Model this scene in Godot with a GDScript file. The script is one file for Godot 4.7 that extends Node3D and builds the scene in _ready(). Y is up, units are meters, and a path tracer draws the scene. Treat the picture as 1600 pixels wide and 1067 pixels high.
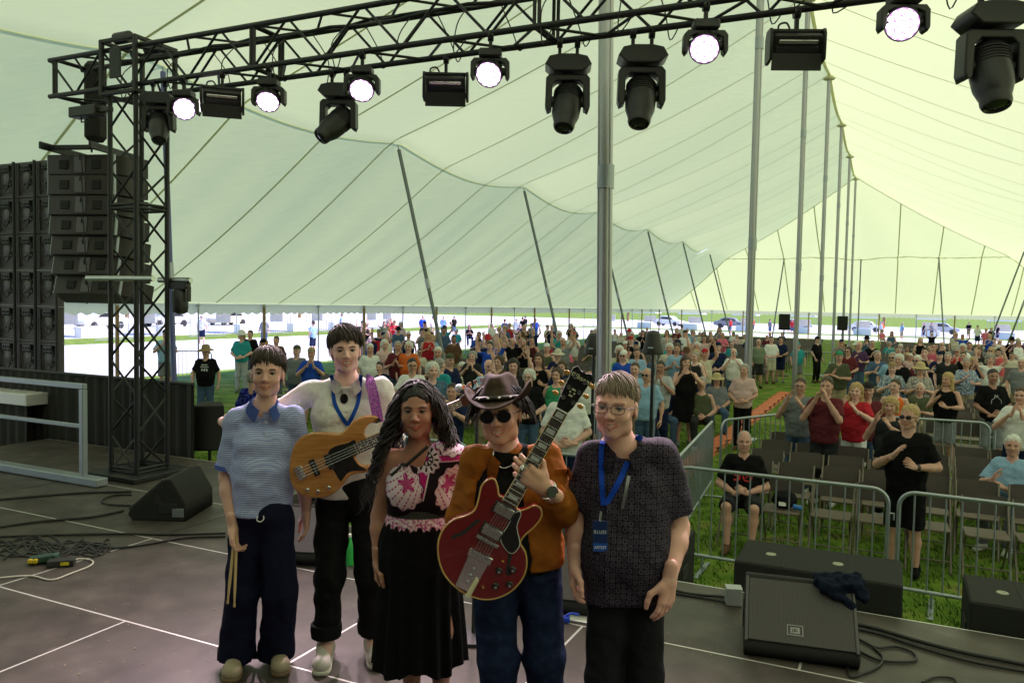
extends Node3D

# ---------------------------------------------------------------- measures
const EYE := Vector3(0, 2.75, 0)      # the lens, 1.92 m above the stage deck
const FOCAL := 1244.0                  # in pixels of the 1600 px wide photograph
const STAGE_Y := 0.83
const RIDGE_X := -2.63
const RIDGE_Y := 12.4
const QUARTER_Y := 7.6
const EAVE_Y := 2.58
const HALF_QUARTER := 11.0
const HALF_TENT := 18.1
const POLE_STEP := 9.14
const POLE_FIRST := -7.89
const END_Z := -62.73
var view: Basis
var M := {}
var counts := {}
var rng := RandomNumberGenerator.new()
var noise := FastNoiseLite.new()

func ray(px: float, py: float) -> Vector3:
	return view * Vector3((px - 800.0) / FOCAL, (533.5 - py) / FOCAL, -1.0)

func on_height(px: float, py: float, h: float) -> Vector3:   # where a sight line meets the level h
	var r := ray(px, py)
	return EYE + r * ((h - EYE.y) / r.y)

func on_depth(px: float, py: float, z: float) -> Vector3:    # where it meets the upright plane across the tent at z
	var r := ray(px, py)
	return EYE + r * ((z - EYE.z) / r.z)

func at_range(px: float, py: float, d: float) -> Vector3:    # at the distance d along the view axis
	return EYE + ray(px, py) * d

# ---------------------------------------------------------------- mesh collecting
class MB:
	var v := PackedVector3Array()
	var n := PackedVector3Array()
	var uv := PackedVector2Array()
	var col := PackedColorArray()
	var ix := PackedInt32Array()
	var use_col := false
	func add(p: Vector3, m: Vector3, t := Vector2.ZERO) -> int:
		v.append(p); n.append(m); uv.append(t)
		return v.size() - 1
	func tri(a: int, b: int, c: int) -> void:
		var g := (v[c] - v[a]).cross(v[b] - v[a])
		if g.dot(n[a] + n[b] + n[c]) < 0.0:
			ix.append(a); ix.append(c); ix.append(b)
		else:
			ix.append(a); ix.append(b); ix.append(c)
	func quad(a: int, b: int, c: int, d: int) -> void:
		tri(a, b, c); tri(a, c, d)
	func face(ps: Array, out := Vector3.ZERO) -> void:   # a flat convex polygon with its own normal
		var m: Vector3 = (ps[1] - ps[0]).cross(ps[2] - ps[0]).normalized()
		if out != Vector3.ZERO and m.dot(out) < 0.0:
			m = -m
		var s := v.size()
		for p in ps:
			add(p, m, Vector2(p.x, p.y))
		for i in range(1, ps.size() - 1):
			tri(s, s + i, s + i + 1)
	func mesh() -> ArrayMesh:
		var a := []
		a.resize(Mesh.ARRAY_MAX)
		a[Mesh.ARRAY_VERTEX] = v
		a[Mesh.ARRAY_NORMAL] = n
		a[Mesh.ARRAY_TEX_UV] = uv
		if use_col:
			a[Mesh.ARRAY_COLOR] = col
		a[Mesh.ARRAY_INDEX] = ix
		var m := ArrayMesh.new()
		m.add_surface_from_arrays(Mesh.PRIMITIVE_TRIANGLES, a)
		return m
	func append(o, x := Transform3D()) -> void:
		var s := v.size()
		for i in o.v.size():
			v.append(x * o.v[i]); n.append((x.basis * o.n[i]).normalized()); uv.append(o.uv[i])
		if use_col:
			for i in o.v.size():
				col.append(o.col[i] if o.use_col else Color.WHITE)
		for i in o.ix:
			ix.append(s + i)

func box(m: MB, c: Vector3, s: Vector3, b := Basis(), ch := 0.0) -> void:   # ch: chamfer
	var h := s * 0.5
	ch = minf(ch, minf(h.x, minf(h.y, h.z)) * 0.9)
	if ch <= 0.0:
		for ax in 3:
			for sg in [-1.0, 1.0]:
				var q := []
				for k in [[-1, -1], [1, -1], [1, 1], [-1, 1]]:
					var p := Vector3()
					p[ax] = sg * h[ax]; p[(ax + 1) % 3] = k[0] * h[(ax + 1) % 3]; p[(ax + 2) % 3] = k[1] * h[(ax + 2) % 3]
					q.append(c + b * p)
				var o := Vector3(); o[ax] = sg
				m.face(q, b * o)
		return
	for ax in 3:
		var a1 := (ax + 1) % 3
		var a2 := (ax + 2) % 3
		for sg in [-1.0, 1.0]:
			var q := []
			for k in [[-1, -1], [1, -1], [1, 1], [-1, 1]]:
				var p := Vector3()
				p[ax] = sg * h[ax]; p[a1] = k[0] * (h[a1] - ch); p[a2] = k[1] * (h[a2] - ch)
				q.append(c + b * p)
			var o := Vector3(); o[ax] = sg
			m.face(q, b * o)
		for s1 in [-1.0, 1.0]:      # the edges along this axis
			for s2 in [-1.0, 1.0]:
				var q := []
				for k in [[-1, 0], [1, 0], [1, 1], [-1, 1]]:
					var p := Vector3()
					p[ax] = k[0] * (h[ax] - ch)
					p[a1] = s1 * (h[a1] - (ch if k[1] == 0 else 0.0)); p[a2] = s2 * (h[a2] - (0.0 if k[1] == 0 else ch))
					q.append(c + b * p)
				var o := Vector3(); o[a1] = s1; o[a2] = s2
				m.face(q, b * o)
	for sx in [-1.0, 1.0]:
		for sy in [-1.0, 1.0]:
			for sz in [-1.0, 1.0]:
				var sgn := Vector3(sx, sy, sz)
				var q := []
				for k in 3:
					var p := Vector3(sx * (h.x - ch), sy * (h.y - ch), sz * (h.z - ch))
					p[k] = sgn[k] * h[k]
					q.append(c + b * p)
				m.face(q, b * sgn)

func frame_of(d: Vector3) -> Basis:   # y along d
	var y := d.normalized()
	var x := y.cross(Vector3(0, 0, 1) if absf(y.z) < 0.9 else Vector3(1, 0, 0)).normalized()
	return Basis(x, y, x.cross(y))

func rod(m: MB, a: Vector3, b: Vector3, r: float, sides := 8, r2 := -1.0, caps := true) -> void:
	tube(m, [a, b], [r, r if r2 < 0.0 else r2], sides, caps)

func tube(m: MB, pts: Array, rad, sides := 8, caps := true, flat := 1.0) -> void:
	var s := m.v.size()
	var last := pts.size() - 1
	var fr := frame_of(pts[1] - pts[0])
	var x := fr.x
	var len := 0.0
	for i in pts.size():
		var d: Vector3 = (pts[mini(i + 1, last)] - pts[maxi(i - 1, 0)]).normalized()
		x = (x - d * x.dot(d)).normalized()
		var z := x.cross(d)
		var r: float = rad[i] if rad is Array else rad
		if i > 0:
			len += pts[i].distance_to(pts[i - 1])
		for k in sides:
			var t := TAU * k / sides
			var o := x * cos(t) + z * sin(t) * flat
			m.add(pts[i] + o * r, (x * cos(t) * flat + z * sin(t)).normalized(), Vector2(float(k) / sides, len))
	for i in last:
		for k in sides:
			var k2 := (k + 1) % sides
			m.quad(s + i * sides + k, s + i * sides + k2, s + (i + 1) * sides + k2, s + (i + 1) * sides + k)
	if caps:
		for e in [0, last]:
			var q := []
			for k in sides:
				q.append(m.v[s + e * sides + k])
			m.face(q, pts[e] - pts[1 if e == 0 else last - 1])

func smooth_path(pts: Array, per := 6) -> Array:   # Catmull-Rom
	var out := []
	var n := pts.size()
	for i in n - 1:
		var p0: Vector3 = pts[maxi(i - 1, 0)]
		var p1: Vector3 = pts[i]
		var p2: Vector3 = pts[i + 1]
		var p3: Vector3 = pts[mini(i + 2, n - 1)]
		for k in per:
			out.append(p1.cubic_interpolate(p2, p0, p3, float(k) / per))
	out.append(pts[n - 1])
	return out

func smooth_ring(pts: Array, per := 6) -> PackedVector2Array:   # closed outline
	var out := PackedVector2Array()
	var n := pts.size()
	for i in n:
		for k in per:
			out.append(pts[i].cubic_interpolate(pts[(i + 1) % n], pts[(i + n - 1) % n], pts[(i + 2) % n], float(k) / per))
	return out

func lathe(m: MB, prof: Array, sides: int, x := Transform3D(), hard := 0.6) -> void:   # prof: Vector2(radius, y)
	for i in prof.size() - 1:
		var a: Vector2 = prof[i]
		var b: Vector2 = prof[i + 1]
		var t := (b - a).normalized()
		var na := Vector2(t.y, -t.x)
		var pa := na
		var pb := na
		if i > 0:
			var t0: Vector2 = (a - prof[i - 1]).normalized()
			var n0 := Vector2(t0.y, -t0.x)
			if n0.dot(na) > hard:
				pa = (n0 + na).normalized()
		if i < prof.size() - 2:
			var t1: Vector2 = (prof[i + 2] - b).normalized()
			var n1 := Vector2(t1.y, -t1.x)
			if n1.dot(na) > hard:
				pb = (n1 + na).normalized()
		var s := m.v.size()
		for k in sides + 1:
			var c := cos(TAU * k / sides)
			var d := sin(TAU * k / sides)
			m.add(x * Vector3(a.x * c, a.y, a.x * d), (x.basis * Vector3(pa.x * c, pa.y, pa.x * d)).normalized(), Vector2(float(k) / sides, a.y))
			m.add(x * Vector3(b.x * c, b.y, b.x * d), (x.basis * Vector3(pb.x * c, pb.y, pb.x * d)).normalized(), Vector2(float(k) / sides, b.y))
		for k in sides:
			if a.x > 1e-6:
				m.tri(s + 2 * k, s + 2 * k + 2, s + 2 * k + 1)
			if b.x > 1e-6:
				m.tri(s + 2 * k + 1, s + 2 * k + 2, s + 2 * k + 3)

func prism(m: MB, poly: PackedVector2Array, z0: float, z1: float, x := Transform3D(), ch := 0.0) -> void:   # outline in x, y pulled along z; ch rounds the rim
	var rings := [[z0, 0.0], [z1, 0.0]]
	if ch > 0.0:
		rings = [[z0, ch], [z0 + ch * 0.3, ch * 0.3], [z0 + ch, 0.0], [z1 - ch, 0.0], [z1 - ch * 0.3, ch * 0.3], [z1, ch]]
	var n := poly.size()
	var outw := PackedVector2Array()
	var sg := 1.0 if Geometry2D.is_polygon_clockwise(poly) else -1.0
	for i in n:
		var t := (poly[(i + 1) % n] - poly[(i + n - 1) % n]).normalized()
		outw.append(Vector2(t.y, -t.x) * -sg)
	var loops := []
	for r in rings:
		var l := PackedVector2Array()
		for i in n:
			l.append(poly[i] - outw[i] * r[1])
		loops.append(l)
	for k in rings.size() - 1:
		var s := m.v.size()
		var dz: float = rings[k + 1][0] - rings[k][0]
		var din: float = rings[k][1] - rings[k + 1][1]
		for i in n:
			var nn := Vector3(outw[i].x * dz, outw[i].y * dz, -din).normalized()
			m.add(x * Vector3(loops[k][i].x, loops[k][i].y, rings[k][0]), (x.basis * nn).normalized(), loops[k][i])
			m.add(x * Vector3(loops[k + 1][i].x, loops[k + 1][i].y, rings[k + 1][0]), (x.basis * nn).normalized(), loops[k + 1][i])
		for i in n:
			var j := (i + 1) % n
			m.quad(s + 2 * i, s + 2 * j, s + 2 * j + 1, s + 2 * i + 1)
	for e in [0, rings.size() - 1]:
		var tr := Geometry2D.triangulate_polygon(loops[e])
		var s := m.v.size()
		for i in n:
			m.add(x * Vector3(loops[e][i].x, loops[e][i].y, rings[e][0]), (x.basis * Vector3(0, 0, -1 if e == 0 else 1)).normalized(), loops[e][i])
		for i in range(0, tr.size(), 3):
			m.tri(s + tr[i], s + tr[i + 1], s + tr[i + 2])

# ---------------------------------------------------------------- nodes
func numbered(called: String) -> String:
	counts[called] = counts.get(called, -1) + 1
	return called if counts[called] == 0 else "%s_%03d" % [called, counts[called]]

func obj(called: String, m, mat: Material, parent: Node3D = null, x := Transform3D()) -> MeshInstance3D:
	var o := MeshInstance3D.new()
	o.name = called if parent else numbered(called)
	o.mesh = m.mesh() if m is MB else m
	o.material_override = mat
	o.transform = x
	(parent if parent else self).add_child(o, true)
	return o

func tag(o: Node, label: String, category: String, group := "") -> Node:
	o.set_meta("label", label); o.set_meta("category", category)
	if group:
		o.set_meta("group", group)
	return o

func thing(called: String, label: String, category: String, x := Transform3D(), group := "") -> Node3D:
	var o := Node3D.new()
	o.name = numbered(called)
	o.transform = x
	add_child(o, true)
	tag(o, label, category, group)
	return o

func struct(called: String, m, mat: Material) -> MeshInstance3D:
	var o := obj(called, m, mat)
	o.set_meta("kind", "structure")
	return o

func copy_of(o: Node3D, x: Transform3D, label := "") -> Node3D:
	var c: Node3D = o.duplicate()
	var base := String(o.name)
	if base.length() > 4 and base[base.length() - 4] == "_" and base.right(3).is_valid_int():
		base = base.left(base.length() - 4)
	c.name = numbered(base)
	add_child(c, true)
	c.transform = x
	if label:
		c.set_meta("label", label)
	return c

func place(p: Vector3, yaw := 0.0, s := 1.0) -> Transform3D:
	return Transform3D(Basis(Vector3.UP, yaw).scaled(Vector3.ONE * s), p)

# ---------------------------------------------------------------- materials
func lin(r: float, g: float, b: float) -> Color:
	return Color(r, g, b).linear_to_srgb()

func hexc(h: String) -> Color:
	return Color(h)

func mat(c: Color, rough := 0.7, metal := 0.0, spec := 0.5) -> StandardMaterial3D:
	var m := StandardMaterial3D.new()
	m.albedo_color = c
	m.roughness = rough
	m.metallic = metal
	m.metallic_specular = spec
	return m

func noise_tex(size: int, freq: float, ramp: Array, seed_ := 1, oct := 4, kind := FastNoiseLite.TYPE_SIMPLEX_SMOOTH, normal := 0.0) -> NoiseTexture2D:
	var f := FastNoiseLite.new()
	f.noise_type = kind
	f.seed = seed_
	f.frequency = freq
	f.fractal_octaves = oct
	var t := NoiseTexture2D.new()
	t.width = size; t.height = size
	t.seamless = true
	t.noise = f
	if normal > 0.0:
		t.as_normal_map = true
		t.bump_strength = normal
	elif ramp.size():
		var g := Gradient.new()
		g.offsets = PackedFloat32Array(ramp.map(func(e): return e[0]))
		g.colors = PackedColorArray(ramp.map(func(e): return e[1]))
		t.color_ramp = g
	return t

func tri_map(m: StandardMaterial3D, tex: Texture2D, metres: float, world := false) -> StandardMaterial3D:
	m.albedo_texture = tex
	m.uv1_triplanar = true
	m.uv1_world_triplanar = world
	m.uv1_scale = Vector3.ONE / metres
	if metres < 0.25:
		m.normal_enabled = false
	return m

func grey(a: float) -> Color:
	return Color(a, a, a)

# ---------------------------------------------------------------- bodies: distance fields meshed as surface nets
class Field:
	var kind := PackedInt32Array()      # 0 tapered capsule, 1 ellipsoid
	var a := PackedVector3Array()
	var d := PackedVector3Array()       # capsule: to the other end; ellipsoid: radii
	var inv := PackedFloat32Array()
	var ra := PackedFloat32Array()
	var rb := PackedFloat32Array()
	var kk := PackedFloat32Array()
	var op := PackedInt32Array()        # 0 joined, 1 carved out
	var cut := PackedInt32Array()       # 1 flat at the far end, 2 at both ends
	var planes: Array[Plane] = []       # cut away what lies over a plane
	var amp := 0.0
	var freq := Vector3.ONE
	var nz: FastNoiseLite
	func cap(p: Vector3, q: Vector3, r: float, r2: float, k := 0.03, flat := 0, o := 0) -> Field:
		kind.append(0); a.append(p); d.append(q - p)
		inv.append(1.0 / maxf((q - p).length_squared(), 1e-9))
		ra.append(r); rb.append(r2); kk.append(k); op.append(o); cut.append(flat)
		return self
	func ell(c: Vector3, r: Vector3, k := 0.02, o := 0) -> Field:
		kind.append(1); a.append(c); d.append(r); inv.append(0.0)
		ra.append(minf(r.x, minf(r.y, r.z))); rb.append(0.0); kk.append(k); op.append(o); cut.append(0)
		return self
	func one(i: int, p: Vector3) -> float:
		var q := p - a[i]
		if kind[i] == 0:
			var dd := d[i]
			var raw := q.dot(dd) * inv[i]
			var t := clampf(raw, 0.0, 1.0)
			var s := (q - dd * t).length() - lerpf(ra[i], rb[i], t)
			if cut[i] and raw > 0.5:
				s = maxf(s, (raw - 1.0) * sqrt(1.0 / inv[i]))
			elif cut[i] == 2:
				s = maxf(s, -raw * sqrt(1.0 / inv[i]))
			return s
		var r := d[i]
		var e := q / r
		var k0 := e.length()
		var k1 := (e / r).length()
		return k0 * (k0 - 1.0) / maxf(k1, 1e-6)
	func value(p: Vector3, list: PackedInt32Array) -> float:
		var r := 1e3
		for i in list:
			var s := one(i, p)
			var k := kk[i]
			if op[i] == 0:
				var h := maxf(k - absf(s - r), 0.0)
				r = minf(s, r) - h * h * 0.25 / k
			else:
				s = -s
				var h := maxf(k - absf(s - r), 0.0)
				r = maxf(s, r) + h * h * 0.25 / k
		if amp > 0.0:
			r += amp * nz.get_noise_3dv(p * freq)
		for pl in planes:
			r = maxf(r, pl.distance_to(p))
		return r

func net(f: Field, cell: float, m: MB, paint = null, chart = null) -> void:
	const B := 5
	const W := B + 1
	var n := f.kind.size()
	var all := PackedInt32Array()
	var lo := Vector3.ONE * 1e9
	var hi := -lo
	var kmax := 0.0
	for i in n:
		all.append(i)
		kmax = maxf(kmax, f.kk[i])
		if f.op[i] == 0:
			if f.kind[i] == 0:
				var r := Vector3.ONE * maxf(f.ra[i], f.rb[i])
				lo = lo.min(f.a[i] - r).min(f.a[i] + f.d[i] - r)
				hi = hi.max(f.a[i] + r).max(f.a[i] + f.d[i] + r)
			else:
				lo = lo.min(f.a[i] - f.d[i]); hi = hi.max(f.a[i] + f.d[i])
	lo -= Vector3.ONE * (cell * 2.0 + kmax * 0.3 + f.amp)
	hi += Vector3.ONE * (cell * 2.0 + kmax * 0.3 + f.amp)
	var nb := Vector3i(((hi - lo) / (cell * B)).ceil())
	var hd := cell * B * 0.8661
	var margin := kmax * 0.6 + f.amp
	var sx := nb.x * B + 2
	var sy := nb.y * B + 2
	var cells := {}
	var ex := PackedInt64Array()   # crossed edges: cell key * 8 + axis * 2 + inside first
	var val := PackedFloat32Array()
	val.resize(W * W * W)
	var m0 := m.v.size()
	for bz in nb.z:
		for by in nb.y:
			for bx in nb.x:
				var o := lo + Vector3(bx, by, bz) * (cell * B)
				var mid := o + Vector3.ONE * (cell * B * 0.5)
				var rc := f.value(mid, all)
				if absf(rc) > hd * 1.25 + margin:
					continue
				var list := PackedInt32Array()
				for i in n:
					if f.one(i, mid) < hd * 2.0 + margin + maxf(rc, 0.0):
						list.append(i)
				if list.is_empty():
					continue
				var at := 0
				var any_in := false
				var any_out := false
				var cn := list.size()
				var lk := PackedInt32Array(); var la := PackedVector3Array(); var ld := PackedVector3Array(); var li := PackedFloat32Array()
				var lr := PackedFloat32Array(); var ls := PackedFloat32Array(); var lb := PackedFloat32Array(); var lo_ := PackedInt32Array()
				for q in list:
					lk.append(f.kind[q] * 4 + f.cut[q]); la.append(f.a[q]); ld.append(f.d[q]); li.append(f.inv[q]); lr.append(f.ra[q]); ls.append(f.rb[q] - f.ra[q]); lb.append(f.kk[q]); lo_.append(f.op[q])
				var skip := 0
				var held := 0.0
				for k in W:
					for j in W:
						skip = 0
						for i in W:
							if skip > 0:      # too far from the surface for the sign to change
								skip -= 1
								val[at] = held
								at += 1
								continue
							var p := o + Vector3(i, j, k) * cell
							var r := 1e3
							for c in cn:
								var q := p - la[c]
								var s := 0.0
								var kd := lk[c]
								if kd == 0:
									var dd := ld[c]
									var t := clampf(q.dot(dd) * li[c], 0.0, 1.0)
									s = (q - dd * t).length() - lr[c] - ls[c] * t
								elif kd >= 4:
									var rr := ld[c]
									q = q / rr
									var k0 := q.length()
									s = k0 * (k0 - 1.0) / maxf((q / rr).length(), 1e-6)
								else:
									s = f.one(list[c], p)
								var b := lb[c]
								if lo_[c] == 0:
									var h := b - absf(s - r)
									if s < r:
										r = s
									if h > 0.0:
										r -= h * h * 0.25 / b
								else:
									s = -s
									var h := b - absf(s - r)
									if s > r:
										r = s
									if h > 0.0:
										r += h * h * 0.25 / b
							if f.amp > 0.0:
								r += f.amp * f.nz.get_noise_3dv(p * f.freq)
							for pl in f.planes:
								r = maxf(r, pl.distance_to(p))
							val[at] = r
							at += 1
							skip = maxi(int(absf(r) * 0.7 / cell) - 1, 0)
							held = r
							if r < 0.0:
								any_in = true
							else:
								any_out = true
				if not (any_in and any_out):
					continue
				for k in B:
					for j in B:
						for i in B:
							var c := i + W * (j + W * k)
							var v0 := val[c]
							var v1 := val[c + 1]
							var v2 := val[c + W]
							var v3 := val[c + W + 1]
							var v4 := val[c + W * W]
							var v5 := val[c + W * W + 1]
							var v6 := val[c + W * W + W]
							var v7 := val[c + W * W + W + 1]
							var mask := int(v0 < 0.0) + int(v1 < 0.0) + int(v2 < 0.0) + int(v3 < 0.0) + int(v4 < 0.0) + int(v5 < 0.0) + int(v6 < 0.0) + int(v7 < 0.0)
							if mask == 0 or mask == 8:
								continue
							var sum := Vector3.ZERO
							var cnt := 0.0
							if (v0 < 0.0) != (v1 < 0.0): sum += Vector3(v0 / (v0 - v1), 0, 0); cnt += 1.0
							if (v2 < 0.0) != (v3 < 0.0): sum += Vector3(v2 / (v2 - v3), 1, 0); cnt += 1.0
							if (v4 < 0.0) != (v5 < 0.0): sum += Vector3(v4 / (v4 - v5), 0, 1); cnt += 1.0
							if (v6 < 0.0) != (v7 < 0.0): sum += Vector3(v6 / (v6 - v7), 1, 1); cnt += 1.0
							if (v0 < 0.0) != (v2 < 0.0): sum += Vector3(0, v0 / (v0 - v2), 0); cnt += 1.0
							if (v1 < 0.0) != (v3 < 0.0): sum += Vector3(1, v1 / (v1 - v3), 0); cnt += 1.0
							if (v4 < 0.0) != (v6 < 0.0): sum += Vector3(0, v4 / (v4 - v6), 1); cnt += 1.0
							if (v5 < 0.0) != (v7 < 0.0): sum += Vector3(1, v5 / (v5 - v7), 1); cnt += 1.0
							if (v0 < 0.0) != (v4 < 0.0): sum += Vector3(0, 0, v0 / (v0 - v4)); cnt += 1.0
							if (v1 < 0.0) != (v5 < 0.0): sum += Vector3(1, 0, v1 / (v1 - v5)); cnt += 1.0
							if (v2 < 0.0) != (v6 < 0.0): sum += Vector3(0, 1, v2 / (v2 - v6)); cnt += 1.0
							if (v3 < 0.0) != (v7 < 0.0): sum += Vector3(1, 1, v3 / (v3 - v7)); cnt += 1.0
							var p := o + (Vector3(i, j, k) + sum / cnt) * cell
							var g := Vector3(v1 + v3 + v5 + v7 - v0 - v2 - v4 - v6, v2 + v3 + v6 + v7 - v0 - v1 - v4 - v5, v4 + v5 + v6 + v7 - v0 - v1 - v2 - v3)
							var gi := bx * B + i
							var gj := by * B + j
							var gk := bz * B + k
							var key := gi + sx * (gj + sy * gk)
							cells[key] = m.add(p, g.normalized(), chart.call(p) if chart != null else Vector2.ZERO)
							if m.use_col:
								m.col.append(paint.call(p) if paint != null else Color.WHITE)
							if (v0 < 0.0) != (v1 < 0.0): ex.append(key * 8 + int(v0 < 0.0))
							if (v0 < 0.0) != (v2 < 0.0): ex.append(key * 8 + 2 + int(v0 < 0.0))
							if (v0 < 0.0) != (v4 < 0.0): ex.append(key * 8 + 4 + int(v0 < 0.0))
	var st := [1, sx, sx * sy]
	for e in ex:
		var ax := (e % 8) >> 1
		var key := e >> 3
		var u: int = st[(ax + 1) % 3]
		var w: int = st[(ax + 2) % 3]
		var c0 = cells.get(key)
		var c1 = cells.get(key - u)
		var c2 = cells.get(key - u - w)
		var c3 = cells.get(key - w)
		if c0 == null or c1 == null or c2 == null or c3 == null:
			continue
		if e & 1:
			m.ix.append(c0); m.ix.append(c3); m.ix.append(c2)
			m.ix.append(c0); m.ix.append(c2); m.ix.append(c1)
		else:
			m.ix.append(c0); m.ix.append(c1); m.ix.append(c2)
			m.ix.append(c0); m.ix.append(c2); m.ix.append(c3)

# ---------------------------------------------------------------- start
func _ready() -> void:
	rng.seed = 20240817
	noise.seed = 7
	noise.frequency = 1.0
	noise.fractal_octaves = 2
	set_camera_and_light()
	make_materials()
	ground_and_paths()
	tent()
	stage()
	rig()
	barriers_and_chairs()
	crowd()
	performers()
	gear()
	surroundings()

func set_camera_and_light() -> void:
	var cam := Camera3D.new()
	cam.name = "camera"
	cam.fov = rad_to_deg(2.0 * atan(533.5 / FOCAL))
	view = Basis(Vector3.UP, deg_to_rad(25.4)) * Basis(Vector3.RIGHT, deg_to_rad(-2.67)) * Basis(Vector3.BACK, 0.02)
	cam.transform = Transform3D(view, EYE)
	cam.near = 0.05
	cam.far = 900.0
	add_child(cam)
	cam.current = true
	var env := Environment.new()
	env.background_mode = Environment.BG_SKY
	var sm := ProceduralSkyMaterial.new()
	sm.sky_top_color = Color(0.36, 0.55, 0.86)
	sm.sky_horizon_color = Color(0.86, 0.91, 0.97)
	sm.sky_curve = 0.16
	sm.ground_bottom_color = Color(0.25, 0.27, 0.2)
	sm.ground_horizon_color = Color(0.8, 0.84, 0.86)
	var sky := Sky.new()
	sky.sky_material = sm
	env.sky = sky
	env.background_energy_multiplier = 1.0
	env.tonemap_mode = Environment.TONE_MAPPER_LINEAR
	env.tonemap_exposure = 2.35
	env.sdfgi_enabled = true
	env.ssao_enabled = true
	env.ssil_enabled = true
	var we := WorldEnvironment.new()
	we.name = "daylight"
	we.environment = env
	add_child(we)
	var sun := DirectionalLight3D.new()
	sun.name = "sun"
	sun.light_energy = 1.5
	sun.light_color = Color(1.0, 0.935, 0.945)
	sun.light_angular_distance = 0.5
	sun.shadow_enabled = true
	add_child(sun)
	sun.look_at_from_position(Vector3(0.55, 0.78, -0.3) * 50.0, Vector3.ZERO)

func make_materials() -> void:
	var g := noise_tex(512, 0.012, [[0.0, lin(0.035, 0.060, 0.010)], [0.35, lin(0.085, 0.15, 0.02)], [0.55, lin(0.125, 0.20, 0.03)], [0.72, lin(0.18, 0.215, 0.045)], [0.85, lin(0.17, 0.14, 0.065)], [1.0, lin(0.13, 0.10, 0.06)]], 3, 6)
	M.grass = tri_map(mat(Color.WHITE, 0.95, 0, 0.2), g, 5.0, true)
	M.blade = mat(lin(0.1, 0.19, 0.025), 0.7, 0, 0.3)
	M.blade.vertex_color_use_as_albedo = true
	M.blade.albedo_color = Color.WHITE
	M.paving = tri_map(mat(Color.WHITE, 0.9), noise_tex(512, 0.01, [[0.0, lin(0.42, 0.41, 0.38)], [0.6, lin(0.5, 0.49, 0.46)], [1.0, lin(0.56, 0.55, 0.52)]], 11, 5), 4.0, true)
	var vinyl := mat(lin(0.81, 0.84, 0.62), 0.55, 0, 0.4)  # green bounce from the grass is put into the white vinyl's colour and backlight
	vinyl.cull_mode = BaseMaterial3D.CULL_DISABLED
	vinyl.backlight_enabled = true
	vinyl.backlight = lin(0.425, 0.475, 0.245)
	vinyl.normal_enabled = true
	vinyl.normal_texture = noise_tex(512, 0.02, [], 21, 3, FastNoiseLite.TYPE_SIMPLEX_SMOOTH, 6.0)
	vinyl.normal_scale = 0.5
	vinyl.uv1_scale = Vector3(0.9, 0.16, 1)
	M.vinyl = vinyl
	var seam := mat(lin(0.58, 0.58, 0.45), 0.7)
	seam.cull_mode = BaseMaterial3D.CULL_DISABLED
	seam.backlight_enabled = true
	seam.backlight = lin(0.22, 0.23, 0.14)
	M.seam = seam
	var web := mat(lin(0.70, 0.68, 0.48), 0.8)
	web.cull_mode = BaseMaterial3D.CULL_DISABLED
	web.backlight_enabled = true
	web.backlight = lin(0.34, 0.34, 0.17)
	M.webbing = web
	var val := mat(lin(0.72, 0.74, 0.70), 0.6)
	val.cull_mode = BaseMaterial3D.CULL_DISABLED
	val.backlight_enabled = true
	val.backlight = lin(0.3, 0.32, 0.26)
	M.valance = val
	var al := mat(lin(0.40, 0.40, 0.42), 0.40, 0.8)
	al.roughness_texture = noise_tex(256, 0.02, [[0.0, grey(0.8)], [1.0, grey(1.0)]], 5, 4)
	al.uv1_triplanar = true
	al.uv1_scale = Vector3(3, 0.6, 3)
	M.aluminium = al
	M.galv = mat(lin(0.34, 0.37, 0.41), 0.42, 0.75)
	M.wood_pole = tri_map(mat(Color.WHITE, 0.8), noise_tex(256, 0.02, [[0.0, lin(0.20, 0.12, 0.05)], [1.0, lin(0.36, 0.24, 0.11)]], 9, 4), 0.5)
	M.black = mat(lin(0.018, 0.018, 0.02), 0.5)
	M.black_gloss = mat(lin(0.012, 0.012, 0.014), 0.22)
	M.black_matt = mat(lin(0.016, 0.016, 0.018), 0.85)
	M.truss = mat(lin(0.014, 0.014, 0.016), 0.45, 0.2)
	M.chrome = mat(lin(0.75, 0.75, 0.76), 0.14, 1.0)
	M.white = mat(lin(0.75, 0.75, 0.74), 0.6)
	M.rubber = mat(lin(0.014, 0.013, 0.014), 0.55)
	M.stick = mat(lin(0.50, 0.34, 0.17), 0.5)
	M.blue_lit_pole = mat(lin(0.10, 0.11, 0.30), 0.4)  # blue light falling on one quarter pole, put into its colour
	M.quarter_pole = mat(lin(0.16, 0.18, 0.18), 0.5, 0.4)

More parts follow.
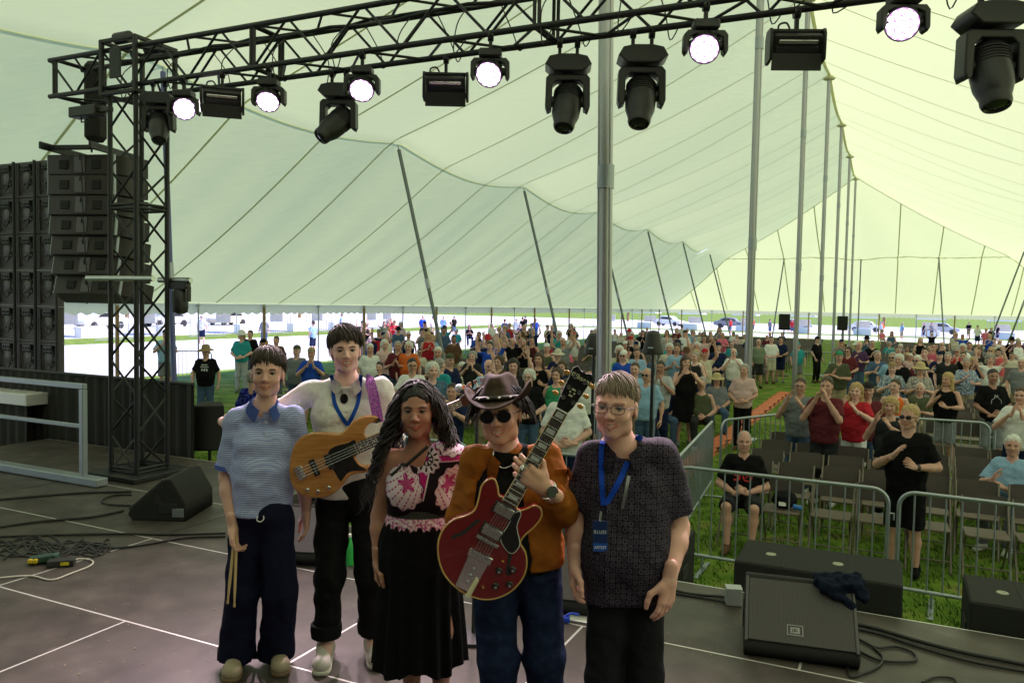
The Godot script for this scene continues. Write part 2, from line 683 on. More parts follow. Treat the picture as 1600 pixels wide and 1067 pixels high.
# ---------------------------------------------------------------- ground
func ground_and_paths() -> void:
	var m := MB.new()
	m.face([Vector3(-400, 0, 400), Vector3(400, 0, 400), Vector3(400, 0, -500), Vector3(-400, 0, -500)], Vector3.UP)
	struct("lawn_ground", m, M.grass)
	m = MB.new()
	m.face([Vector3(-41, 0.004, 30), Vector3(-23.2, 0.004, 30), Vector3(-23.2, 0.004, -95), Vector3(-41, 0.004, -95)], Vector3.UP)
	m.face([Vector3(-23.2, 0.004, -83), Vector3(40, 0.004, -83), Vector3(40, 0.004, -95), Vector3(-23.2, 0.004, -95)], Vector3.UP)
	struct("path", m, M.paving)
	m = MB.new()
	m.face([Vector3(-120, 0.004, 60), Vector3(-47, 0.004, 60), Vector3(-47, 0.004, -160), Vector3(-120, 0.004, -160)], Vector3.UP)
	m.face([Vector3(-47, 0.004, -101), Vector3(90, 0.004, -101), Vector3(90, 0.004, -160), Vector3(-47, 0.004, -160)], Vector3.UP)
	struct("road", m, M.paving)
	# blades of grass where the lawn lies near and open to the eye
	var b := MB.new()
	b.use_col = true
	for k in 3:
		var t := TAU * k / 3.0 + 0.4
		var o := Vector3(cos(t), 0, sin(t)) * 0.012
		var lean := Vector3(cos(t + 1.0), 0, sin(t + 1.0)) * (0.02 + 0.01 * k)
		var w := Vector3(-sin(t), 0, cos(t)) * 0.004
		var s := b.v.size()
		var up := Vector3(0, 1, 0)
		b.add(o - w, up); b.add(o + w, up); b.add(o + lean * 0.4 + w * 0.7 + up * 0.03, up); b.add(o + lean * 0.4 - w * 0.7 + up * 0.03, up); b.add(o + lean + up * 0.05, up)
		b.quad(s, s + 1, s + 2, s + 3); b.tri(s + 3, s + 2, s + 4)
	for i in b.v.size():
		b.col.append(Color.WHITE)
	var spots := []
	for i in 60000:
		var z := -5.8 - 14.0 * pow(rng.randf(), 1.4)
		var x := rng.randf_range(-13.0, 9.0)
		spots.append(Vector3(x, 0, z))
	var mm := MultiMesh.new()
	mm.transform_format = MultiMesh.TRANSFORM_3D
	mm.use_colors = true
	mm.mesh = b.mesh()
	mm.instance_count = spots.size()
	for i in spots.size():
		var s := rng.randf_range(0.6, 1.25)
		mm.set_instance_transform(i, Transform3D(Basis(Vector3.UP, rng.randf() * TAU).scaled(Vector3(s * 1.4, s, s * 1.4)), spots[i]))
		var c := rng.randf()
		mm.set_instance_color(i, Color(lerpf(0.08, 0.22, c * c), lerpf(0.16, 0.29, c), lerpf(0.012, 0.045, c)))
	var g := MultiMeshInstance3D.new()
	g.name = "grass"
	g.multimesh = mm
	g.material_override = M.blade
	add_child(g)
	g.set_meta("kind", "stuff")
	tag(g, "short mown green grass around the barricades and chairs", "grass")

# ---------------------------------------------------------------- tent
func dip(t: float) -> float:
	return absf(sin(PI * t))

func roof_point(s: float, along: float) -> float:   # height at the distance s from the ridge, along: z on the side, x on the end
	return roof_at(s, 0.36 * dip((along - POLE_FIRST) / POLE_STEP), quarter_dip(along), along)

func quarter_dip(z: float) -> float:
	return 0.48 * dip((z + 20.45) / POLE_STEP)

func roof_at(s: float, ridge_drop: float, quarter_drop: float, along := 0.0) -> float:
	var ridge := RIDGE_Y - ridge_drop
	var quarter := QUARTER_Y - quarter_drop
	if s < HALF_QUARTER:
		var t := s / HALF_QUARTER
		return lerpf(ridge, quarter, t) - 0.30 * sin(PI * t)
	var t := (s - HALF_QUARTER) / (HALF_TENT - HALF_QUARTER)
	return lerpf(quarter, EAVE_Y, t) - 0.22 * sin(PI * t) + 0.015 * sin(along * 9.0) * t * (1.0 - t) * 4.0

func sheet(m: MB, fn: Callable, na: int, nb: int) -> void:
	var s := m.v.size()
	for j in nb + 1:
		for i in na + 1:
			var a := float(i) / na
			var b := float(j) / nb
			var p: Vector3 = fn.call(a, b)
			var da: Vector3 = fn.call(minf(a + 0.01, 1.0), b) - fn.call(maxf(a - 0.01, 0.0), b)
			var db: Vector3 = fn.call(a, minf(b + 0.01, 1.0)) - fn.call(a, maxf(b - 0.01, 0.0))
			var nn := da.cross(db)
			nn = nn.normalized() if nn.length() > 1e-9 else Vector3.UP
			if nn.y < 0.0:
				nn = -nn
			m.add(p, nn, Vector2(p.x + p.z * 0.37, a * 18.0))
	for j in nb:
		for i in na:
			var k := s + j * (na + 1) + i
			m.quad(k, k + 1, k + na + 2, k + na + 1)

func side_point(side: float, z: float, s: float) -> Vector3:
	return Vector3(RIDGE_X + side * s, roof_point(s, z), z)

func end_point(zr: float, dir: float, x: float, s: float) -> Vector3:
	var t := absf(x - RIDGE_X) / maxf(s, 0.001)
	return Vector3(x, roof_at(s, 0.0, 0.3 + 0.12 * cos(t * PI * 3.0) * (1.0 - t)), zr + dir * s)

func hip_point(side: float, zr: float, dir: float, q: float, s: float) -> Vector3:      # the side slope past the last ridge pole
	return Vector3(RIDGE_X + side * s, roof_at(s, 0.0, lerpf(quarter_dip(zr), 0.3, q / maxf(s, 0.001))), zr + dir * q)

func strip_between(p: Callable, w: float, n: int, drop := 0.012) -> MB:   # a flat band along a line of the roof
	var m := MB.new()
	for i in n + 1:
		var t := float(i) / n
		var c: Vector3 = p.call(t)
		var d: Vector3 = (p.call(minf(t + 0.004, 1.0)) - p.call(maxf(t - 0.004, 0.0)))
		var across := d.cross(Vector3.UP).normalized()
		var up := across.cross(d).normalized()
		if up.y < 0.0:
			up = -up
		m.add(c - across * w * 0.5 - up * drop, -up); m.add(c + across * w * 0.5 - up * drop, -up)
	for i in n:
		m.quad(2 * i, 2 * i + 1, 2 * i + 3, 2 * i + 2)
	return m

func tent() -> void:
	var t := thing("festival_tent", "huge white pole tent over the audience, its translucent roof coloured green for grass bounce", "tent")
	var step := POLE_STEP / 3.0
	var z0 := POLE_FIRST + POLE_STEP
	var n := int(round((z0 - END_Z) / step))
	for side in [-1.0, 1.0]:
		for i in n:
			var za := z0 - step * i
			var m := MB.new()
			sheet(m, func(a, b): return side_point(side, za - step * b, a * HALF_TENT), 34, 6)
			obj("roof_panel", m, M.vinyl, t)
		for e in [[END_Z, -1.0], [z0, 1.0]]:      # the hipped ends
			for i in 6:
				var m := MB.new()
				sheet(m, func(a, b):
					var q: float = (i + b) * HALF_TENT / 6.0
					return hip_point(side, e[0], e[1], q, lerpf(q, HALF_TENT, a)), 16, 4)
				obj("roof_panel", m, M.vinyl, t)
				m = MB.new()
				sheet(m, func(a, b):
					var q: float = (i + b) * HALF_TENT / 6.0
					return end_point(e[0], e[1], RIDGE_X + side * q, lerpf(q, HALF_TENT, a)), 16, 4)
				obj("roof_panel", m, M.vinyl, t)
		for i in n + 1:
			var z := z0 - step * i
			obj("seam", strip_between(func(a): return side_point(side, z, 0.05 + a * (HALF_TENT - 0.1)), 0.07, 40), M.seam, t)
		for i in range(1, 6):
			for e in [[END_Z, -1.0]]:
				var q := i * HALF_TENT / 6.0
				obj("seam", strip_between(func(a): return end_point(e[0], e[1], RIDGE_X + side * q, lerpf(q, HALF_TENT - 0.1, a)), 0.085, 24), M.seam, t)
		for zz in [[END_Z, -1.0]]:
			obj("seam", strip_between(func(a): return hip_point(side, zz[0], zz[1], a * HALF_TENT, a * HALF_TENT), 0.10, 24, 0.03), M.seam, t)
		obj("quarter_webbing", strip_between(func(a): return side_point(side, lerpf(z0, END_Z, a), HALF_QUARTER), 0.055, 240, 0.015), M.webbing, t)
		# scalloped valance along the eave
		var v := MB.new()
		valance_along(v, Vector3(RIDGE_X + side * HALF_TENT, EAVE_Y, z0 + HALF_TENT), Vector3(RIDGE_X + side * HALF_TENT, EAVE_Y, END_Z - HALF_TENT))
		obj("valance", v, M.valance, t)
		obj("eave_webbing", strip_between(func(a): return Vector3(RIDGE_X + side * (HALF_TENT - 0.05), EAVE_Y, lerpf(z0 + HALF_TENT, END_Z - HALF_TENT, a)), 0.09, 120, 0.03), M.seam, t)
	obj("quarter_webbing", strip_between(func(a): return end_point(END_Z, -1.0, RIDGE_X + lerpf(-HALF_QUARTER, HALF_QUARTER, a), HALF_QUARTER), 0.13, 80, 0.02), M.seam, t)
	obj("ridge_webbing", strip_between(func(a): return side_point(1.0, lerpf(z0, END_Z, a), 0.0), 0.12, 160, 0.03), M.webbing, t)
	for e in [END_Z - HALF_TENT, z0 + HALF_TENT]:
		var v := MB.new()
		valance_along(v, Vector3(RIDGE_X - HALF_TENT, EAVE_Y, e), Vector3(RIDGE_X + HALF_TENT, EAVE_Y, e))
		obj("valance", v, M.valance, t)
	tent_poles()

func valance_along(m: MB, a: Vector3, b: Vector3) -> void:
	var len := a.distance_to(b)
	var n := int(len / 0.09)
	var d := (b - a).normalized()
	var out := Vector3(-d.z, 0, d.x)
	for i in n + 1:
		var q := float(i) / n
		var p := a.lerp(b, q)
		var s := absf(sin(PI * i * 0.09 / 0.42))
		var sway := out * 0.03 * sin(q * len * 1.7)
		m.add(p + Vector3(0, 0.02, 0), out); m.add(p + sway + Vector3(0, -0.30 - 0.08 * s, 0), out)
	for i in n:
		m.quad(2 * i, 2 * i + 1, 2 * i + 3, 2 * i + 2)

func tent_poles() -> void:
	for k in 7:
		var z := POLE_FIRST - POLE_STEP * k
		var lean := -0.02 if k == 0 else 0.0
		var g := ["standing at the stage front", "standing beside the corner of the seat pen", "standing at the end of the orange cable ramp", "", "", "", ""][k] as String
		var label := "tall aluminium centre pole of the tent " + g if g else "slim aluminium centre pole in the row behind the audience"
		var t := thing("tent_pole", label, "pole", place(Vector3(RIDGE_X, 0, z)), "centre poles of the tent")
		var top := Vector3(lean * RIDGE_Y, RIDGE_Y - 0.05, 0)
		var m := MB.new()
		var r := 0.072
		var sides := 16
		var prof := []
		for i in sides * 2:      # two welded tubes: a waisted section
			var q := TAU * i / (sides * 2.0)
			prof.append(Vector2(cos(q) * r * (1.0 - 0.0), sin(q) * r))
		rod(m, Vector3(0, 0.05, 0), top, r, 20)
		for q in 3:
			var u := Vector3(cos(q * TAU / 3 + 0.6), 0, sin(q * TAU / 3 + 0.6)) * (r + 0.002)
			rod(m, Vector3(0, 0.05, 0) + u, top + u, 0.012, 6)
		obj("shaft", m, M.aluminium, t)
		m = MB.new()
		box(m, Vector3(0, 0.03, 0), Vector3(0.4, 0.05, 0.4), Basis(), 0.008)
		obj("base_plate", m, M.galv, t)
		m = MB.new()
		for y in [4.1, 8.2]:
			lathe(m, [Vector2(0.0, -0.12), Vector2(r + 0.016, -0.12), Vector2(r + 0.016, 0.12), Vector2(0.0, 0.12)], 16, Transform3D(Basis(), top * (y / RIDGE_Y)))
		obj("sleeve", m, M.galv, t)
		m = MB.new()
		lathe(m, [Vector2(0.0, -0.2), Vector2(0.22, -0.16), Vector2(0.24, -0.1), Vector2(0.1, 0.02), Vector2(0.0, 0.05)], 16, Transform3D(Basis(), top))
		obj("crown_plate", m, M.webbing, t)
	# quarter poles, leaning out towards the top
	var spots := []
	for k in 7:
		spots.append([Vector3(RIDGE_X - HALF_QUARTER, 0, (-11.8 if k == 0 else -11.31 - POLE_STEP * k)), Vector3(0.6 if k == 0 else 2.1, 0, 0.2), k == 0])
	for k in range(2, 7):
		spots.append([Vector3(RIDGE_X + HALF_QUARTER, 0, -11.31 - POLE_STEP * k), Vector3(-2.1, 0, 0.2), false])
	for x in [-6.0, 0.2, 6.0]:
		spots.append([Vector3(RIDGE_X + x, 0, END_Z - HALF_QUARTER), Vector3(0.1 * x, 0, 1.8), false])
	var n := 0
	for s in spots:
		var top: Vector3 = s[0] + Vector3(0, QUARTER_Y - 0.25, 0)
		var foot: Vector3 = s[0] + s[1]
		var label := "leaning quarter pole coloured as lit blue beside the truss tower" if s[2] else "thin leaning quarter pole propping the tent roof"
		var t := thing("quarter_pole", label, "pole", place(foot), "" if s[2] else "quarter poles under the roof")
		var m := MB.new()
		rod(m, Vector3.ZERO, top - foot, 0.055, 12)
		obj("shaft", m, M.blue_lit_pole if s[2] else M.quarter_pole, t)
		m = MB.new()
		var mid := (top - foot) * 0.45
		var d := (top - foot).normalized()
		rod(m, mid - d * 0.15, mid + d * 0.15, 0.068, 12)
		rod(m, (top - foot) - d * 0.1, (top - foot) + d * 0.3, 0.02, 8)
		obj("sleeve", m, M.galv, t)
		n += 1
	# perimeter poles under the eave
	for side in [-1.0]:
		for i in 30:
			var z := -4.0 - i * 3.05
			if z < END_Z - HALF_TENT + 1.0:
				break
			perimeter_pole(Vector3(RIDGE_X + side * (HALF_TENT - 0.12), 0, z), i % 2 == 0)
	for i in 12:
		perimeter_pole(Vector3(RIDGE_X - HALF_TENT + 1.5 + i * 3.05, 0, END_Z - HALF_TENT + 0.12), i % 2 == 0)

func perimeter_pole(p: Vector3, wood: bool) -> void:
	var t := thing("perimeter_pole", "stout wooden side pole under the scalloped eave" if wood else "thin grey metal side pole under the scalloped eave", "pole", place(p), "wooden side poles" if wood else "metal side poles")
	var m := MB.new()
	rod(m, Vector3.ZERO, Vector3(0, EAVE_Y - 0.02, 0), 0.062 if wood else 0.028, 10, 0.055 if wood else 0.028)
	obj("shaft", m, M.wood_pole if wood else M.galv, t)
	m = MB.new()
	lathe(m, [Vector2(0, -0.06), Vector2(0.07, -0.05), Vector2(0.07, 0.0), Vector2(0.02, 0.04), Vector2(0, 0.05)], 10, Transform3D(Basis(), Vector3(0, EAVE_Y - 0.05, 0)))
	obj("cap", m, M.galv, t)

# ---------------------------------------------------------------- stage
func make_deck_material() -> void:
	M.deck = tri_map(mat(Color.WHITE, 0.55, 0, 0.35), noise_tex(1024, 0.006, [[0.0, lin(0.045, 0.038, 0.034)], [0.4, lin(0.062, 0.052, 0.047)], [0.62, lin(0.075, 0.062, 0.055)], [0.8, lin(0.085, 0.072, 0.064)], [1.0, lin(0.12, 0.105, 0.095)]], 31, 6), 2.6, true)
	M.deck.roughness_texture = noise_tex(512, 0.015, [[0.0, grey(0.7)], [1.0, grey(1.0)]], 32, 5)
	var d := noise_tex(1024, 0.03, [[0.0, Color(0.6, 0.55, 0.48, 0.0)], [0.80, Color(0.6, 0.55, 0.48, 0.0)], [0.9, Color(0.45, 0.4, 0.36, 0.25)], [1.0, Color(0.5, 0.44, 0.38, 0.5)]], 77, 5)
	M.deck.detail_enabled = true
	M.deck.detail_albedo = d
	M.deck.detail_uv_layer = BaseMaterial3D.DETAIL_UV_1
	M.strip = mat(lin(0.62, 0.60, 0.58), 0.4, 0.3)
	M.drape = mat(lin(0.02, 0.018, 0.018), 0.9)
	M.drape.cull_mode = BaseMaterial3D.CULL_DISABLED

func slab(m: MB, x0: float, x1: float, y: float, z0: float, z1: float, h: float, ch := 0.0) -> void:
	box(m, Vector3((x0 + x1) * 0.5, y - h * 0.5, (z0 + z1) * 0.5), Vector3(absf(x1 - x0), h, absf(z1 - z0)), Basis(), ch)

func drape_along(a: Vector3, b: Vector3, top: float, bottom: float, fold := 0.045, pitch := 0.17) -> MB:
	var m := MB.new()
	var len := a.distance_to(b)
	var n := int(len / 0.03)
	var d := (b - a).normalized()
	var out := Vector3(-d.z, 0, d.x)
	var rows := 5
	for i in n + 1:
		var q := len * i / n
		for j in rows:
			var t := float(j) / (rows - 1)
			var ph := q * TAU / pitch + 1.6 * noise.get_noise_2d(q * 0.8, 3.0) * 3.0
			var off := fold * (0.35 + 0.65 * t) * (sin(ph) + 0.5 * sin(ph * 0.43 + 1.0 + t))
			var sl := fold * TAU / pitch * cos(ph) * (0.35 + 0.65 * t)
			m.add(a + d * q + out * off + Vector3(0, lerpf(top, bottom, t) - a.y, 0), (out - d * sl).normalized())
	for i in n:
		for j in rows - 1:
			var k := i * rows + j
			m.quad(k, k + 1, k + rows + 1, k + rows)
	return m

func stage() -> void:
	make_deck_material()
	var t := thing("stage", "dark plywood stage deck panels with pale metal seams under the band", "stage")
	var rows := [
		[5.5, 4.44, [-5.25, -2.81, -0.37, 2.07, 4.51, 6.95]],
		[4.44, 3.22, [-7.7, -5.25, -2.81, -1.6, 0.84, 3.28, 5.72]],
		[3.22, 2.0, [-7.7, -5.25, -4.03, -1.59, 0.85, 3.29, 5.73]],
		[2.0, 0.78, [-7.7, -5.25, -2.81, -0.37, 2.07, 4.51]],
		[0.78, -0.44, [-7.7, -5.25, -2.81, -0.37, 2.07, 4.51]],
		[-0.44, -2.88, [-7.7, -5.25, -2.81, -0.37, 2.07, 4.51]],
	]
	var g := 0.007
	for r in rows:
		for i in r[2].size() - 1:
			var m := MB.new()
			slab(m, r[2][i] + g, r[2][i + 1] - g, STAGE_Y, -r[0] + g, -r[1] - g, 0.1, 0.002)
			obj("deck_panel", m, M.deck, t)
			if i > 0:
				m = MB.new()
				slab(m, r[2][i] - g, r[2][i] + g, STAGE_Y - 0.001, -r[0] + g, -r[1] - g, 0.06)
				obj("seam_strip", m, M.strip, t)
		var m2 := MB.new()
		slab(m2, r[2][0], r[2][r[2].size() - 1], STAGE_Y - 0.0012, -r[0] - g, -r[0] + g, 0.06)
		obj("seam_strip", m2, M.strip, t)
	# the wing that carries the truss tower
	for a in [[-7.7, -5.25, 6.9, 5.5], [-7.7, -5.25, 5.5, 4.44], [-10.14, -7.7, 6.9, 5.5], [-10.14, -7.7, 5.5, 4.44], [-10.14, -7.7, 4.44, 3.22], [-10.14, -7.7, 3.22, 2.0], [-10.14, -7.7, 2.0, 0.78]]:
		var m := MB.new()
		slab(m, a[0] + g, a[1] - g, STAGE_Y, -a[2] + g, -a[3] - g, 0.1, 0.002)
		obj("deck_panel", m, M.deck, t)
		m = MB.new()
		slab(m, a[0], a[1], STAGE_Y - 0.0014, -a[2] - g, -a[2] + g, 0.06)
		obj("seam_strip", m, M.strip, t)
	for x in [-9.9, -7.6, -5.3, -2.8, -0.4, 2.0, 4.4, 6.5]:
		for z in [-5.3, -3.2, -0.8, 2.5]:
			var m := MB.new()
			rod(m, Vector3(x, 0, z), Vector3(x, STAGE_Y - 0.1, z), 0.025, 8)
			obj("leg", m, M.galv, t)
	obj("skirt", drape_along(Vector3(-5.2, STAGE_Y, -5.45), Vector3(6.9, STAGE_Y, -5.45), STAGE_Y - 0.1, 0.01, 0.02), M.drape, t)
	obj("skirt", drape_along(Vector3(-5.2, STAGE_Y, -6.85), Vector3(-5.2, STAGE_Y, -5.47), STAGE_Y - 0.1, 0.01, 0.02), M.drape, t)
	obj("skirt", drape_along(Vector3(-10.1, STAGE_Y, -6.85), Vector3(-5.2, STAGE_Y, -6.85), STAGE_Y - 0.1, 0.01, 0.02), M.drape, t)
	# black drape hung behind the tower
	var d := thing("stage_drape", "black pleated drape hung low behind the truss tower", "drape")
	var a := on_depth(120, 640, -7.0)
	var b := on_depth(302, 640, -7.0)
	obj("cloth", drape_along(Vector3(a.x - 2.6, 0, -7.0), Vector3(b.x, 0, -7.0), 1.72, 0.02, 0.03), M.drape, d)
	var m := MB.new()
	rod(m, Vector3(a.x - 2.6, 1.71, -7.0), Vector3(b.x, 1.71, -7.0), 0.02, 8)
	obj("rail", m, M.black, d)
	for x in [a.x - 2.4, (a.x + b.x) * 0.5, b.x - 0.05]:
		m = MB.new()
		rod(m, Vector3(x, 0, -6.98), Vector3(x, 1.7, -6.98), 0.02, 8)
		obj("upright", m, M.black, d)
	# unseen black curtain, added behind the lens to keep daylight off the band's faces
	d = thing("added_shade_curtain", "tall black curtain added unseen behind the lens to shade the band", "drape")
	obj("cloth", drape_along(Vector3(-9.5, 0, 3.2), Vector3(7.5, 0, 3.2), 6.4, STAGE_Y + 0.02, 0.05, 0.3), M.drape, d)
	m = MB.new()
	rod(m, Vector3(-9.5, 6.4, 3.2), Vector3(7.5, 6.4, 3.2), 0.03, 8)
	obj("rail", m, M.black, d)
	for x in [-9.5, -1.0, 7.5]:
		m = MB.new()
		rod(m, Vector3(x, 0, 3.26), Vector3(x, 6.4, 3.26), 0.03, 8)
		obj("upright", m, M.black, d)
	guard_rail()
	screen_wall()

func guard_rail() -> void:
	# silver rail on a ramp frame at the side of the stage
	var p1 := on_height(132, 604, 1.83)
	var z := p1.z
	var t := thing("guard_rail", "silver tubular guard rail on a pale base at the stage side", "railing")
	var x1 := p1.x
	var x0 := x1 - 3.2
	var m := MB.new()
	box(m, Vector3((x0 + x1) * 0.5, 1.83, z), Vector3(x1 - x0, 0.055, 0.055), Basis(), 0.006)
	obj("top_rail", m, M.galv, t)
	m = MB.new()
	box(m, Vector3((x0 + x1) * 0.5 - 0.03, 1.42, z), Vector3(x1 - x0 - 0.06, 0.04, 0.04), Basis(), 0.006)
	obj("middle_rail", m, M.galv, t)
	for x in [x1 - 0.03, x0 + 0.03]:
		m = MB.new()
		box(m, Vector3(x, 1.335, z), Vector3(0.06, 0.93, 0.06), Basis(), 0.006)
		obj("post", m, M.galv, t)
	m = MB.new()
	box(m, Vector3((x0 + x1) * 0.5 + 0.1, STAGE_Y + 0.045, z), Vector3(x1 - x0 + 0.3, 0.08, 0.14), Basis(), 0.008)
	obj("base", m, M.galv, t)

func screen_wall() -> void:
	var zs := -8.0
	var right := on_depth(97, 420, zs)
	var top := on_depth(60, 252, zs).y
	var bottom := on_depth(60, 590, zs).y
	var w := 0.5
	var t := thing("screen_wall", "back of a dark video wall with round latches and cables", "screen", place(Vector3(right.x, bottom, zs)))
	var h := (top - bottom) / 6.0
	var panel := MB.new()
	box(panel, Vector3(0, 0, 0), Vector3(w - 0.004, h - 0.004, 0.05), Basis(), 0.004)
	for s in [-1.0, 1.0]:
		box(panel, Vector3(s * (w * 0.5 - 0.025), 0, 0.04), Vector3(0.045, h - 0.01, 0.03), Basis(), 0.004)
		box(panel, Vector3(0, s * (h * 0.5 - 0.025), 0.04), Vector3(w - 0.1, 0.04, 0.03), Basis(), 0.004)
	for s in [-0.3, 0.1, 0.3]:
		box(panel, Vector3(0, s * h, 0.03), Vector3(w - 0.1, 0.014, 0.016))
	var pm := panel.mesh()
	var latch := MB.new()
	lathe(latch, [Vector2(0.0, 0.075), Vector2(0.09, 0.07), Vector2(0.105, 0.05), Vector2(0.105, 0.02)], 18, Transform3D(Basis(Vector3.RIGHT, PI / 2), Vector3.ZERO))
	for k in 8:
		var q := TAU * k / 8.0
		box(latch, Vector3(cos(q) * 0.112, sin(q) * 0.112, 0.04), Vector3(0.035, 0.035, 0.03), Basis(Vector3.BACK, q), 0.004)
	var lm := latch.mesh()
	var power := MB.new()
	box(power, Vector3(0, 0, 0.06), Vector3(0.2, 0.1, 0.06), Basis(), 0.006)
	for k in 3:
		box(power, Vector3(-0.06 + k * 0.06, -0.01, 0.095), Vector3(0.025, 0.03, 0.02), Basis(), 0.003)
	var pw := power.mesh()
	M.panel_back = mat(lin(0.055, 0.045, 0.05), 0.5)
	M.latch = mat(lin(0.11, 0.1, 0.12), 0.45, 0.3)
	var cable := MB.new()
	tube(cable, smooth_path([Vector3(-0.12, 0.12, 0.07), Vector3(-0.08, -0.04, 0.1), Vector3(0.02, -0.16, 0.09), Vector3(0.13, -0.05, 0.1), Vector3(0.12, 0.16, 0.08)], 6), 0.008, 6)
	var cm := cable.mesh()
	for c in 6:
		for r in 6:
			var o := obj("panel", pm, M.panel_back, t, place(Vector3(-w * (c + 0.5), h * (r + 0.5), 0)))
			obj("latch", lm, M.latch, o, place(Vector3(0.0, h * 0.05, 0)))
			obj("power_box", pw, M.black, o, place(Vector3(0, h * 0.34, 0)))
			obj("cable", cm, M.rubber, o)
	for c in 7:
		var m := MB.new()
		rod(m, Vector3(-w * c, -0.1, 0.1), Vector3(-w * c, h * 6.0, 0.1), 0.024, 8)
		obj("upright", m, M.truss, t)
	# the platform below it
	var b := thing("side_platform", "low dark rolling platform carrying the video wall", "platform", place(Vector3(right.x, 0, zs)))
	var m := MB.new()
	box(m, Vector3(-1.2, bottom - 0.11, 0.3), Vector3(4.6, 0.16, 2.0), Basis(), 0.01)
	obj("deck", m, M.strip, b)
	for x in [-3.3, -1.2, 0.9]:
		for z in [-0.6, 1.2]:
			m = MB.new()
			rod(m, Vector3(x, 0, z), Vector3(x, bottom - 0.19, z), 0.03, 8)
			obj("leg", m, M.galv, b)
	obj("skirt", drape_along(Vector3(-3.6, 0, 1.25), Vector3(1.05, 0, 1.25), bottom - 0.19, 0.01, 0.025), M.drape, b)

# ---------------------------------------------------------------- truss, lamps, loudspeakers
const TRUSS_Z := -6.0
const TRUSS_Y := 4.93
const TRUSS_W := 0.39
var brace_mesh: ArrayMesh

func brace(called: String, a: Vector3, b: Vector3, r: float, parent: Node3D) -> void:
	if brace_mesh == null:
		var m := MB.new()
		rod(m, Vector3.ZERO, Vector3.UP, 1.0, 8, -1.0, false)
		brace_mesh = m.mesh()
	var d := b - a
	var f := frame_of(d)
	obj(called, brace_mesh, M.truss, parent, Transform3D(Basis(f.x * r, f.y * d.length(), f.z * r), a))

func box_truss(t: Node3D, a: Vector3, b: Vector3, e1: Vector3, e2: Vector3, bay: float) -> void:
	var h := TRUSS_W * 0.5
	var len := a.distance_to(b)
	var d := (b - a).normalized()
	var corners := [-e1 - e2, e1 - e2, e1 + e2, -e1 + e2]
	for c in corners:
		var m := MB.new()
		rod(m, a + c * h, b + c * h, 0.026, 12)
		obj("chord", m, M.truss, t)
	var n := int(round(len / bay))
	for f in 4:
		var c0: Vector3 = corners[f] * h
		var c1: Vector3 = corners[(f + 1) % 4] * h
		for i in n:
			var p := a + d * (len * (i + 0.04) / n)
			var q := a + d * (len * (i + 0.96) / n)
			if i % 2 == 0:
				brace("brace", p + c0, q + c1, 0.0125, t)
			else:
				brace("brace", p + c1, q + c0, 0.0125, t)
	for i in range(0, n + 1, 7):
		for f in 4:
			for s in [-0.02, 0.02]:
				var p: Vector3 = a + d * (len * clampf(float(i) / n, 0.006, 0.994) + s)
				brace("end_frame", p + corners[f] * h, p + corners[(f + 1) % 4] * h, 0.016, t)

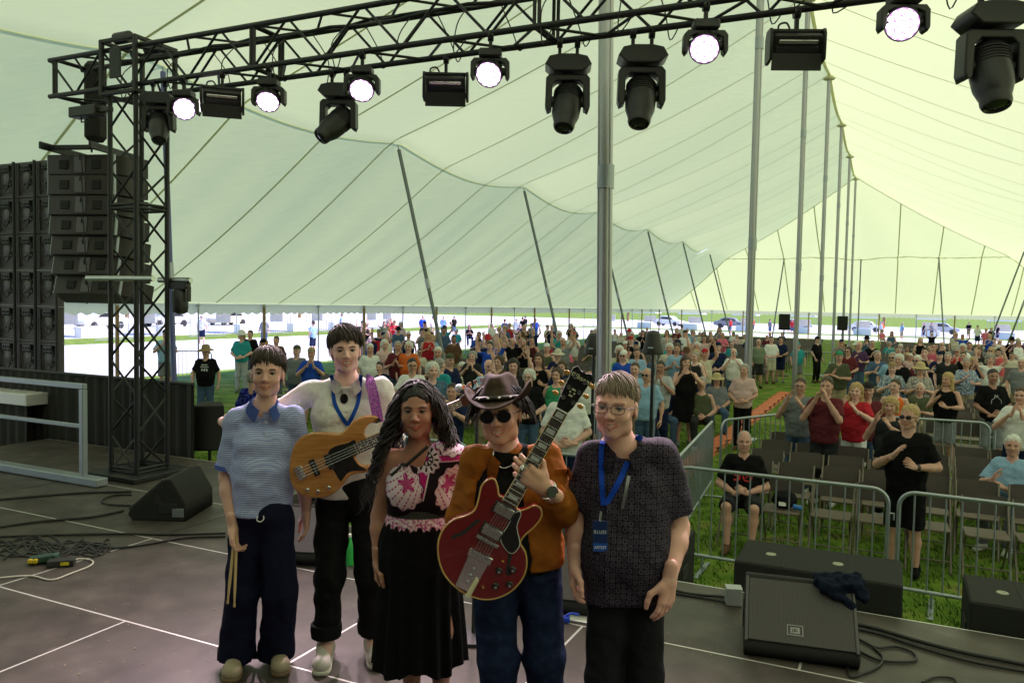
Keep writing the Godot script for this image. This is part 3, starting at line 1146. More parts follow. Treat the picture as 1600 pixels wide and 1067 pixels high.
func rig() -> void:
	M.lamp_glass = mat(lin(0.02, 0.02, 0.03), 0.08)
	M.fixture = mat(lin(0.017, 0.016, 0.018), 0.42)
	M.lit = mat(Color.WHITE, 0.3)
	M.lit.emission_enabled = true
	M.lit.emission = Color(1.0, 0.93, 0.98)
	M.lit.emission_energy_multiplier = 5.0
	M.lit_plate = mat(Color(0.5, 0.4, 0.5), 0.3)
	M.lit_plate.emission_enabled = true
	M.lit_plate.emission = Color(0.86, 0.62, 0.95)
	M.lit_plate.emission_energy_multiplier = 0.55
	M.silver_bar = mat(lin(0.5, 0.52, 0.5), 0.15, 0.9)
	var y := TRUSS_Y + TRUSS_W * 0.5
	var t := thing("lighting_truss", "black box truss beam carrying the stage lamps overhead", "truss")
	box_truss(t, Vector3(-8.45, y, TRUSS_Z), Vector3(6.6, y, TRUSS_Z), Vector3.UP, Vector3.BACK, 0.42)
	for k in 3:
		var m := MB.new()
		var pts := []
		for i in 40:
			pts.append(Vector3(-7.6 + i * 0.36, TRUSS_Y + 0.32 + 0.04 * k - 0.05 * absf(sin(i * 0.8 + k)), TRUSS_Z + 0.08 - 0.09 * k + 0.02 * sin(i * 1.3 + k)))
		tube(m, pts, 0.016, 6)
		obj("cable", m, M.rubber, t)
	for k in 26:        # slack loops below the chords
		var x := -7.3 + k * 0.33 + rng.randf_range(-0.1, 0.1)
		var z := TRUSS_Z + (0.2 if k % 2 == 0 else -0.2)
		var m := MB.new()
		tube(m, smooth_path([Vector3(x, TRUSS_Y + 0.3, TRUSS_Z), Vector3(x + 0.03, TRUSS_Y + 0.1, z * 1.0), Vector3(x + rng.randf_range(0.0, 0.1), TRUSS_Y - rng.randf_range(0.02, 0.16), z), Vector3(x + 0.14, TRUSS_Y + 0.0, z)], 4), 0.0055, 5)
		obj("cable", m, M.rubber, t)
	# towers
	for x in [-7.29, 6.3]:
		var tw := thing("truss_tower", "black lattice truss tower standing beside the drape" if x < 0 else "black lattice truss tower at the other end of the beam", "truss")
		box_truss(tw, Vector3(x, STAGE_Y + 0.06, TRUSS_Z), Vector3(x, TRUSS_Y - 0.03, TRUSS_Z), Vector3.RIGHT, Vector3.BACK, 0.42)
		var m := MB.new()
		box(m, Vector3(x, STAGE_Y + 0.03, TRUSS_Z), Vector3(0.75, 0.05, 0.75), Basis(), 0.006)
		obj("base_plate", m, M.truss, tw)
		m = MB.new()
		for sx in [-1.0, 1.0]:      # open frame that grips the beam
			for sz in [-1.0, 1.0]:
				box(m, Vector3(x + sx * 0.25, y, TRUSS_Z + sz * 0.25), Vector3(0.045, 0.58, 0.045), Basis(), 0.006)
			for sy in [-1.0, 1.0]:
				box(m, Vector3(x + sx * 0.25, y + sy * 0.27, TRUSS_Z), Vector3(0.04, 0.04, 0.46), Basis(), 0.006)
				box(m, Vector3(x, y + sy * 0.27, TRUSS_Z + sx * 0.25), Vector3(0.46, 0.04, 0.04), Basis(), 0.006)
		obj("sleeve_block", m, M.truss, tw)
		for sz in [-1.0, 1.0]:
			m = MB.new()
			rod(m, Vector3(x - 0.1, y + 0.30, TRUSS_Z + sz * 0.19), Vector3(x + 0.1, y + 0.30, TRUSS_Z + sz * 0.19), 0.06, 14)
			obj("guide_wheel", m, M.black, tw)
		if x < 0:
			for s in [-1.0, 1.0]:
				m = MB.new()
				rod(m, Vector3(x - 0.5, 2.94, TRUSS_Z + 0.24), Vector3(x + 0.5, 2.94, TRUSS_Z + 0.24), 0.03, 10) if s < 0 else rod(m, Vector3(x + 0.02, 2.94, TRUSS_Z - 0.24), Vector3(x + 0.5, 2.94, TRUSS_Z - 0.24), 0.03, 10)
				obj("cross_pipe", m, M.silver_bar, tw)
			m = MB.new()
			box(m, Vector3(x + 0.02, y + 0.01, TRUSS_Z + 0.3), Vector3(0.16, 0.3, 0.02), Basis(), 0.004)
			obj("gusset_plate", m, M.truss, tw)
	lamps()
	loudspeaker_hang()

func head_axis(d: Vector3) -> Basis:     # y along d, x level
	var yv := d.normalized()
	var xv := yv.cross(Vector3.UP).normalized()
	return Basis(xv, yv, xv.cross(yv))

func clamp_part(t: Node3D, xs: Array, bottom: float) -> void:
	for x in xs:
		var m := MB.new()
		tube(m, [Vector3(x - 0.025, 0.026, 0), Vector3(x + 0.025, 0.026, 0)], 0.04, 12)
		box(m, Vector3(x, bottom * 0.5 - 0.01, 0), Vector3(0.03, -bottom, 0.04), Basis(), 0.004)
		rod(m, Vector3(x, 0.03, 0.03), Vector3(x, 0.03, 0.09), 0.008, 6)
		obj("clamp", m, M.truss, t)

func spot_head(p: Vector3, aim: Vector3, yaw: float, s: float, label: String) -> void:
	var t := thing("moving_head", label, "stage light", place(p, yaw, s * 0.9), "dark moving head lamps")
	clamp_part(t, [-0.08, 0.08], -0.12)
	var m := MB.new()
	prism(m, PackedVector2Array([Vector2(-0.21, -0.19), Vector2(-0.17, -0.12), Vector2(-0.08, -0.10), Vector2(0.08, -0.10), Vector2(0.17, -0.12), Vector2(0.21, -0.19), Vector2(0.13, -0.255), Vector2(-0.13, -0.255)]), -0.14, 0.14, Transform3D(), 0.012)
	obj("base", m, M.fixture, t)
	m = MB.new()
	prism(m, PackedVector2Array([Vector2(-0.20, -0.30), Vector2(-0.17, -0.265), Vector2(0.17, -0.265), Vector2(0.20, -0.30), Vector2(0.205, -0.55), Vector2(0.185, -0.60), Vector2(0.145, -0.58), Vector2(0.14, -0.36), Vector2(0.10, -0.325), Vector2(-0.10, -0.325), Vector2(-0.14, -0.36), Vector2(-0.145, -0.58), Vector2(-0.185, -0.60), Vector2(-0.205, -0.55)]), -0.075, 0.075, Transform3D(), 0.012)
	obj("yoke", m, M.fixture, t)
	m = MB.new()
	rod(m, Vector3(0, -0.268, 0), Vector3(0, -0.25, 0), 0.06, 14)
	obj("pan_bearing", m, M.black, t)
	var b := head_axis(aim)
	var hx := Transform3D(b, Vector3(0, -0.50, 0))
	m = MB.new()
	lathe(m, [Vector2(0, -0.17), Vector2(0.085, -0.165), Vector2(0.118, -0.13), Vector2(0.128, -0.05), Vector2(0.132, 0.06), Vector2(0.126, 0.15), Vector2(0.105, 0.215), Vector2(0.098, 0.23), Vector2(0.098, 0.275), Vector2(0.088, 0.30), Vector2(0.078, 0.302)], 24, hx)
	var h := obj("head", m, M.fixture, t)
	for k in 5:
		m = MB.new()
		lathe(m, [Vector2(0.126, -0.004), Vector2(0.136, -0.004), Vector2(0.136, 0.004), Vector2(0.126, 0.004)], 24, hx * Transform3D(Basis(), Vector3(0, -0.09 + 0.022 * k, 0)))
		obj("cooling_fin", m, M.black, h)
	m = MB.new()
	lathe(m, [Vector2(0.079, 0.299), Vector2(0.07, 0.287), Vector2(0.05, 0.296), Vector2(0.0, 0.303)], 24, hx)
	obj("lens", m, M.lamp_glass, h)
	for sx in [-1.0, 1.0]:
		m = MB.new()
		rod(m, Vector3(sx * 0.12, -0.50, 0), Vector3(sx * 0.15, -0.50, 0), 0.05, 14)
		obj("tilt_bearing", m, M.black, t)

func wash_head(p: Vector3, target: Vector3, label: String, energy: float) -> void:
	var yaw := 0.42
	var t := thing("wash_light", label, "stage light", place(p, yaw, 0.92), "lit wash lamps")
	clamp_part(t, [0.0], -0.09)
	var m := MB.new()
	box(m, Vector3(0, -0.125, 0), Vector3(0.2, 0.075, 0.16), Basis(), 0.014)
	obj("base", m, M.fixture, t)
	m = MB.new()
	prism(m, PackedVector2Array([Vector2(-0.17, -0.20), Vector2(-0.14, -0.165), Vector2(0.14, -0.165), Vector2(0.17, -0.20), Vector2(0.172, -0.32), Vector2(0.155, -0.35), Vector2(0.133, -0.33), Vector2(0.125, -0.22), Vector2(0.08, -0.2), Vector2(-0.08, -0.2), Vector2(-0.125, -0.22), Vector2(-0.133, -0.33), Vector2(-0.155, -0.35), Vector2(-0.172, -0.32)]), -0.05, 0.05, Transform3D(), 0.01)
	obj("yoke", m, M.fixture, t)
	var pivot := Vector3(0, -0.275, 0)
	var aim := (Basis(Vector3.UP, -yaw) * (target - (p + pivot))).normalized()
	var hx := Transform3D(head_axis(aim), pivot)
	m = MB.new()
	lathe(m, [Vector2(0, -0.1), Vector2(0.07, -0.095), Vector2(0.1, -0.06), Vector2(0.112, 0.0), Vector2(0.118, 0.055), Vector2(0.118, 0.075), Vector2(0.111, 0.08), Vector2(0.109, 0.066)], 28, hx)
	var h := obj("head", m, M.fixture, t)
	for k in 16:
		var q := TAU * k / 16.0
		var f := MB.new()
		box(f, hx * Vector3(cos(q) * 0.113, 0.01, sin(q) * 0.113), Vector3(0.016, 0.07, 0.006), hx.basis * Basis(Vector3.UP, -q))
		obj("cooling_fin", f, M.black, h)
	m = MB.new()
	lathe(m, [Vector2(0.108, 0.068), Vector2(0.07, 0.073), Vector2(0.0, 0.075)], 28, hx)
	var plate := obj("lit_lens", m, M.lit_plate, h)
	for k in 19:
		var q := TAU * (k - 7) / 12.0 if k > 6 else TAU * (k - 1) / 6.0
		var rr := 0.085 if k > 6 else (0.045 if k > 0 else 0.0)
		var f := MB.new()
		lathe(f, [Vector2(0.0195, 0.0), Vector2(0.016, 0.004), Vector2(0.0, 0.0055)], 10, hx * Transform3D(Basis(), Vector3(cos(q) * rr, 0.0745, sin(q) * rr)))
		obj("led", f, M.lit, plate)
	for k in 3:
		var q := TAU * k / 3.0 + 0.5
		var f := MB.new()
		rod(f, hx * Vector3(cos(q) * 0.045, 0.07, sin(q) * 0.045), hx * Vector3(cos(q) * 0.045, 0.078, sin(q) * 0.045), 0.004, 6)
		obj("screw", f, M.black, h)
	for sx in [-1.0, 1.0]:
		var f := MB.new()
		rod(f, Vector3(sx * 0.1, -0.275, 0), Vector3(sx * 0.138, -0.275, 0), 0.035, 12)
		obj("tilt_bearing", f, M.black, t)
	var l := SpotLight3D.new()
	l.name = "beam"
	l.light_color = Color(1.0, 0.87, 0.93)
	l.light_energy = energy
	l.light_size = 0.1
	l.spot_range = 40.0
	l.spot_attenuation = 2.0
	l.spot_angle = 34.0
	l.spot_angle_attenuation = 0.8
	l.shadow_enabled = true
	t.add_child(l, true)
	l.position = hx * Vector3(0, 0.1, 0)
	l.look_at(target)

func panel_lamp(p: Vector3, yaw: float, label: String) -> void:
	var t := thing("blinder_panel", label, "stage light", place(p, yaw, 0.93), "unlit strip panels")
	clamp_part(t, [0.0], -0.1)
	var m := MB.new()
	box(m, Vector3(0, -0.11, 0), Vector3(0.42, 0.025, 0.05), Basis(), 0.004)
	for s in [-1.0, 1.0]:
		prism(m, PackedVector2Array([Vector2(-0.05, -0.10), Vector2(0.05, -0.10), Vector2(0.09, -0.16), Vector2(0.09, -0.34), Vector2(0.06, -0.36), Vector2(-0.06, -0.34), Vector2(-0.07, -0.14)]), s * 0.205 - 0.012, s * 0.205 + 0.012, Transform3D(Basis(Vector3.UP, PI / 2), Vector3.ZERO), 0.004)
	obj("bracket", m, M.fixture, t)
	var b := Basis(Vector3.RIGHT, 0.55)
	var c := Vector3(0, -0.235, 0)
	m = MB.new()
	box(m, c + b * Vector3(0, 0.02, -0.02), Vector3(0.37, 0.17, 0.12), b, 0.01)
	var body := obj("body", m, M.fixture, t)
	m = MB.new()
	box(m, c + b * Vector3(0, 0.055, 0.045), Vector3(0.30, 0.03, 0.02), b, 0.004)
	obj("reflector_strip", m, M.silver_bar, body)
	m = MB.new()
	box(m, c + b * Vector3(0, -0.005, 0.043), Vector3(0.33, 0.05, 0.012), b, 0.003)
	obj("lamp_window", m, M.lamp_glass, body)
	m = MB.new()
	var bb := Basis(Vector3.RIGHT, 0.15)
	box(m, Vector3(0, -0.355, 0.03), Vector3(0.385, 0.13, 0.008), bb, 0.002)
	obj("barn_door", m, M.fixture, t)
	m = MB.new()
	tube(m, smooth_path([Vector3(-0.15, -0.1, 0.03), Vector3(-0.14, -0.07, 0.04), Vector3(-0.09, -0.06, 0.04), Vector3(-0.06, -0.1, 0.03)], 4), 0.008, 6)
	obj("handle", m, M.fixture, t)

func hang_point(px: float, front: bool) -> Vector3:
	var z := TRUSS_Z + (TRUSS_W * 0.5 if front else -TRUSS_W * 0.5)
	var p := on_depth(px, 100, z)
	return Vector3(p.x, TRUSS_Y - 0.052, z)

func lamps() -> void:
	var stage_spot := Vector3(-1.3, 1.5, -1.2)
	var e := 7.0
	wash_head(hang_point(287, true), Vector3(-0.2, 2.2, -0.4), "blazing pinkish wash lamp hung beside the truss tower", e)
	wash_head(hang_point(420, true), Vector3(-3.4, 0.9, -2.4), "lit wash lamp turned sideways, hung between tower panel and spot head", e)
	wash_head(hang_point(566, true), Vector3(-2.2, 1.0, -2.2), "lit wash lamp hung in front of a tilted spot head", e)
	wash_head(hang_point(766, true), stage_spot + Vector3(-0.5, -0.4, 0), "lit wash lamp hung between strip panel and spot head", e)
	wash_head(hang_point(1101, true), Vector3(-0.6, 1.3, -1.4), "lit wash lamp with round bright face beside a pair of spot heads", e)
	wash_head(hang_point(1409, true), Vector3(-0.3, 1.9, -1.0), "lit wash lamp glaring beyond the widest strip panel", e)
	spot_head(hang_point(248, true), Vector3(0.2, -0.8, 0.55), 0.5, 0.85, "dark moving head in the glare beside the truss tower")
	spot_head(hang_point(530, false), Vector3(-0.55, -0.65, 0.45), 0.42, 0.95, "dark moving head tilted sideways, showing two lens glints")
	spot_head(hang_point(888, false), Vector3(-0.1, -0.85, 0.42), 0.4, 1.0, "dark moving head hanging just before the first tent pole")
	spot_head(hang_point(1003, false), Vector3(-0.08, -0.85, 0.42), 0.4, 1.02, "dark moving head hanging just past the first tent pole")
	spot_head(hang_point(1548, false), Vector3(0.0, -0.9, 0.32), 0.42, 1.1, "dark moving head with big smooth barrel at the beam's open end")
	panel_lamp(hang_point(347, true), 0.75, "unlit strip panel lamp beside the blazing lamp")
	panel_lamp(hang_point(697, false), 0.45, "unlit strip panel lamp with silver reflector and lowered flap")
	panel_lamp(hang_point(1243, false), 0.4, "unlit strip panel lamp hanging in front of the pole row")
	# a small follow lamp on the tower pipe and one on the beam's end
	var t := thing("tower_lamp", "small dark lamp can hung from the tower cross pipe", "stage light", place(Vector3(-6.95, 2.91, TRUSS_Z - 0.24)))
	var m := MB.new()
	lathe(m, [Vector2(0, -0.34), Vector2(0.075, -0.32), Vector2(0.085, -0.27), Vector2(0.085, -0.1), Vector2(0.06, -0.07), Vector2(0, -0.065)], 18)
	obj("can", m, M.fixture, t)
	m = MB.new()
	box(m, Vector3(0, -0.03, 0), Vector3(0.24, 0.08, 0.08), Basis(), 0.006)
	box(m, Vector3(0.13, -0.12, 0), Vector3(0.02, 0.16, 0.05), Basis(), 0.004)
	obj("bracket", m, M.fixture, t)
	t = thing("truss_camera", "dark boxy device with small handle clamped to the tower's outer side", "stage light", place(on_depth(135, 175, TRUSS_Z + 0.2)))
	m = MB.new()
	box(m, Vector3(0.0, 0, 0), Vector3(0.42, 0.11, 0.14), Basis(), 0.01)
	obj("body", m, M.fixture, t)
	m = MB.new()
	box(m, Vector3(0.28, 0.0, 0), Vector3(0.2, 0.05, 0.06), Basis(), 0.006)
	obj("arm", m, M.fixture, t)
	m = MB.new()
	tube(m, [Vector3(-0.09, -0.05, 0), Vector3(-0.09, -0.1, 0), Vector3(0.02, -0.1, 0), Vector3(0.02, -0.05, 0)], 0.008, 6)
	obj("handle", m, M.fixture, t)

func loudspeaker_hang() -> void:
	# line array seen from behind, hanging from a motor and a black bag
	var z := -6.25
	var c := on_depth(143, 360, z)
	var up := on_depth(143, 245, z).y
	var low := on_depth(143, 468, z).y
	var n := 7
	var h := (up - low) / n
	var t := thing("line_array", "hanging stack of dark line array loudspeakers seen from behind", "loudspeaker", place(Vector3(c.x, low, z), 0.30))
	M.array_box = mat(lin(0.04, 0.032, 0.034), 0.6)
	for i in n:
		var tilt := lerpf(-0.26, 0.02, float(i) / (n - 1))
		var b := Basis(Vector3.RIGHT, tilt)
		var y := h * (i + 0.5)
		var zo := -0.10 * pow(1.0 - float(i) / (n - 1), 2.0)
		var m := MB.new()
		prism(m, PackedVector2Array([Vector2(-0.40, 0.20), Vector2(0.40, 0.20), Vector2(0.56, -0.22), Vector2(-0.56, -0.22)]), -(h * 0.5 - 0.006), h * 0.5 - 0.006, Transform3D(b * Basis(Vector3.RIGHT, -PI / 2) * Basis(Vector3.BACK, PI), Vector3(0, y, zo)), 0.01)
		var o := obj("cabinet", m, M.array_box, t)
		for s in [-1.0, 1.0]:
			m = MB.new()
			box(m, Vector3(s * 0.2, y, zo) + b * Vector3(0, 0, 0.205), Vector3(0.11, 0.1, 0.02), b, 0.006)
			obj("handle_cup", m, M.black_matt, o)
			m = MB.new()
			box(m, Vector3(s * 0.40, y, zo) + b * Vector3(0, 0, 0.17), Vector3(0.03, h * 0.96, 0.05), b, 0.005)
			obj("rigging_plate", m, M.galv, o)
		m = MB.new()
		box(m, Vector3(0.0, y, zo) + b * Vector3(0, 0, 0.205), Vector3(0.13, 0.18, 0.014), b, 0.004)
		obj("connector_plate", m, M.latch, o)
		m = MB.new()
		tube(m, smooth_path([Vector3(0.0, y + 0.05, zo + 0.21), Vector3(0.06, y + 0.1, zo + 0.27), Vector3(0.08, y - 0.08, zo + 0.27), Vector3(0.02, y - h * 0.7, zo + 0.22)], 4), 0.007, 5)
		obj("cable", m, M.rubber, o)
	var m := MB.new()
	for s in [-1.0, 1.0]:
		box(m, Vector3(s * 0.3, h * n + 0.05, 0.0), Vector3(0.03, 0.08, 0.9), Basis(), 0.006)
	box(m, Vector3(0, h * n + 0.05, -0.3), Vector3(0.63, 0.05, 0.05), Basis(), 0.006)
	box(m, Vector3(0, h * n + 0.05, 0.3), Vector3(0.63, 0.05, 0.05), Basis(), 0.006)
	obj("fly_frame", m, M.truss, t)
	m = MB.new()
	rod(m, Vector3(0, h * n + 0.05, 0), Vector3(0, TRUSS_Y + 0.03 - low, 0), 0.012, 6)
	obj("chain", m, M.truss, t)
	m = MB.new()
	box(m, Vector3(0.05, h * n + 0.62, 0.0), Vector3(0.2, 0.9, 0.22), Basis(), 0.05)
	obj("chain_bag", m, M.drape, t)

# ---------------------------------------------------------------- barricades and chairs
var bar_mesh: ArrayMesh

func barricade(a: Vector3, b: Vector3, label: String) -> void:
	a.y = 0.0; b.y = 0.0
	var len := a.distance_to(b)
	var d := (b - a).normalized()
	var t := thing("barricade", label, "barricade", Transform3D(Basis(d, Vector3.UP, d.cross(Vector3.UP)), a), "steel crowd barricades")
	var m := MB.new()
	var pts := []
	var rr := 0.14
	pts.append(Vector3(0, 0.13, 0))
	for i in 7:
		var q := PI * 0.5 * i / 6.0
		pts.append(Vector3(rr - cos(q) * rr, 1.08 - rr + sin(q) * rr, 0))
	for i in 7:
		var q := PI * 0.5 * i / 6.0
		pts.append(Vector3(len - rr + sin(q) * rr, 1.08 - rr + cos(q) * rr, 0))
	pts.append(Vector3(len, 0.13, 0))
	tube(m, pts, 0.019, 8)
	obj("outer_frame", m, M.galv, t)
	m = MB.new()
	rod(m, Vector3(0.0, 0.17, 0), Vector3(len, 0.17, 0), 0.019, 8)
	obj("bottom_rail", m, M.galv, t)
	if bar_mesh == null:
		var q := MB.new()
		rod(q, Vector3(0, 0.17, 0), Vector3(0, 1.07, 0), 0.008, 6, -1.0, false)
		bar_mesh = q.mesh()
	var n := int(len / 0.125)
	for i in range(1, n):
		obj("bar", bar_mesh, M.galv, t, place(Vector3(len * i / n, 0, 0)))
	for s in [0.3, len - 0.3]:
		m = MB.new()
		box(m, Vector3(s, 0.015, 0), Vector3(0.05, 0.02, 0.56), Basis(), 0.004)
		rod(m, Vector3(s, 0.02, 0), Vector3(s, 0.17, 0), 0.012, 6)
		obj("foot", m, M.galv, t)
	m = MB.new()
	tube(m, [Vector3(len, 0.86, 0), Vector3(len + 0.05, 0.86, 0), Vector3(len + 0.05, 0.8, 0)], 0.009, 6)
	obj("hook", m, M.galv, t)

var chair0: Node3D
var chair_far: ArrayMesh

func make_chair() -> void:
	M.chair_back = mat(lin(0.085, 0.068, 0.064), 0.5)
	M.chair_seat = mat(lin(0.13, 0.10, 0.08), 0.5)
	M.chair_leg = mat(lin(0.17, 0.14, 0.115), 0.4, 0.3)
	chair0 = thing("folding_chair", "", "chair", Transform3D(), "brown folding chairs")
	var m := MB.new()
	var poly := PackedVector2Array([Vector2(-0.20, -0.19), Vector2(0.20, -0.19), Vector2(0.205, 0.16), Vector2(0.17, 0.20), Vector2(-0.17, 0.20), Vector2(-0.205, 0.16)])
	prism(m, poly, -0.012, 0.012, Transform3D(Basis(Vector3.RIGHT, PI / 2), Vector3(0, 0.445, 0.0)), 0.006)
	obj("seat", m, M.chair_seat, chair0)
	m = MB.new()
	var cols := 8
	for side in [0.0, 1.0]:       # a curved slat
		for j in 2:
			pass
	var s0 := m.v.size()
	for i in cols + 1:
		var x := lerpf(-0.225, 0.225, float(i) / cols)
		var bow := -0.035 * (1.0 - pow(x / 0.225, 2.0))
		var e := 0.02 if i == 0 or i == cols else 0.0
		var nn := Vector3(-0.3 * x, 0.1, 1).normalized()
		for q in [[0.60 + e, 0.012], [0.605, 0.02], [0.79, -0.008], [0.80 - e, -0.016]]:
			m.add(Vector3(x, q[0], -0.215 + bow + q[1]), nn)
		for q in [[0.80 - e, -0.03], [0.60 + e, -0.006]]:
			m.add(Vector3(x, q[0], -0.222 + bow + q[1]), -nn)
	for i in cols:
		var k := s0 + i * 6
		for q in [[0, 1], [1, 2], [2, 3], [4, 5]]:
			m.quad(k + q[0], k + q[1], k + 6 + q[1], k + 6 + q[0])
	obj("backrest", m, M.chair_back, chair0)
	for s in [-1.0, 1.0]:
		m = MB.new()
		tube(m, [Vector3(s * 0.215, 0.0, 0.22), Vector3(s * 0.215, 0.45, -0.06), Vector3(s * 0.215, 0.79, -0.235)], 0.012, 6)
		obj("front_leg", m, M.chair_leg, chair0)
		m = MB.new()
		tube(m, [Vector3(s * 0.195, 0.0, -0.27), Vector3(s * 0.195, 0.44, 0.10)], 0.012, 6)
		obj("rear_leg", m, M.chair_leg, chair0)
	m = MB.new()
	rod(m, Vector3(-0.215, 0.12, 0.145), Vector3(0.215, 0.12, 0.145), 0.009, 6)
	obj("crossbar", m, M.chair_leg, chair0)
	var f := MB.new()
	for c in chair0.get_children():
		pass
	box(f, Vector3(0, 0.445, 0), Vector3(0.4, 0.024, 0.39))
	box(f, Vector3(0, 0.7, -0.225), Vector3(0.44, 0.19, 0.02), Basis(Vector3.RIGHT, -0.25))
	for s in [-1.0, 1.0]:
		rod(f, Vector3(s * 0.215, 0, 0.22), Vector3(s * 0.215, 0.79, -0.235), 0.012, 4)
		rod(f, Vector3(s * 0.195, 0, -0.27), Vector3(s * 0.195, 0.44, 0.1), 0.012, 4)
	chair_far = f.mesh()

var first_chair := true
var chair_total := 0
func chair(p: Vector3, yaw: float, label: String) -> void:
	chair_total += 1
	if first_chair:
		first_chair = false
		chair0.transform = place(p, yaw)
		chair0.set_meta("label", label)
	else:
		copy_of(chair0, place(p, yaw), label)

func barriers_and_chairs() -> void:
	var top := func(px, py): return on_height(px, py, 1.08)
	var zf := -8.28
	barricade(Vector3(-1.98, 0, zf), Vector3(0.05, 0, zf + 0.05), "steel barricade in front of the man in the black 50 shirt")
	barricade(Vector3(0.14, 0, zf + 0.06), Vector3(2.45, 0, zf + 0.2), "steel barricade hooked on beside the clapping man in sunglasses")
	barricade(Vector3(-4.4, 0, zf), Vector3(-2.05, 0, zf), "steel barricade behind the guitarist and the man with the lanyard")
	barricade(Vector3(-6.8, 0, zf), Vector3(-4.47, 0, zf), "steel barricade behind the bassist and the woman")
	barricade(Vector3(-2.05, 0, -8.4), Vector3(-2.33, 0, -11.95), "steel barricade running back along the grass aisle")
	barricade(top.call(1128, 657), top.call(1236, 645), "steel barricade crossing behind the seated man, beside the tent pole")
	barricade(top.call(1262, 645), top.call(1283, 644) + Vector3(0.2, 0, -0.3), "short steel barricade end beside the man in the grey shirt")
	barricade(top.call(1284, 645), top.call(1548, 661), "steel barricade in front of the woman in red and the blonde woman")
	barricade(top.call(1556, 664), top.call(1556, 664) + Vector3(2.3, 0, 0.1), "steel barricade beyond the man in the black animal shirt")
	barricade(top.call(1246, 549), top.call(1306, 551), "far steel barricade behind the walking man in black")
	barricade(top.call(1385, 546), top.call(1470, 548), "far steel barricade among the seated rows")
	barricade(top.call(1478, 549), top.call(1572, 553), "far steel barricade beside the man in the pink shirt")
	barricade(top.call(252, 548), top.call(330, 549), "sunlit steel barricade on the paving behind the man in the hat")
	make_chair()
	for r in 5:
		for c in 8:
			var p := Vector3(-1.53 + 0.5 * c + 0.03 * r, 0, -9.62 - 0.84 * r)
			p += Vector3(rng.randf_range(-0.03, 0.03), 0, rng.randf_range(-0.04, 0.04))
			if r == 0 and c == 4:
				p.z += 0.0
			var lab := "brown folding chair in the %s row of the fenced seat pen" % ["first", "second", "third", "fourth", "fifth"][r]
			if r == 0 and c == 0:
				lab = "brown folding chair under the man in the black 50 shirt"
			elif r == 0 and c == 1:
				lab = "brown folding chair holding a dark bag"
			chair(p, rng.randf_range(-0.06, 0.06), lab)
	var far := []
	for side in 2:
		for r in 48:
			var z := -14.9 - 0.95 * r
			for c in (19 if side == 0 else 17):
				var x := (-4.3 - 0.52 * c) if side == 0 else (-0.2 + 0.52 * c)
				if side == 1 and r == 0:
					continue
				var p := Vector3(x + rng.randf_range(-0.05, 0.05), 0, z + rng.randf_range(-0.06, 0.06))
				if side == 1 and z > -26.0 and x > 4.6:
					continue       # out of sight
				if z > -22.4 or (z > -23.4 and side == 1):
					chair(p, rng.randf_range(-0.12, 0.12), "brown folding chair in the %s audience row %s" % [["first", "second", "third", "fourth", "fifth", "sixth", "seventh", "eighth", "ninth", "tenth"][mini(r, 9)], "between aisle and eave" if side == 0 else "behind the seat pen"])
				elif z > -58.0:
					far.append(place(p, rng.randf_range(-0.15, 0.15)))
	var mm := MultiMesh.new()
	mm.transform_format = MultiMesh.TRANSFORM_3D
	mm.mesh = chair_far
	mm.instance_count = far.size()
	for i in far.size():
		mm.set_instance_transform(i, far[i])
	var g := MultiMeshInstance3D.new()
	g.name = "far_chairs"
	g.multimesh = mm
	g.material_override = M.chair_back
	add_child(g)
	g.set_meta("kind", "stuff")
	tag(g, "rows upon rows of brown chairs deep in the tent", "chairs")
	# orange cable ramp
	var t := thing("cable_ramp", "long orange cable ramp laid along the grass aisle", "cable ramp")
	M.orange = tri_map(mat(Color.WHITE, 0.7), noise_tex(256, 0.03, [[0.0, lin(0.42, 0.085, 0.02)], [1.0, lin(0.62, 0.15, 0.04)]], 41, 4), 0.8)
	for i in 16:
		var m := MB.new()
		prism(m, PackedVector2Array([Vector2(-0.22, 0), Vector2(0.22, 0), Vector2(0.12, 0.055), Vector2(-0.12, 0.055)]), -0.455, 0.455, Transform3D(Basis(), Vector3(-3.08, 0.005, -13.2 - 0.92 * i)), 0.004)
		obj("ramp_section", m, M.orange, t)

# ---------------------------------------------------------------- people
const HEAD_TOP := 0.235
var hairs := {}

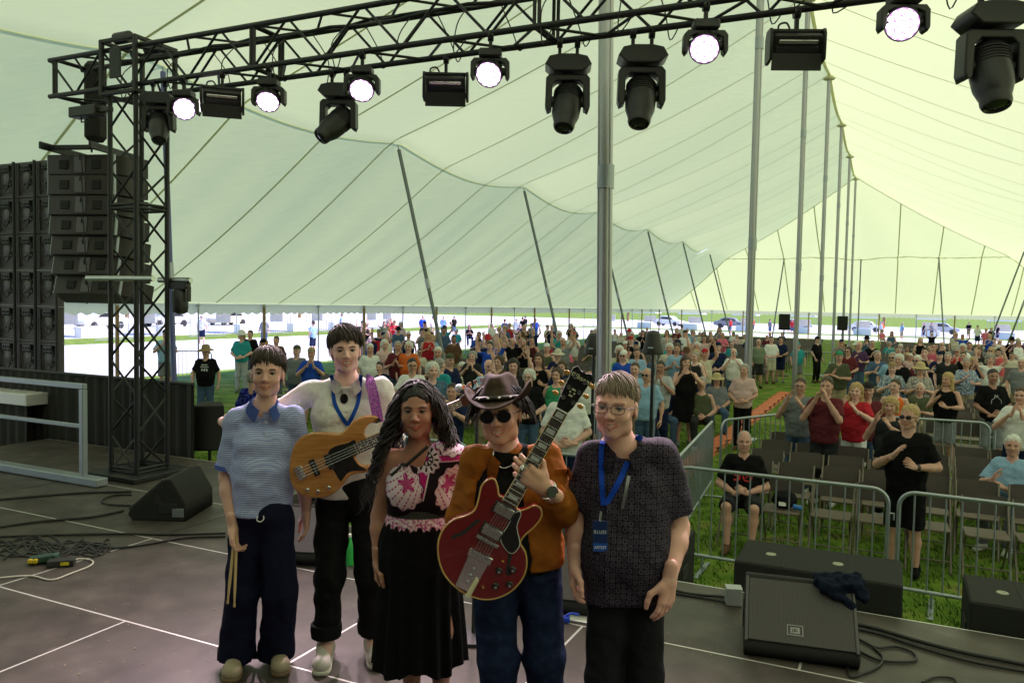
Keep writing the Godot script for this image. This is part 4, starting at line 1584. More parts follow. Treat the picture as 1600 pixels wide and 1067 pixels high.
func hand_field(wrist: Vector3, dir: Vector3, palm: Vector3, thumb: float, curl: float, s := 1.0, spread := 1.0, thumb_curl := 0.4) -> Field:
	# dir: wrist to knuckles; palm: the way the palm faces; thumb: +1 when the thumb lies on dir x palm
	var f := Field.new()
	var y := dir.normalized()
	var z := (palm - y * palm.dot(y)).normalized()
	var x := y.cross(z) * thumb
	var at := func(a, b, c): return wrist + (x * a + y * b + z * c) * s
	f.cap(at.call(0.0, -0.05, 0.0), at.call(0.0, 0.01, 0.0), 0.024 * s, 0.023 * s, 0.02)
	f.cap(at.call(0.014, 0.015, 0.0), at.call(0.024, 0.08, 0.0), 0.016 * s, 0.0145 * s, 0.018)
	f.cap(at.call(-0.006, 0.015, 0.0), at.call(-0.004, 0.085, 0.0), 0.016 * s, 0.0145 * s, 0.018)
	f.cap(at.call(-0.018, 0.015, 0.0), at.call(-0.028, 0.075, 0.0), 0.015 * s, 0.013 * s, 0.018)
	f.ell(at.call(0.024, 0.035, 0.008), Vector3.ONE * 0.019 * s, 0.015)
	var xs := [0.030, 0.0105, -0.009, -0.0285]
	var ls := [0.068, 0.077, 0.071, 0.056]
	var bs := [0.084, 0.088, 0.084, 0.076]
	for i in 4:
		var p := Vector3(xs[i], bs[i], 0.0)
		var fan: float = xs[i] * 2.2 * spread
		var ang := 0.0
		var cut := [0.46, 0.30, 0.24]
		for k in 3:
			ang += curl * [0.55, 0.95, 0.7][k] * (1.0 + 0.06 * i)
			var q: Vector3 = p + Vector3(fan * cos(ang), cos(ang), sin(ang)) * ls[i] * cut[k]
			f.cap(at.call(p.x, p.y, p.z), at.call(q.x, q.y, q.z), (0.0092 - 0.0006 * k) * s, (0.0086 - 0.0008 * k) * s, 0.004)
			p = q
	var a1 := Vector3(0.030, 0.028, 0.006)
	var a2 := a1 + Vector3(0.030, 0.030, 0.012 + 0.016 * thumb_curl)
	var a3 := a2 + Vector3(0.010 - 0.012 * thumb_curl, 0.028, 0.010 * thumb_curl)
	var a4 := a3 + Vector3(0.002 - 0.014 * thumb_curl, 0.024, 0.012 * thumb_curl)
	f.cap(at.call(a1.x, a1.y, a1.z), at.call(a2.x, a2.y, a2.z), 0.014 * s, 0.0115 * s, 0.012)
	f.cap(at.call(a2.x, a2.y, a2.z), at.call(a3.x, a3.y, a3.z), 0.0112 * s, 0.0102 * s, 0.005)
	f.cap(at.call(a3.x, a3.y, a3.z), at.call(a4.x, a4.y, a4.z), 0.0102 * s, 0.0085 * s, 0.004)
	return f

func head_field(o := {}) -> Field:     # chin at y = 0, face to +z
	var f := Field.new()
	var w: float = o.get("width", 1.0)        # broadness of the face
	var jaw: float = o.get("jaw", 1.0)
	var smile: float = o.get("smile", 0.3)
	f.ell(Vector3(0, 0.150, -0.020), Vector3(0.0745 * w, 0.087, 0.094), 0.03)
	f.ell(Vector3(0, 0.098, 0.018), Vector3(0.063 * w, 0.082, 0.066), 0.04)
	f.ell(Vector3(0, 0.040, 0.022), Vector3(0.050 * w * jaw, 0.038, 0.052), 0.03)
	f.ell(Vector3(0, 0.012, 0.058), Vector3(0.024 * jaw, 0.016, 0.019), 0.025)
	for s in [-1.0, 1.0]:
		f.ell(Vector3(s * 0.037 * w, 0.076 + 0.004 * smile, 0.052), Vector3(0.025, 0.021, 0.022), 0.022)
		f.ell(Vector3(s * 0.052 * w * jaw, 0.035, -0.005), Vector3(0.014, 0.026, 0.026), 0.03)
		f.cap(Vector3(s * 0.012, 0.1325, 0.078), Vector3(s * 0.044 * w, 0.131, 0.064), 0.0085, 0.007, 0.014)
		f.ell(Vector3(s * 0.0315, 0.1165, 0.088), Vector3(0.0175, 0.0105, 0.0125), 0.012, 1)
		f.ell(Vector3(s * 0.0115, 0.0795, 0.0885), Vector3(0.0085, 0.0075, 0.010), 0.007)
		f.ell(Vector3(s * 0.077 * w, 0.103, -0.014), Vector3(0.0085, 0.030, 0.017), 0.008)
		f.ell(Vector3(s * 0.086 * w, 0.105, -0.006), Vector3(0.005, 0.019, 0.008), 0.004, 1)
	f.cap(Vector3(0, 0.122, 0.0795), Vector3(0, 0.087, 0.1005), 0.0075, 0.0105, 0.012)
	f.ell(Vector3(0, 0.0835, 0.1015), Vector3(0.0098, 0.0085, 0.0095), 0.008)
	# mouth: two lips along a curve whose corners lift with the smile
	var mw := 0.023 + 0.007 * smile
	var lift := 0.008 * smile
	var open: float = o.get("open", 0.0)
	var zc := 0.0835
	for s in [-1.0, 1.0]:
		f.cap(Vector3(0, 0.0535 + open * 0.4, zc + 0.003), Vector3(s * mw, 0.050 + lift, zc - 0.0135), 0.0052, 0.003, 0.007)
		f.cap(Vector3(0, 0.0435 - open * 0.6, zc + 0.001), Vector3(s * mw, 0.048 + lift, zc - 0.014), 0.0062, 0.003, 0.007)
		if open > 0.0:
			f.cap(Vector3(0, 0.0485 - open * 0.12, zc + 0.004), Vector3(s * mw * 0.85, 0.0495 + lift, zc - 0.008), 0.0036 + open * 0.45, 0.0018, 0.003, 0, 1)
		else:
			f.cap(Vector3(0, 0.0485, zc + 0.0085), Vector3(s * mw, 0.0490 + lift, zc - 0.006), 0.0014, 0.0010, 0.003, 0, 1)
	f.cap(Vector3(0, -0.10, -0.045), Vector3(0, 0.055, -0.036), o.get("neck", 0.055), o.get("neck", 0.055) * 0.94, 0.018)
	return f

func head_paint(o := {}) -> Callable:     # tints of lips, brows and, for far heads, eyes
	var smile: float = o.get("smile", 0.3)
	var mw := 0.023 + 0.007 * smile
	var lift := 0.008 * smile
	var open: float = o.get("open", 0.0)
	var lips: Color = o.get("lips", Color(0.82, 0.5, 0.48))
	var brow: Color = o.get("brow", Color(0.35, 0.28, 0.25))
	var eyes: bool = o.get("eyes", true)
	var beard: Color = o.get("beard", Color.WHITE)
	var k: float = o.get("coarse", 1.0)
	return func(p: Vector3) -> Color:
		if p.z > 0.045 and p.y < 0.16:
			var ax := absf(p.x)
			var my := 0.0485 + lift * pow(ax / mw, 2.0)
			if ax < mw * 1.02 and absf(p.y - my) < 0.0075 * k + open * 0.7 and p.z > 0.064:
				return lips
			var by := 0.1355 - 0.0035 * absf(ax - 0.032) / 0.02
			if ax > 0.013 and ax < 0.050 and absf(p.y - by) < 0.0042 * k:
				return brow
			if eyes and pow((ax - 0.0315) / (0.013 * k), 2.0) + pow((p.y - 0.1165) / (0.006 * k), 2.0) < 1.0:
				return Color(0.16, 0.12, 0.1)
		if beard != Color.WHITE and p.z > 0.0 and p.y < 0.072 and p.y > -0.012 and (p.y < 0.038 or p.z < 0.07 or absf(p.x) > 0.018):
			return beard
		return Color.WHITE

func skin(c: Color) -> StandardMaterial3D:
	var m := mat(c, 0.5, 0, 0.45)
	m.vertex_color_use_as_albedo = true
	m.subsurf_scatter_enabled = true
	m.subsurf_scatter_strength = 0.12
	return m

func cloth(c: Color, rough := 0.88) -> StandardMaterial3D:
	var m := mat(c, rough, 0, 0.2)
	if not M.has("creases"):
		M.creases = noise_tex(256, 0.012, [], 171, 4, FastNoiseLite.TYPE_SIMPLEX, 7.0)
	m.normal_enabled = true
	m.normal_texture = M.creases
	m.normal_scale = 0.75
	m.uv1_triplanar = true
	m.uv1_scale = Vector3(2.2, 2.2, 2.2)
	return m

# ---- hair and hats of the crowd, in the head's own axes
func strands(m: MB, n: int, root: Callable, flow: Callable, len: float, r: float, seg := 4, seed_ := 5) -> void:
	var g := RandomNumberGenerator.new()
	g.seed = seed_
	for i in n:
		var a: Array = root.call(g)
		var p: Vector3 = a[0]
		var d: Vector3 = a[1]
		var pts := []
		var rs := []
		var l := len * g.randf_range(0.7, 1.15)
		for k in seg + 1:
			pts.append(p)
			rs.append(r * (1.0 - 0.75 * pow(float(k) / seg, 2.0)))
			d = (flow.call(p, d, float(k) / seg, g) as Vector3).normalized()
			p += d * l / seg
		tube(m, pts, rs, 4, false)

func hair_mesh(style: String, lod := 1) -> ArrayMesh:
	var key := style + str(lod)
	if hairs.has(key):
		return hairs[key]
	var m := MB.new()
	var f := Field.new()
	f.nz = noise
	f.amp = 0.012
	f.freq = Vector3(38, 14, 38)
	var cell: float = [0.009, 0.014, 0.021][lod]
	match style:
		"short":
			f.ell(Vector3(0, 0.163, -0.028), Vector3(0.083, 0.085, 0.098), 0.02)
			f.ell(Vector3(0, 0.10, -0.05), Vector3(0.074, 0.07, 0.066), 0.02)
			f.ell(Vector3(0, 0.08, 0.07), Vector3(0.068, 0.085, 0.095), 0.015, 1)
		"thin":
			f.amp = 0.006
			f.ell(Vector3(0, 0.152, -0.028), Vector3(0.0785, 0.086, 0.098), 0.02)
			f.ell(Vector3(0, 0.10, -0.05), Vector3(0.074, 0.06, 0.060), 0.02)
			f.ell(Vector3(0, 0.10, 0.078), Vector3(0.075, 0.10, 0.088), 0.015, 1)
		"bob":
			f.ell(Vector3(0, 0.165, -0.022), Vector3(0.094, 0.092, 0.105), 0.02)
			f.cap(Vector3(-0.075, 0.15, -0.03), Vector3(-0.085, 0.03, -0.02), 0.036, 0.03, 0.03)
			f.cap(Vector3(0.075, 0.15, -0.03), Vector3(0.085, 0.03, -0.02), 0.036, 0.03, 0.03)
			f.cap(Vector3(0, 0.15, -0.06), Vector3(0, 0.02, -0.07), 0.06, 0.05, 0.03)
			f.ell(Vector3(0, 0.075, 0.075), Vector3(0.058, 0.095, 0.085), 0.015, 1)
			f.amp = 0.016
		"long":
			f.ell(Vector3(0, 0.165, -0.025), Vector3(0.087, 0.088, 0.102), 0.02)
			f.cap(Vector3(-0.07, 0.15, -0.03), Vector3(-0.095, -0.13, -0.01), 0.033, 0.026, 0.03)
			f.cap(Vector3(0.07, 0.15, -0.03), Vector3(0.095, -0.14, -0.01), 0.033, 0.026, 0.03)
			f.cap(Vector3(0, 0.15, -0.06), Vector3(0, -0.15, -0.08), 0.06, 0.05, 0.03)
			f.ell(Vector3(0, 0.07, 0.07), Vector3(0.058, 0.095, 0.088), 0.015, 1)
			f.amp = 0.02
		"fluffy":
			f.ell(Vector3(0, 0.165, -0.035), Vector3(0.098, 0.092, 0.105), 0.02)
			f.ell(Vector3(-0.075, 0.11, -0.03), Vector3(0.034, 0.055, 0.055), 0.03)
			f.ell(Vector3(0.075, 0.11, -0.03), Vector3(0.034, 0.055, 0.055), 0.03)
			f.ell(Vector3(0, 0.085, 0.075), Vector3(0.066, 0.09, 0.098), 0.015, 1)
			f.amp = 0.022
		"cap":
			f.amp = 0.0
			f.ell(Vector3(0, 0.165, -0.018), Vector3(0.085, 0.085, 0.103), 0.02)
			f.planes = [Plane(Vector3(0, -1, 0), -0.150)]
			f.cap(Vector3(-0.045, 0.156, 0.075), Vector3(0.045, 0.156, 0.075), 0.012, 0.012, 0.01)
			f.cap(Vector3(-0.045, 0.154, 0.11), Vector3(0.045, 0.154, 0.11), 0.011, 0.011, 0.01)
			f.cap(Vector3(-0.03, 0.152, 0.14), Vector3(0.03, 0.152, 0.14), 0.011, 0.011, 0.012)
		"sunhat":
			f.amp = 0.0
			lathe(m, [Vector2(0.0, 0.272), Vector2(0.05, 0.27), Vector2(0.082, 0.245), Vector2(0.094, 0.175), Vector2(0.13, 0.16), Vector2(0.17, 0.145), Vector2(0.172, 0.139), Vector2(0.13, 0.153), Vector2(0.088, 0.168)], 24, Transform3D(Basis(Vector3.RIGHT, 0.1).scaled(Vector3(1, 1, 1.08)), Vector3(0, 0.0, -0.018)), -2.0)
	if f.kind.size():
		net(f, cell, m)
	hairs[key] = m.mesh()
	return hairs[key]

func glasses_mesh(dark: bool) -> ArrayMesh:
	var key := "shades" if dark else "glasses"
	if not hairs.has(key):
		var m := MB.new()
		for s in [-1.0, 1.0]:
			var ring := []
			for k in 13:
				var q := TAU * k / 12.0
				ring.append(Vector3(s * 0.033 + cos(q) * 0.024, 0.1155 + sin(q) * 0.0165, 0.0985 - 0.006 * absf(cos(q) * 0.5 + s * 0.5)))
			if dark:
				m.face(ring.slice(0, 12), Vector3.BACK)
			tube(m, ring, 0.0028, 5)
			tube(m, [Vector3(s * 0.057, 0.12, 0.091), Vector3(s * 0.078, 0.12, 0.06), Vector3(s * 0.083, 0.117, -0.02)], 0.0025, 5)
		tube(m, [Vector3(-0.01, 0.12, 0.099), Vector3(0, 0.123, 0.102), Vector3(0.01, 0.12, 0.099)], 0.0025, 5)
		hairs[key] = m.mesh()
	return hairs[key]

# ---- crowd bodies: shoulder, elbow and wrist for each pose, right hand mirrored
# each pose: elbow, wrist, hand direction, curl; then the other arm's elbow, wrist, direction (mirrored when left out); then the turn of the head
const POSES := {
	"clap": [Vector3(0.255, 1.13, 0.06), Vector3(0.062, 1.21, 0.27), Vector3(-0.25, 0.75, 0.45), 0.25, Vector3(0.27, 1.11, 0.05), Vector3(0.052, 1.24, 0.255), Vector3(-0.3, 0.9, 0.15), 0.08],
	"clap2": [Vector3(0.29, 1.15, 0.05), Vector3(0.12, 1.17, 0.29), Vector3(-0.35, 0.35, 0.75), 0.3, Vector3(0.27, 1.12, 0.08), Vector3(0.075, 1.27, 0.27), Vector3(-0.45, 0.6, 0.3), -0.22],
	"clap3": [Vector3(0.25, 1.12, 0.02), Vector3(0.02, 1.16, 0.29), Vector3(-0.75, 0.45, 0.25), 0.35, Vector3(0.28, 1.15, 0.1), Vector3(0.10, 1.25, 0.30), Vector3(-0.35, 0.85, -0.05), 0.26],
	"high": [Vector3(0.26, 1.17, 0.13), Vector3(0.060, 1.38, 0.27), Vector3(-0.15, 0.95, 0.2), 0.25, Vector3(0.285, 1.16, 0.10), Vector3(0.055, 1.41, 0.25), Vector3(-0.25, 0.95, -0.05), -0.1],
	"high2": [Vector3(0.30, 1.21, 0.10), Vector3(0.13, 1.37, 0.30), Vector3(-0.45, 0.8, 0.2), 0.3, Vector3(0.27, 1.16, 0.14), Vector3(0.09, 1.45, 0.24), Vector3(-0.3, 0.9, 0.15), 0.2],
	"down": [Vector3(0.265, 1.14, -0.05), Vector3(0.275, 0.89, 0.05), Vector3(-0.05, -1.0, 0.1), 0.55, Vector3(0.275, 1.15, -0.02), Vector3(0.25, 0.93, 0.12), Vector3(-0.2, -1.0, 0.25), -0.15],
	"phone": [Vector3(0.235, 1.20, 0.18), Vector3(0.065, 1.50, 0.24), Vector3(-0.2, 0.9, 0.0), 0.9, Vector3(0.25, 1.18, 0.16), Vector3(0.06, 1.47, 0.235), Vector3(-0.25, 0.9, 0.05), 0.1],
	"raise": [Vector3(0.31, 1.58, 0.06), Vector3(0.24, 1.83, 0.10), Vector3(-0.1, 1.0, 0.0), 0.15, Vector3(0.33, 1.50, 0.10), Vector3(0.33, 1.76, 0.12), Vector3(0.05, 1.0, 0.05), 0.0],
	"low": [Vector3(0.265, 1.12, 0.04), Vector3(0.055, 1.08, 0.27), Vector3(-0.5, 0.4, 0.5), 0.45, Vector3(0.27, 1.12, 0.03), Vector3(0.065, 1.06, 0.26), Vector3(-0.6, 0.45, 0.4), 0.1],
	"fold": [Vector3(0.265, 1.13, 0.03), Vector3(0.075, 1.02, 0.20), Vector3(-0.9, 0.1, 0.15), 0.5, Vector3(0.27, 1.12, 0.02), Vector3(0.085, 0.99, 0.19), Vector3(-0.9, 0.2, 0.2), -0.25],
}
var bodies := {}
var crowd_count := 0

func plain_head(lod: int) -> MB:
	var key := "head" + str(lod)
	if not bodies.has(key):
		var hm := MB.new()
		hm.use_col = true
		net(head_field({"smile": 0.8}), [0.007, 0.0115, 0.018][lod], hm, head_paint({"coarse": [1.15, 1.4, 2.0][lod]}))
		bodies[key] = hm
	return bodies[key]

func plain_hand(thumb: float, curl: float, cell: float) -> MB:
	var key := "hand %s %s %s" % [thumb, curl, cell]
	if not bodies.has(key):
		var hm := MB.new()
		hm.use_col = true
		net(hand_field(Vector3.ZERO, Vector3.UP, Vector3.BACK, thumb, curl), cell, hm)
		bodies[key] = hm
	return bodies[key]

func body_set(pose: String, seated: bool, lod: int, kind: String) -> Dictionary:
	var key := kind + pose + ("_sit" if seated else "") + str(lod)
	if bodies.has(key):
		return bodies[key]
	var out := {}
	var cell: float = [0.02, 0.036, 0.05][lod]
	var a: Array = POSES[pose]
	var off := Vector3(0, -0.43, -0.06) if seated else Vector3.ZERO
	var legs := body_legs(seated)
	var bkey := "skin" + pose + str(seated) + str(lod)
	if bodies.has(bkey):
		out.body = bodies[bkey]
	# skin: one surface for limbs, trunk and neck, with head and hands joined on
	var m := MB.new()
	m.use_col = true
	var f := Field.new()
	f.cap(Vector3(-0.05, 0.98, 0) + off, Vector3(-0.06, 1.36, -0.01) + off, 0.10, 0.09, 0.05)
	f.cap(Vector3(0.05, 0.98, 0) + off, Vector3(0.06, 1.36, -0.01) + off, 0.10, 0.09, 0.05)
	f.cap(Vector3(0, 1.38, -0.02) + off, Vector3(0, 1.53, -0.01) + off, 0.062, 0.056, 0.05)
	for s in [-1.0, 1.0]:
		var q := Vector3(s, 1, 1)
		var sh := Vector3(0.165, 1.40, -0.015) * q + off
		var el: Vector3 = a[0 if s > 0 else 4] * q + off
		var wr: Vector3 = a[1 if s > 0 else 5] * q + off
		f.cap(sh, el, 0.052, 0.041, 0.03)
		f.cap(el, el.lerp(wr, 0.35), 0.042, 0.043, 0.02)
		f.cap(el.lerp(wr, 0.35), wr, 0.043, 0.026, 0.02)
		f.cap(legs[0] * q, legs[1] * q, 0.075, 0.055, 0.03)
		f.cap(legs[1] * q, (legs[1] as Vector3).lerp(legs[2], 0.35) * q + Vector3(0, 0, -0.02), 0.054, 0.056, 0.03)
		f.cap((legs[1] as Vector3).lerp(legs[2], 0.35) * q + Vector3(0, 0, -0.02), legs[2] * q, 0.056, 0.036, 0.03)
	if not out.has("body"):
		net(f, cell, m)
	for s in [-1.0, 1.0]:
		if out.has("body"):
			break
		var q := Vector3(s, 1, 1)
		var pn := Vector3(-s, 0, 0)
		if pose == "fold":
			pn = Vector3(0, -0.3, -1)
		elif pose == "phone" or pose == "raise":
			pn = Vector3(-s * 0.4, 0, 1.0) if pose == "raise" else Vector3(-s, 0, 0)
		var yv: Vector3 = (a[2 if s > 0 else 6] * q).normalized()
		var zv := (pn - yv * pn.dot(yv)).normalized()
		m.append(plain_hand(-s, a[3], [0.0068, 0.0125, 0.02][lod]), Transform3D(Basis(yv.cross(zv), yv, zv), a[1 if s > 0 else 5] * q + off))
	if not out.has("body"):
		m.append(plain_head(lod), Transform3D(Basis(Vector3.UP, a[7]), Vector3(0, 1.515, 0.0) + off))
		out.body = m.mesh()
		bodies[bkey] = out.body
	# upper garment
	if true:
		m = MB.new()
		f = Field.new()
		f.nz = noise
		f.amp = 0.011
		f.freq = Vector3(9, 12, 9)
		for s in [-1.0, 1.0]:
			var q := Vector3(s, 1, 1)
			f.cap(Vector3(0.055, 0.93, 0.005) * q + off, Vector3(0.06, 1.10, 0.015) * q + off, 0.132, 0.128, 0.07)
			f.cap(Vector3(0.06, 1.10, 0.015) * q + off, Vector3(0.075, 1.33, 0.0) * q + off, 0.128, 0.112, 0.07)
			if kind == "tee":
				var sh := Vector3(0.15, 1.40, -0.015) * q + off
				var el: Vector3 = a[0 if s > 0 else 4] * q + off
				f.cap(Vector3(0.05, 1.42, -0.02) * q + off, sh, 0.062, 0.064, 0.05)
				f.cap(sh, sh.lerp(el, 0.82), 0.068, 0.068, 0.04, 1)
			else:
				f.cap(Vector3(0.085, 1.34, 0.03) * q + off, Vector3(0.095, 1.455, -0.02) * q + off, 0.032, 0.022, 0.03)
		f.planes = [Plane(Vector3.DOWN, -(0.86 + off.y)), Plane(Vector3.UP, 1.475 + off.y)]
		net(f, cell, m)
		out[kind] = m.mesh()
	bodies[key] = out
	return out

func body_legs(seated: bool) -> Array:      # hip, knee, ankle
	return [Vector3(0.085, 0.55, -0.05), Vector3(0.15, 0.51, 0.36), Vector3(0.13, 0.085, 0.40)] if seated else [Vector3(0.085, 0.90, 0), Vector3(0.10, 0.49, 0.02), Vector3(0.115, 0.085, -0.025)]

func lower_set(seated: bool, lod: int, kind: String) -> Dictionary:
	var key := "lower" + kind + str(seated) + str(lod)
	if bodies.has(key):
		return bodies[key]
	var out := {}
	var cell: float = [0.02, 0.036, 0.05][lod]
	var l := body_legs(seated)
	if true:
		var m := MB.new()
		var f := Field.new()
		f.nz = noise
		f.amp = 0.012
		f.freq = Vector3(10, 9, 10)
		var hipy: float = l[0].y
		f.cap(Vector3(-0.06, hipy + 0.02, l[0].z), Vector3(0.06, hipy + 0.02, l[0].z), 0.118, 0.118, 0.05)
		if not seated:
			f.cap(Vector3(-0.045, hipy + 0.1, 0), Vector3(0.045, hipy + 0.1, 0), 0.11, 0.11, 0.05)
		for s in [-1.0, 1.0]:
			var q := Vector3(s, 1, 1)
			if kind == "trousers":
				f.cap(l[0] * q, l[1] * q, 0.098, 0.076, 0.04)
				f.cap(l[1] * q, l[2] * q + Vector3(0, 0.0, 0), 0.075, 0.062, 0.04, 1)
			elif kind == "shorts":
				f.cap(l[0] * q, (l[1] as Vector3) * q, 0.102, 0.094, 0.03, 1)
			else:
				f.cap(l[0] * q, (l[1] as Vector3) * q, 0.13, 0.15, 0.06, 1)
		net(f, cell, m)
		out[kind] = m.mesh()
	var skey := "shoes" + str(seated) + str(lod)
	if bodies.has(skey):
		out.shoes = bodies[skey]
		bodies[key] = out
		return out
	var m2 := MB.new()
	var g := Field.new()
	for s in [-1.0, 1.0]:
		var q := Vector3(s, 1, 1)
		var an: Vector3 = l[2] * q
		g.cap(an + Vector3(0, -0.035, -0.03), Vector3(an.x + s * 0.02, 0.04, an.z + 0.15), 0.045, 0.038, 0.03)
		g.cap(an + Vector3(0, 0.02, -0.02), an + Vector3(0, -0.03, -0.02), 0.045, 0.045, 0.03)
	g.planes = [Plane(Vector3.DOWN, -0.003)]
	net(g, [0.015, 0.024, 0.04][lod], m2)
	out.shoes = m2.mesh()
	bodies[skey] = out.shoes
	bodies[key] = out
	return out

const SKINS := [[0.58, 0.33, 0.27], [0.52, 0.285, 0.225], [0.64, 0.385, 0.33], [0.36, 0.185, 0.14], [0.55, 0.31, 0.25]]
const HAIR := {"brown": [0.055, 0.03, 0.018], "dark": [0.014, 0.011, 0.01], "grey": [0.28, 0.26, 0.25], "white": [0.58, 0.57, 0.55], "blond": [0.42, 0.28, 0.12], "red": [0.2, 0.07, 0.03]}
const DYE := {
	"black": [0.007, 0.007, 0.008], "white": [0.68, 0.68, 0.68], "grey": [0.17, 0.18, 0.2], "pale grey": [0.38, 0.39, 0.41], "navy": [0.011, 0.018, 0.055], "royal blue": [0.02, 0.07, 0.42],
	"light blue": [0.25, 0.40, 0.58], "denim blue": [0.06, 0.10, 0.18], "teal": [0.03, 0.27, 0.30], "maroon": [0.11, 0.022, 0.03], "red": [0.40, 0.022, 0.035], "orange": [0.62, 0.13, 0.03],
	"pink": [0.62, 0.14, 0.22], "pale pink": [0.55, 0.38, 0.38], "olive": [0.075, 0.085, 0.05], "sage green": [0.16, 0.2, 0.14], "green": [0.04, 0.25, 0.13], "purple": [0.07, 0.035, 0.09],
	"cream": [0.55, 0.50, 0.40], "khaki": [0.32, 0.26, 0.17], "brown": [0.11, 0.06, 0.035], "charcoal": [0.024, 0.025, 0.028], "salmon": [0.55, 0.10, 0.11], "tan": [0.30, 0.21, 0.12], "straw": [0.46, 0.36, 0.2],
}
var dyes := {}
func dye(name: String, rough := 0.88) -> StandardMaterial3D:
	if not dyes.has(name):
		var c: Array = DYE[name]
		dyes[name] = cloth(lin(c[0], c[1], c[2]), rough)
	return dyes[name]

func hair_dye(name: String) -> StandardMaterial3D:
	var key := "hair " + name
	if not dyes.has(key):
		var c: Array = HAIR[name]
		dyes[key] = mat(lin(c[0], c[1], c[2]), 0.55)
	return dyes[key]

func skin_dye(i: int) -> StandardMaterial3D:
	var key := "skin %d" % i
	if not dyes.has(key):
		var c: Array = SKINS[i]
		dyes[key] = skin(lin(c[0], c[1], c[2]))
	return dyes[key]

const DOES := {"clap": "clapping", "high": "clapping high", "down": "arms lowered", "phone": "hands at face", "raise": "arms raised", "fold": "hands folded"}

func spectator(px: float, py: float, pose: String, shirt: String, garment: String, bottom: String, hair: String, extra := {}) -> Node3D:
	# hair: "short brown" and the like; bottom: "jeans", "khaki shorts"
	var seated: bool = extra.get("sit", false)
	var s: float = extra.get("size", rng.randf_range(0.96, 1.05))
	var hh := (1.20 if seated else 1.632) * s
	var p := on_height(px, py, hh)
	var dist := p.distance_to(EYE)
	var lod := 0 if dist < 13.0 else 1 if dist < 25.0 else 2
	var base := Vector3(p.x, 0, p.z)
	var to := Vector3(-1.0, 0, 0) - base
	var yaw: float = atan2(to.x, to.z) + rng.randf_range(-0.3, 0.3) + extra.get("turn", 0.0)
	if lod == 0 and extra.has("turn"):
		yaw = atan2(to.x, to.z) + extra.turn
	var hw := hair.split(" ")
	var words := ""
	if extra.has("label"):
		words = extra.label
	else:
		words = "person in %s %s" % [shirt, garment]
		if extra.has("hat"):
			words += " and %s %s" % [extra.hat, "cap" if extra.get("cap", true) else "sun hat"]
		elif hw[0] == "bald":
			words += ", bald,"
		else:
			words += ", %s %s hair," % [hw[0], hw[1]]
		words += (" seated," if seated else "") + " " + DOES[pose]
		words += " " + extra.get("where", "among the rows")
	var t := thing("person", words, "person", place(base, yaw, s), "audience")
	var kinds := {"clap": ["clap", "clap2", "clap3"], "high": ["high", "high2"]}
	var style: String = extra.get("pose", pose)
	if kinds.has(style) and not extra.has("pose"):
		style = kinds[pose][crowd_count % kinds[pose].size()]
	crowd_count += 1
	var cut := "tank" if garment in ["tank top", "dress"] else "tee"
	var set_ := body_set(style, seated, lod, cut)
	var sk: int = extra.get("skin", rng.randi() % 3)
	obj("body", set_.body, skin_dye(sk), t)
	obj("shirt" if garment != "dress" else "dress", set_[cut], extra.get("cloth", dye(shirt)), t)
	var bw := bottom.split(" ")
	var bk := "trousers"
	var bc := "denim blue"
	if bottom != "jeans":
		bk = bw[bw.size() - 1]
		bc = " ".join(bw.slice(0, bw.size() - 1))
	var low := lower_set(seated, lod, bk)
	obj(bk, low[bk], dye(bc), t)
	obj("shoes", low.shoes, dye(extra.get("shoes", ["white", "charcoal", "brown", "grey"][rng.randi() % 4])), t)
	var hd := Vector3(0, 1.515, 0) + (Vector3(0, -0.43, -0.06) if seated else Vector3.ZERO)
	if hw[0] != "bald":
		obj("hair", hair_mesh(hw[0], lod), hair_dye(hw[1]), t, place(hd, POSES[style][7]))
	if extra.has("hat"):
		obj("cap" if extra.get("cap", true) else "sun_hat", hair_mesh("cap" if extra.get("cap", true) else "sunhat", lod), dye(extra.hat), t, place(hd + Vector3(0, 0.006, 0), POSES[style][7]))
	if extra.has("glasses"):
		obj("glasses", glasses_mesh(extra.glasses == "dark"), M.black_gloss, t, place(hd, POSES[style][7]))
	return t

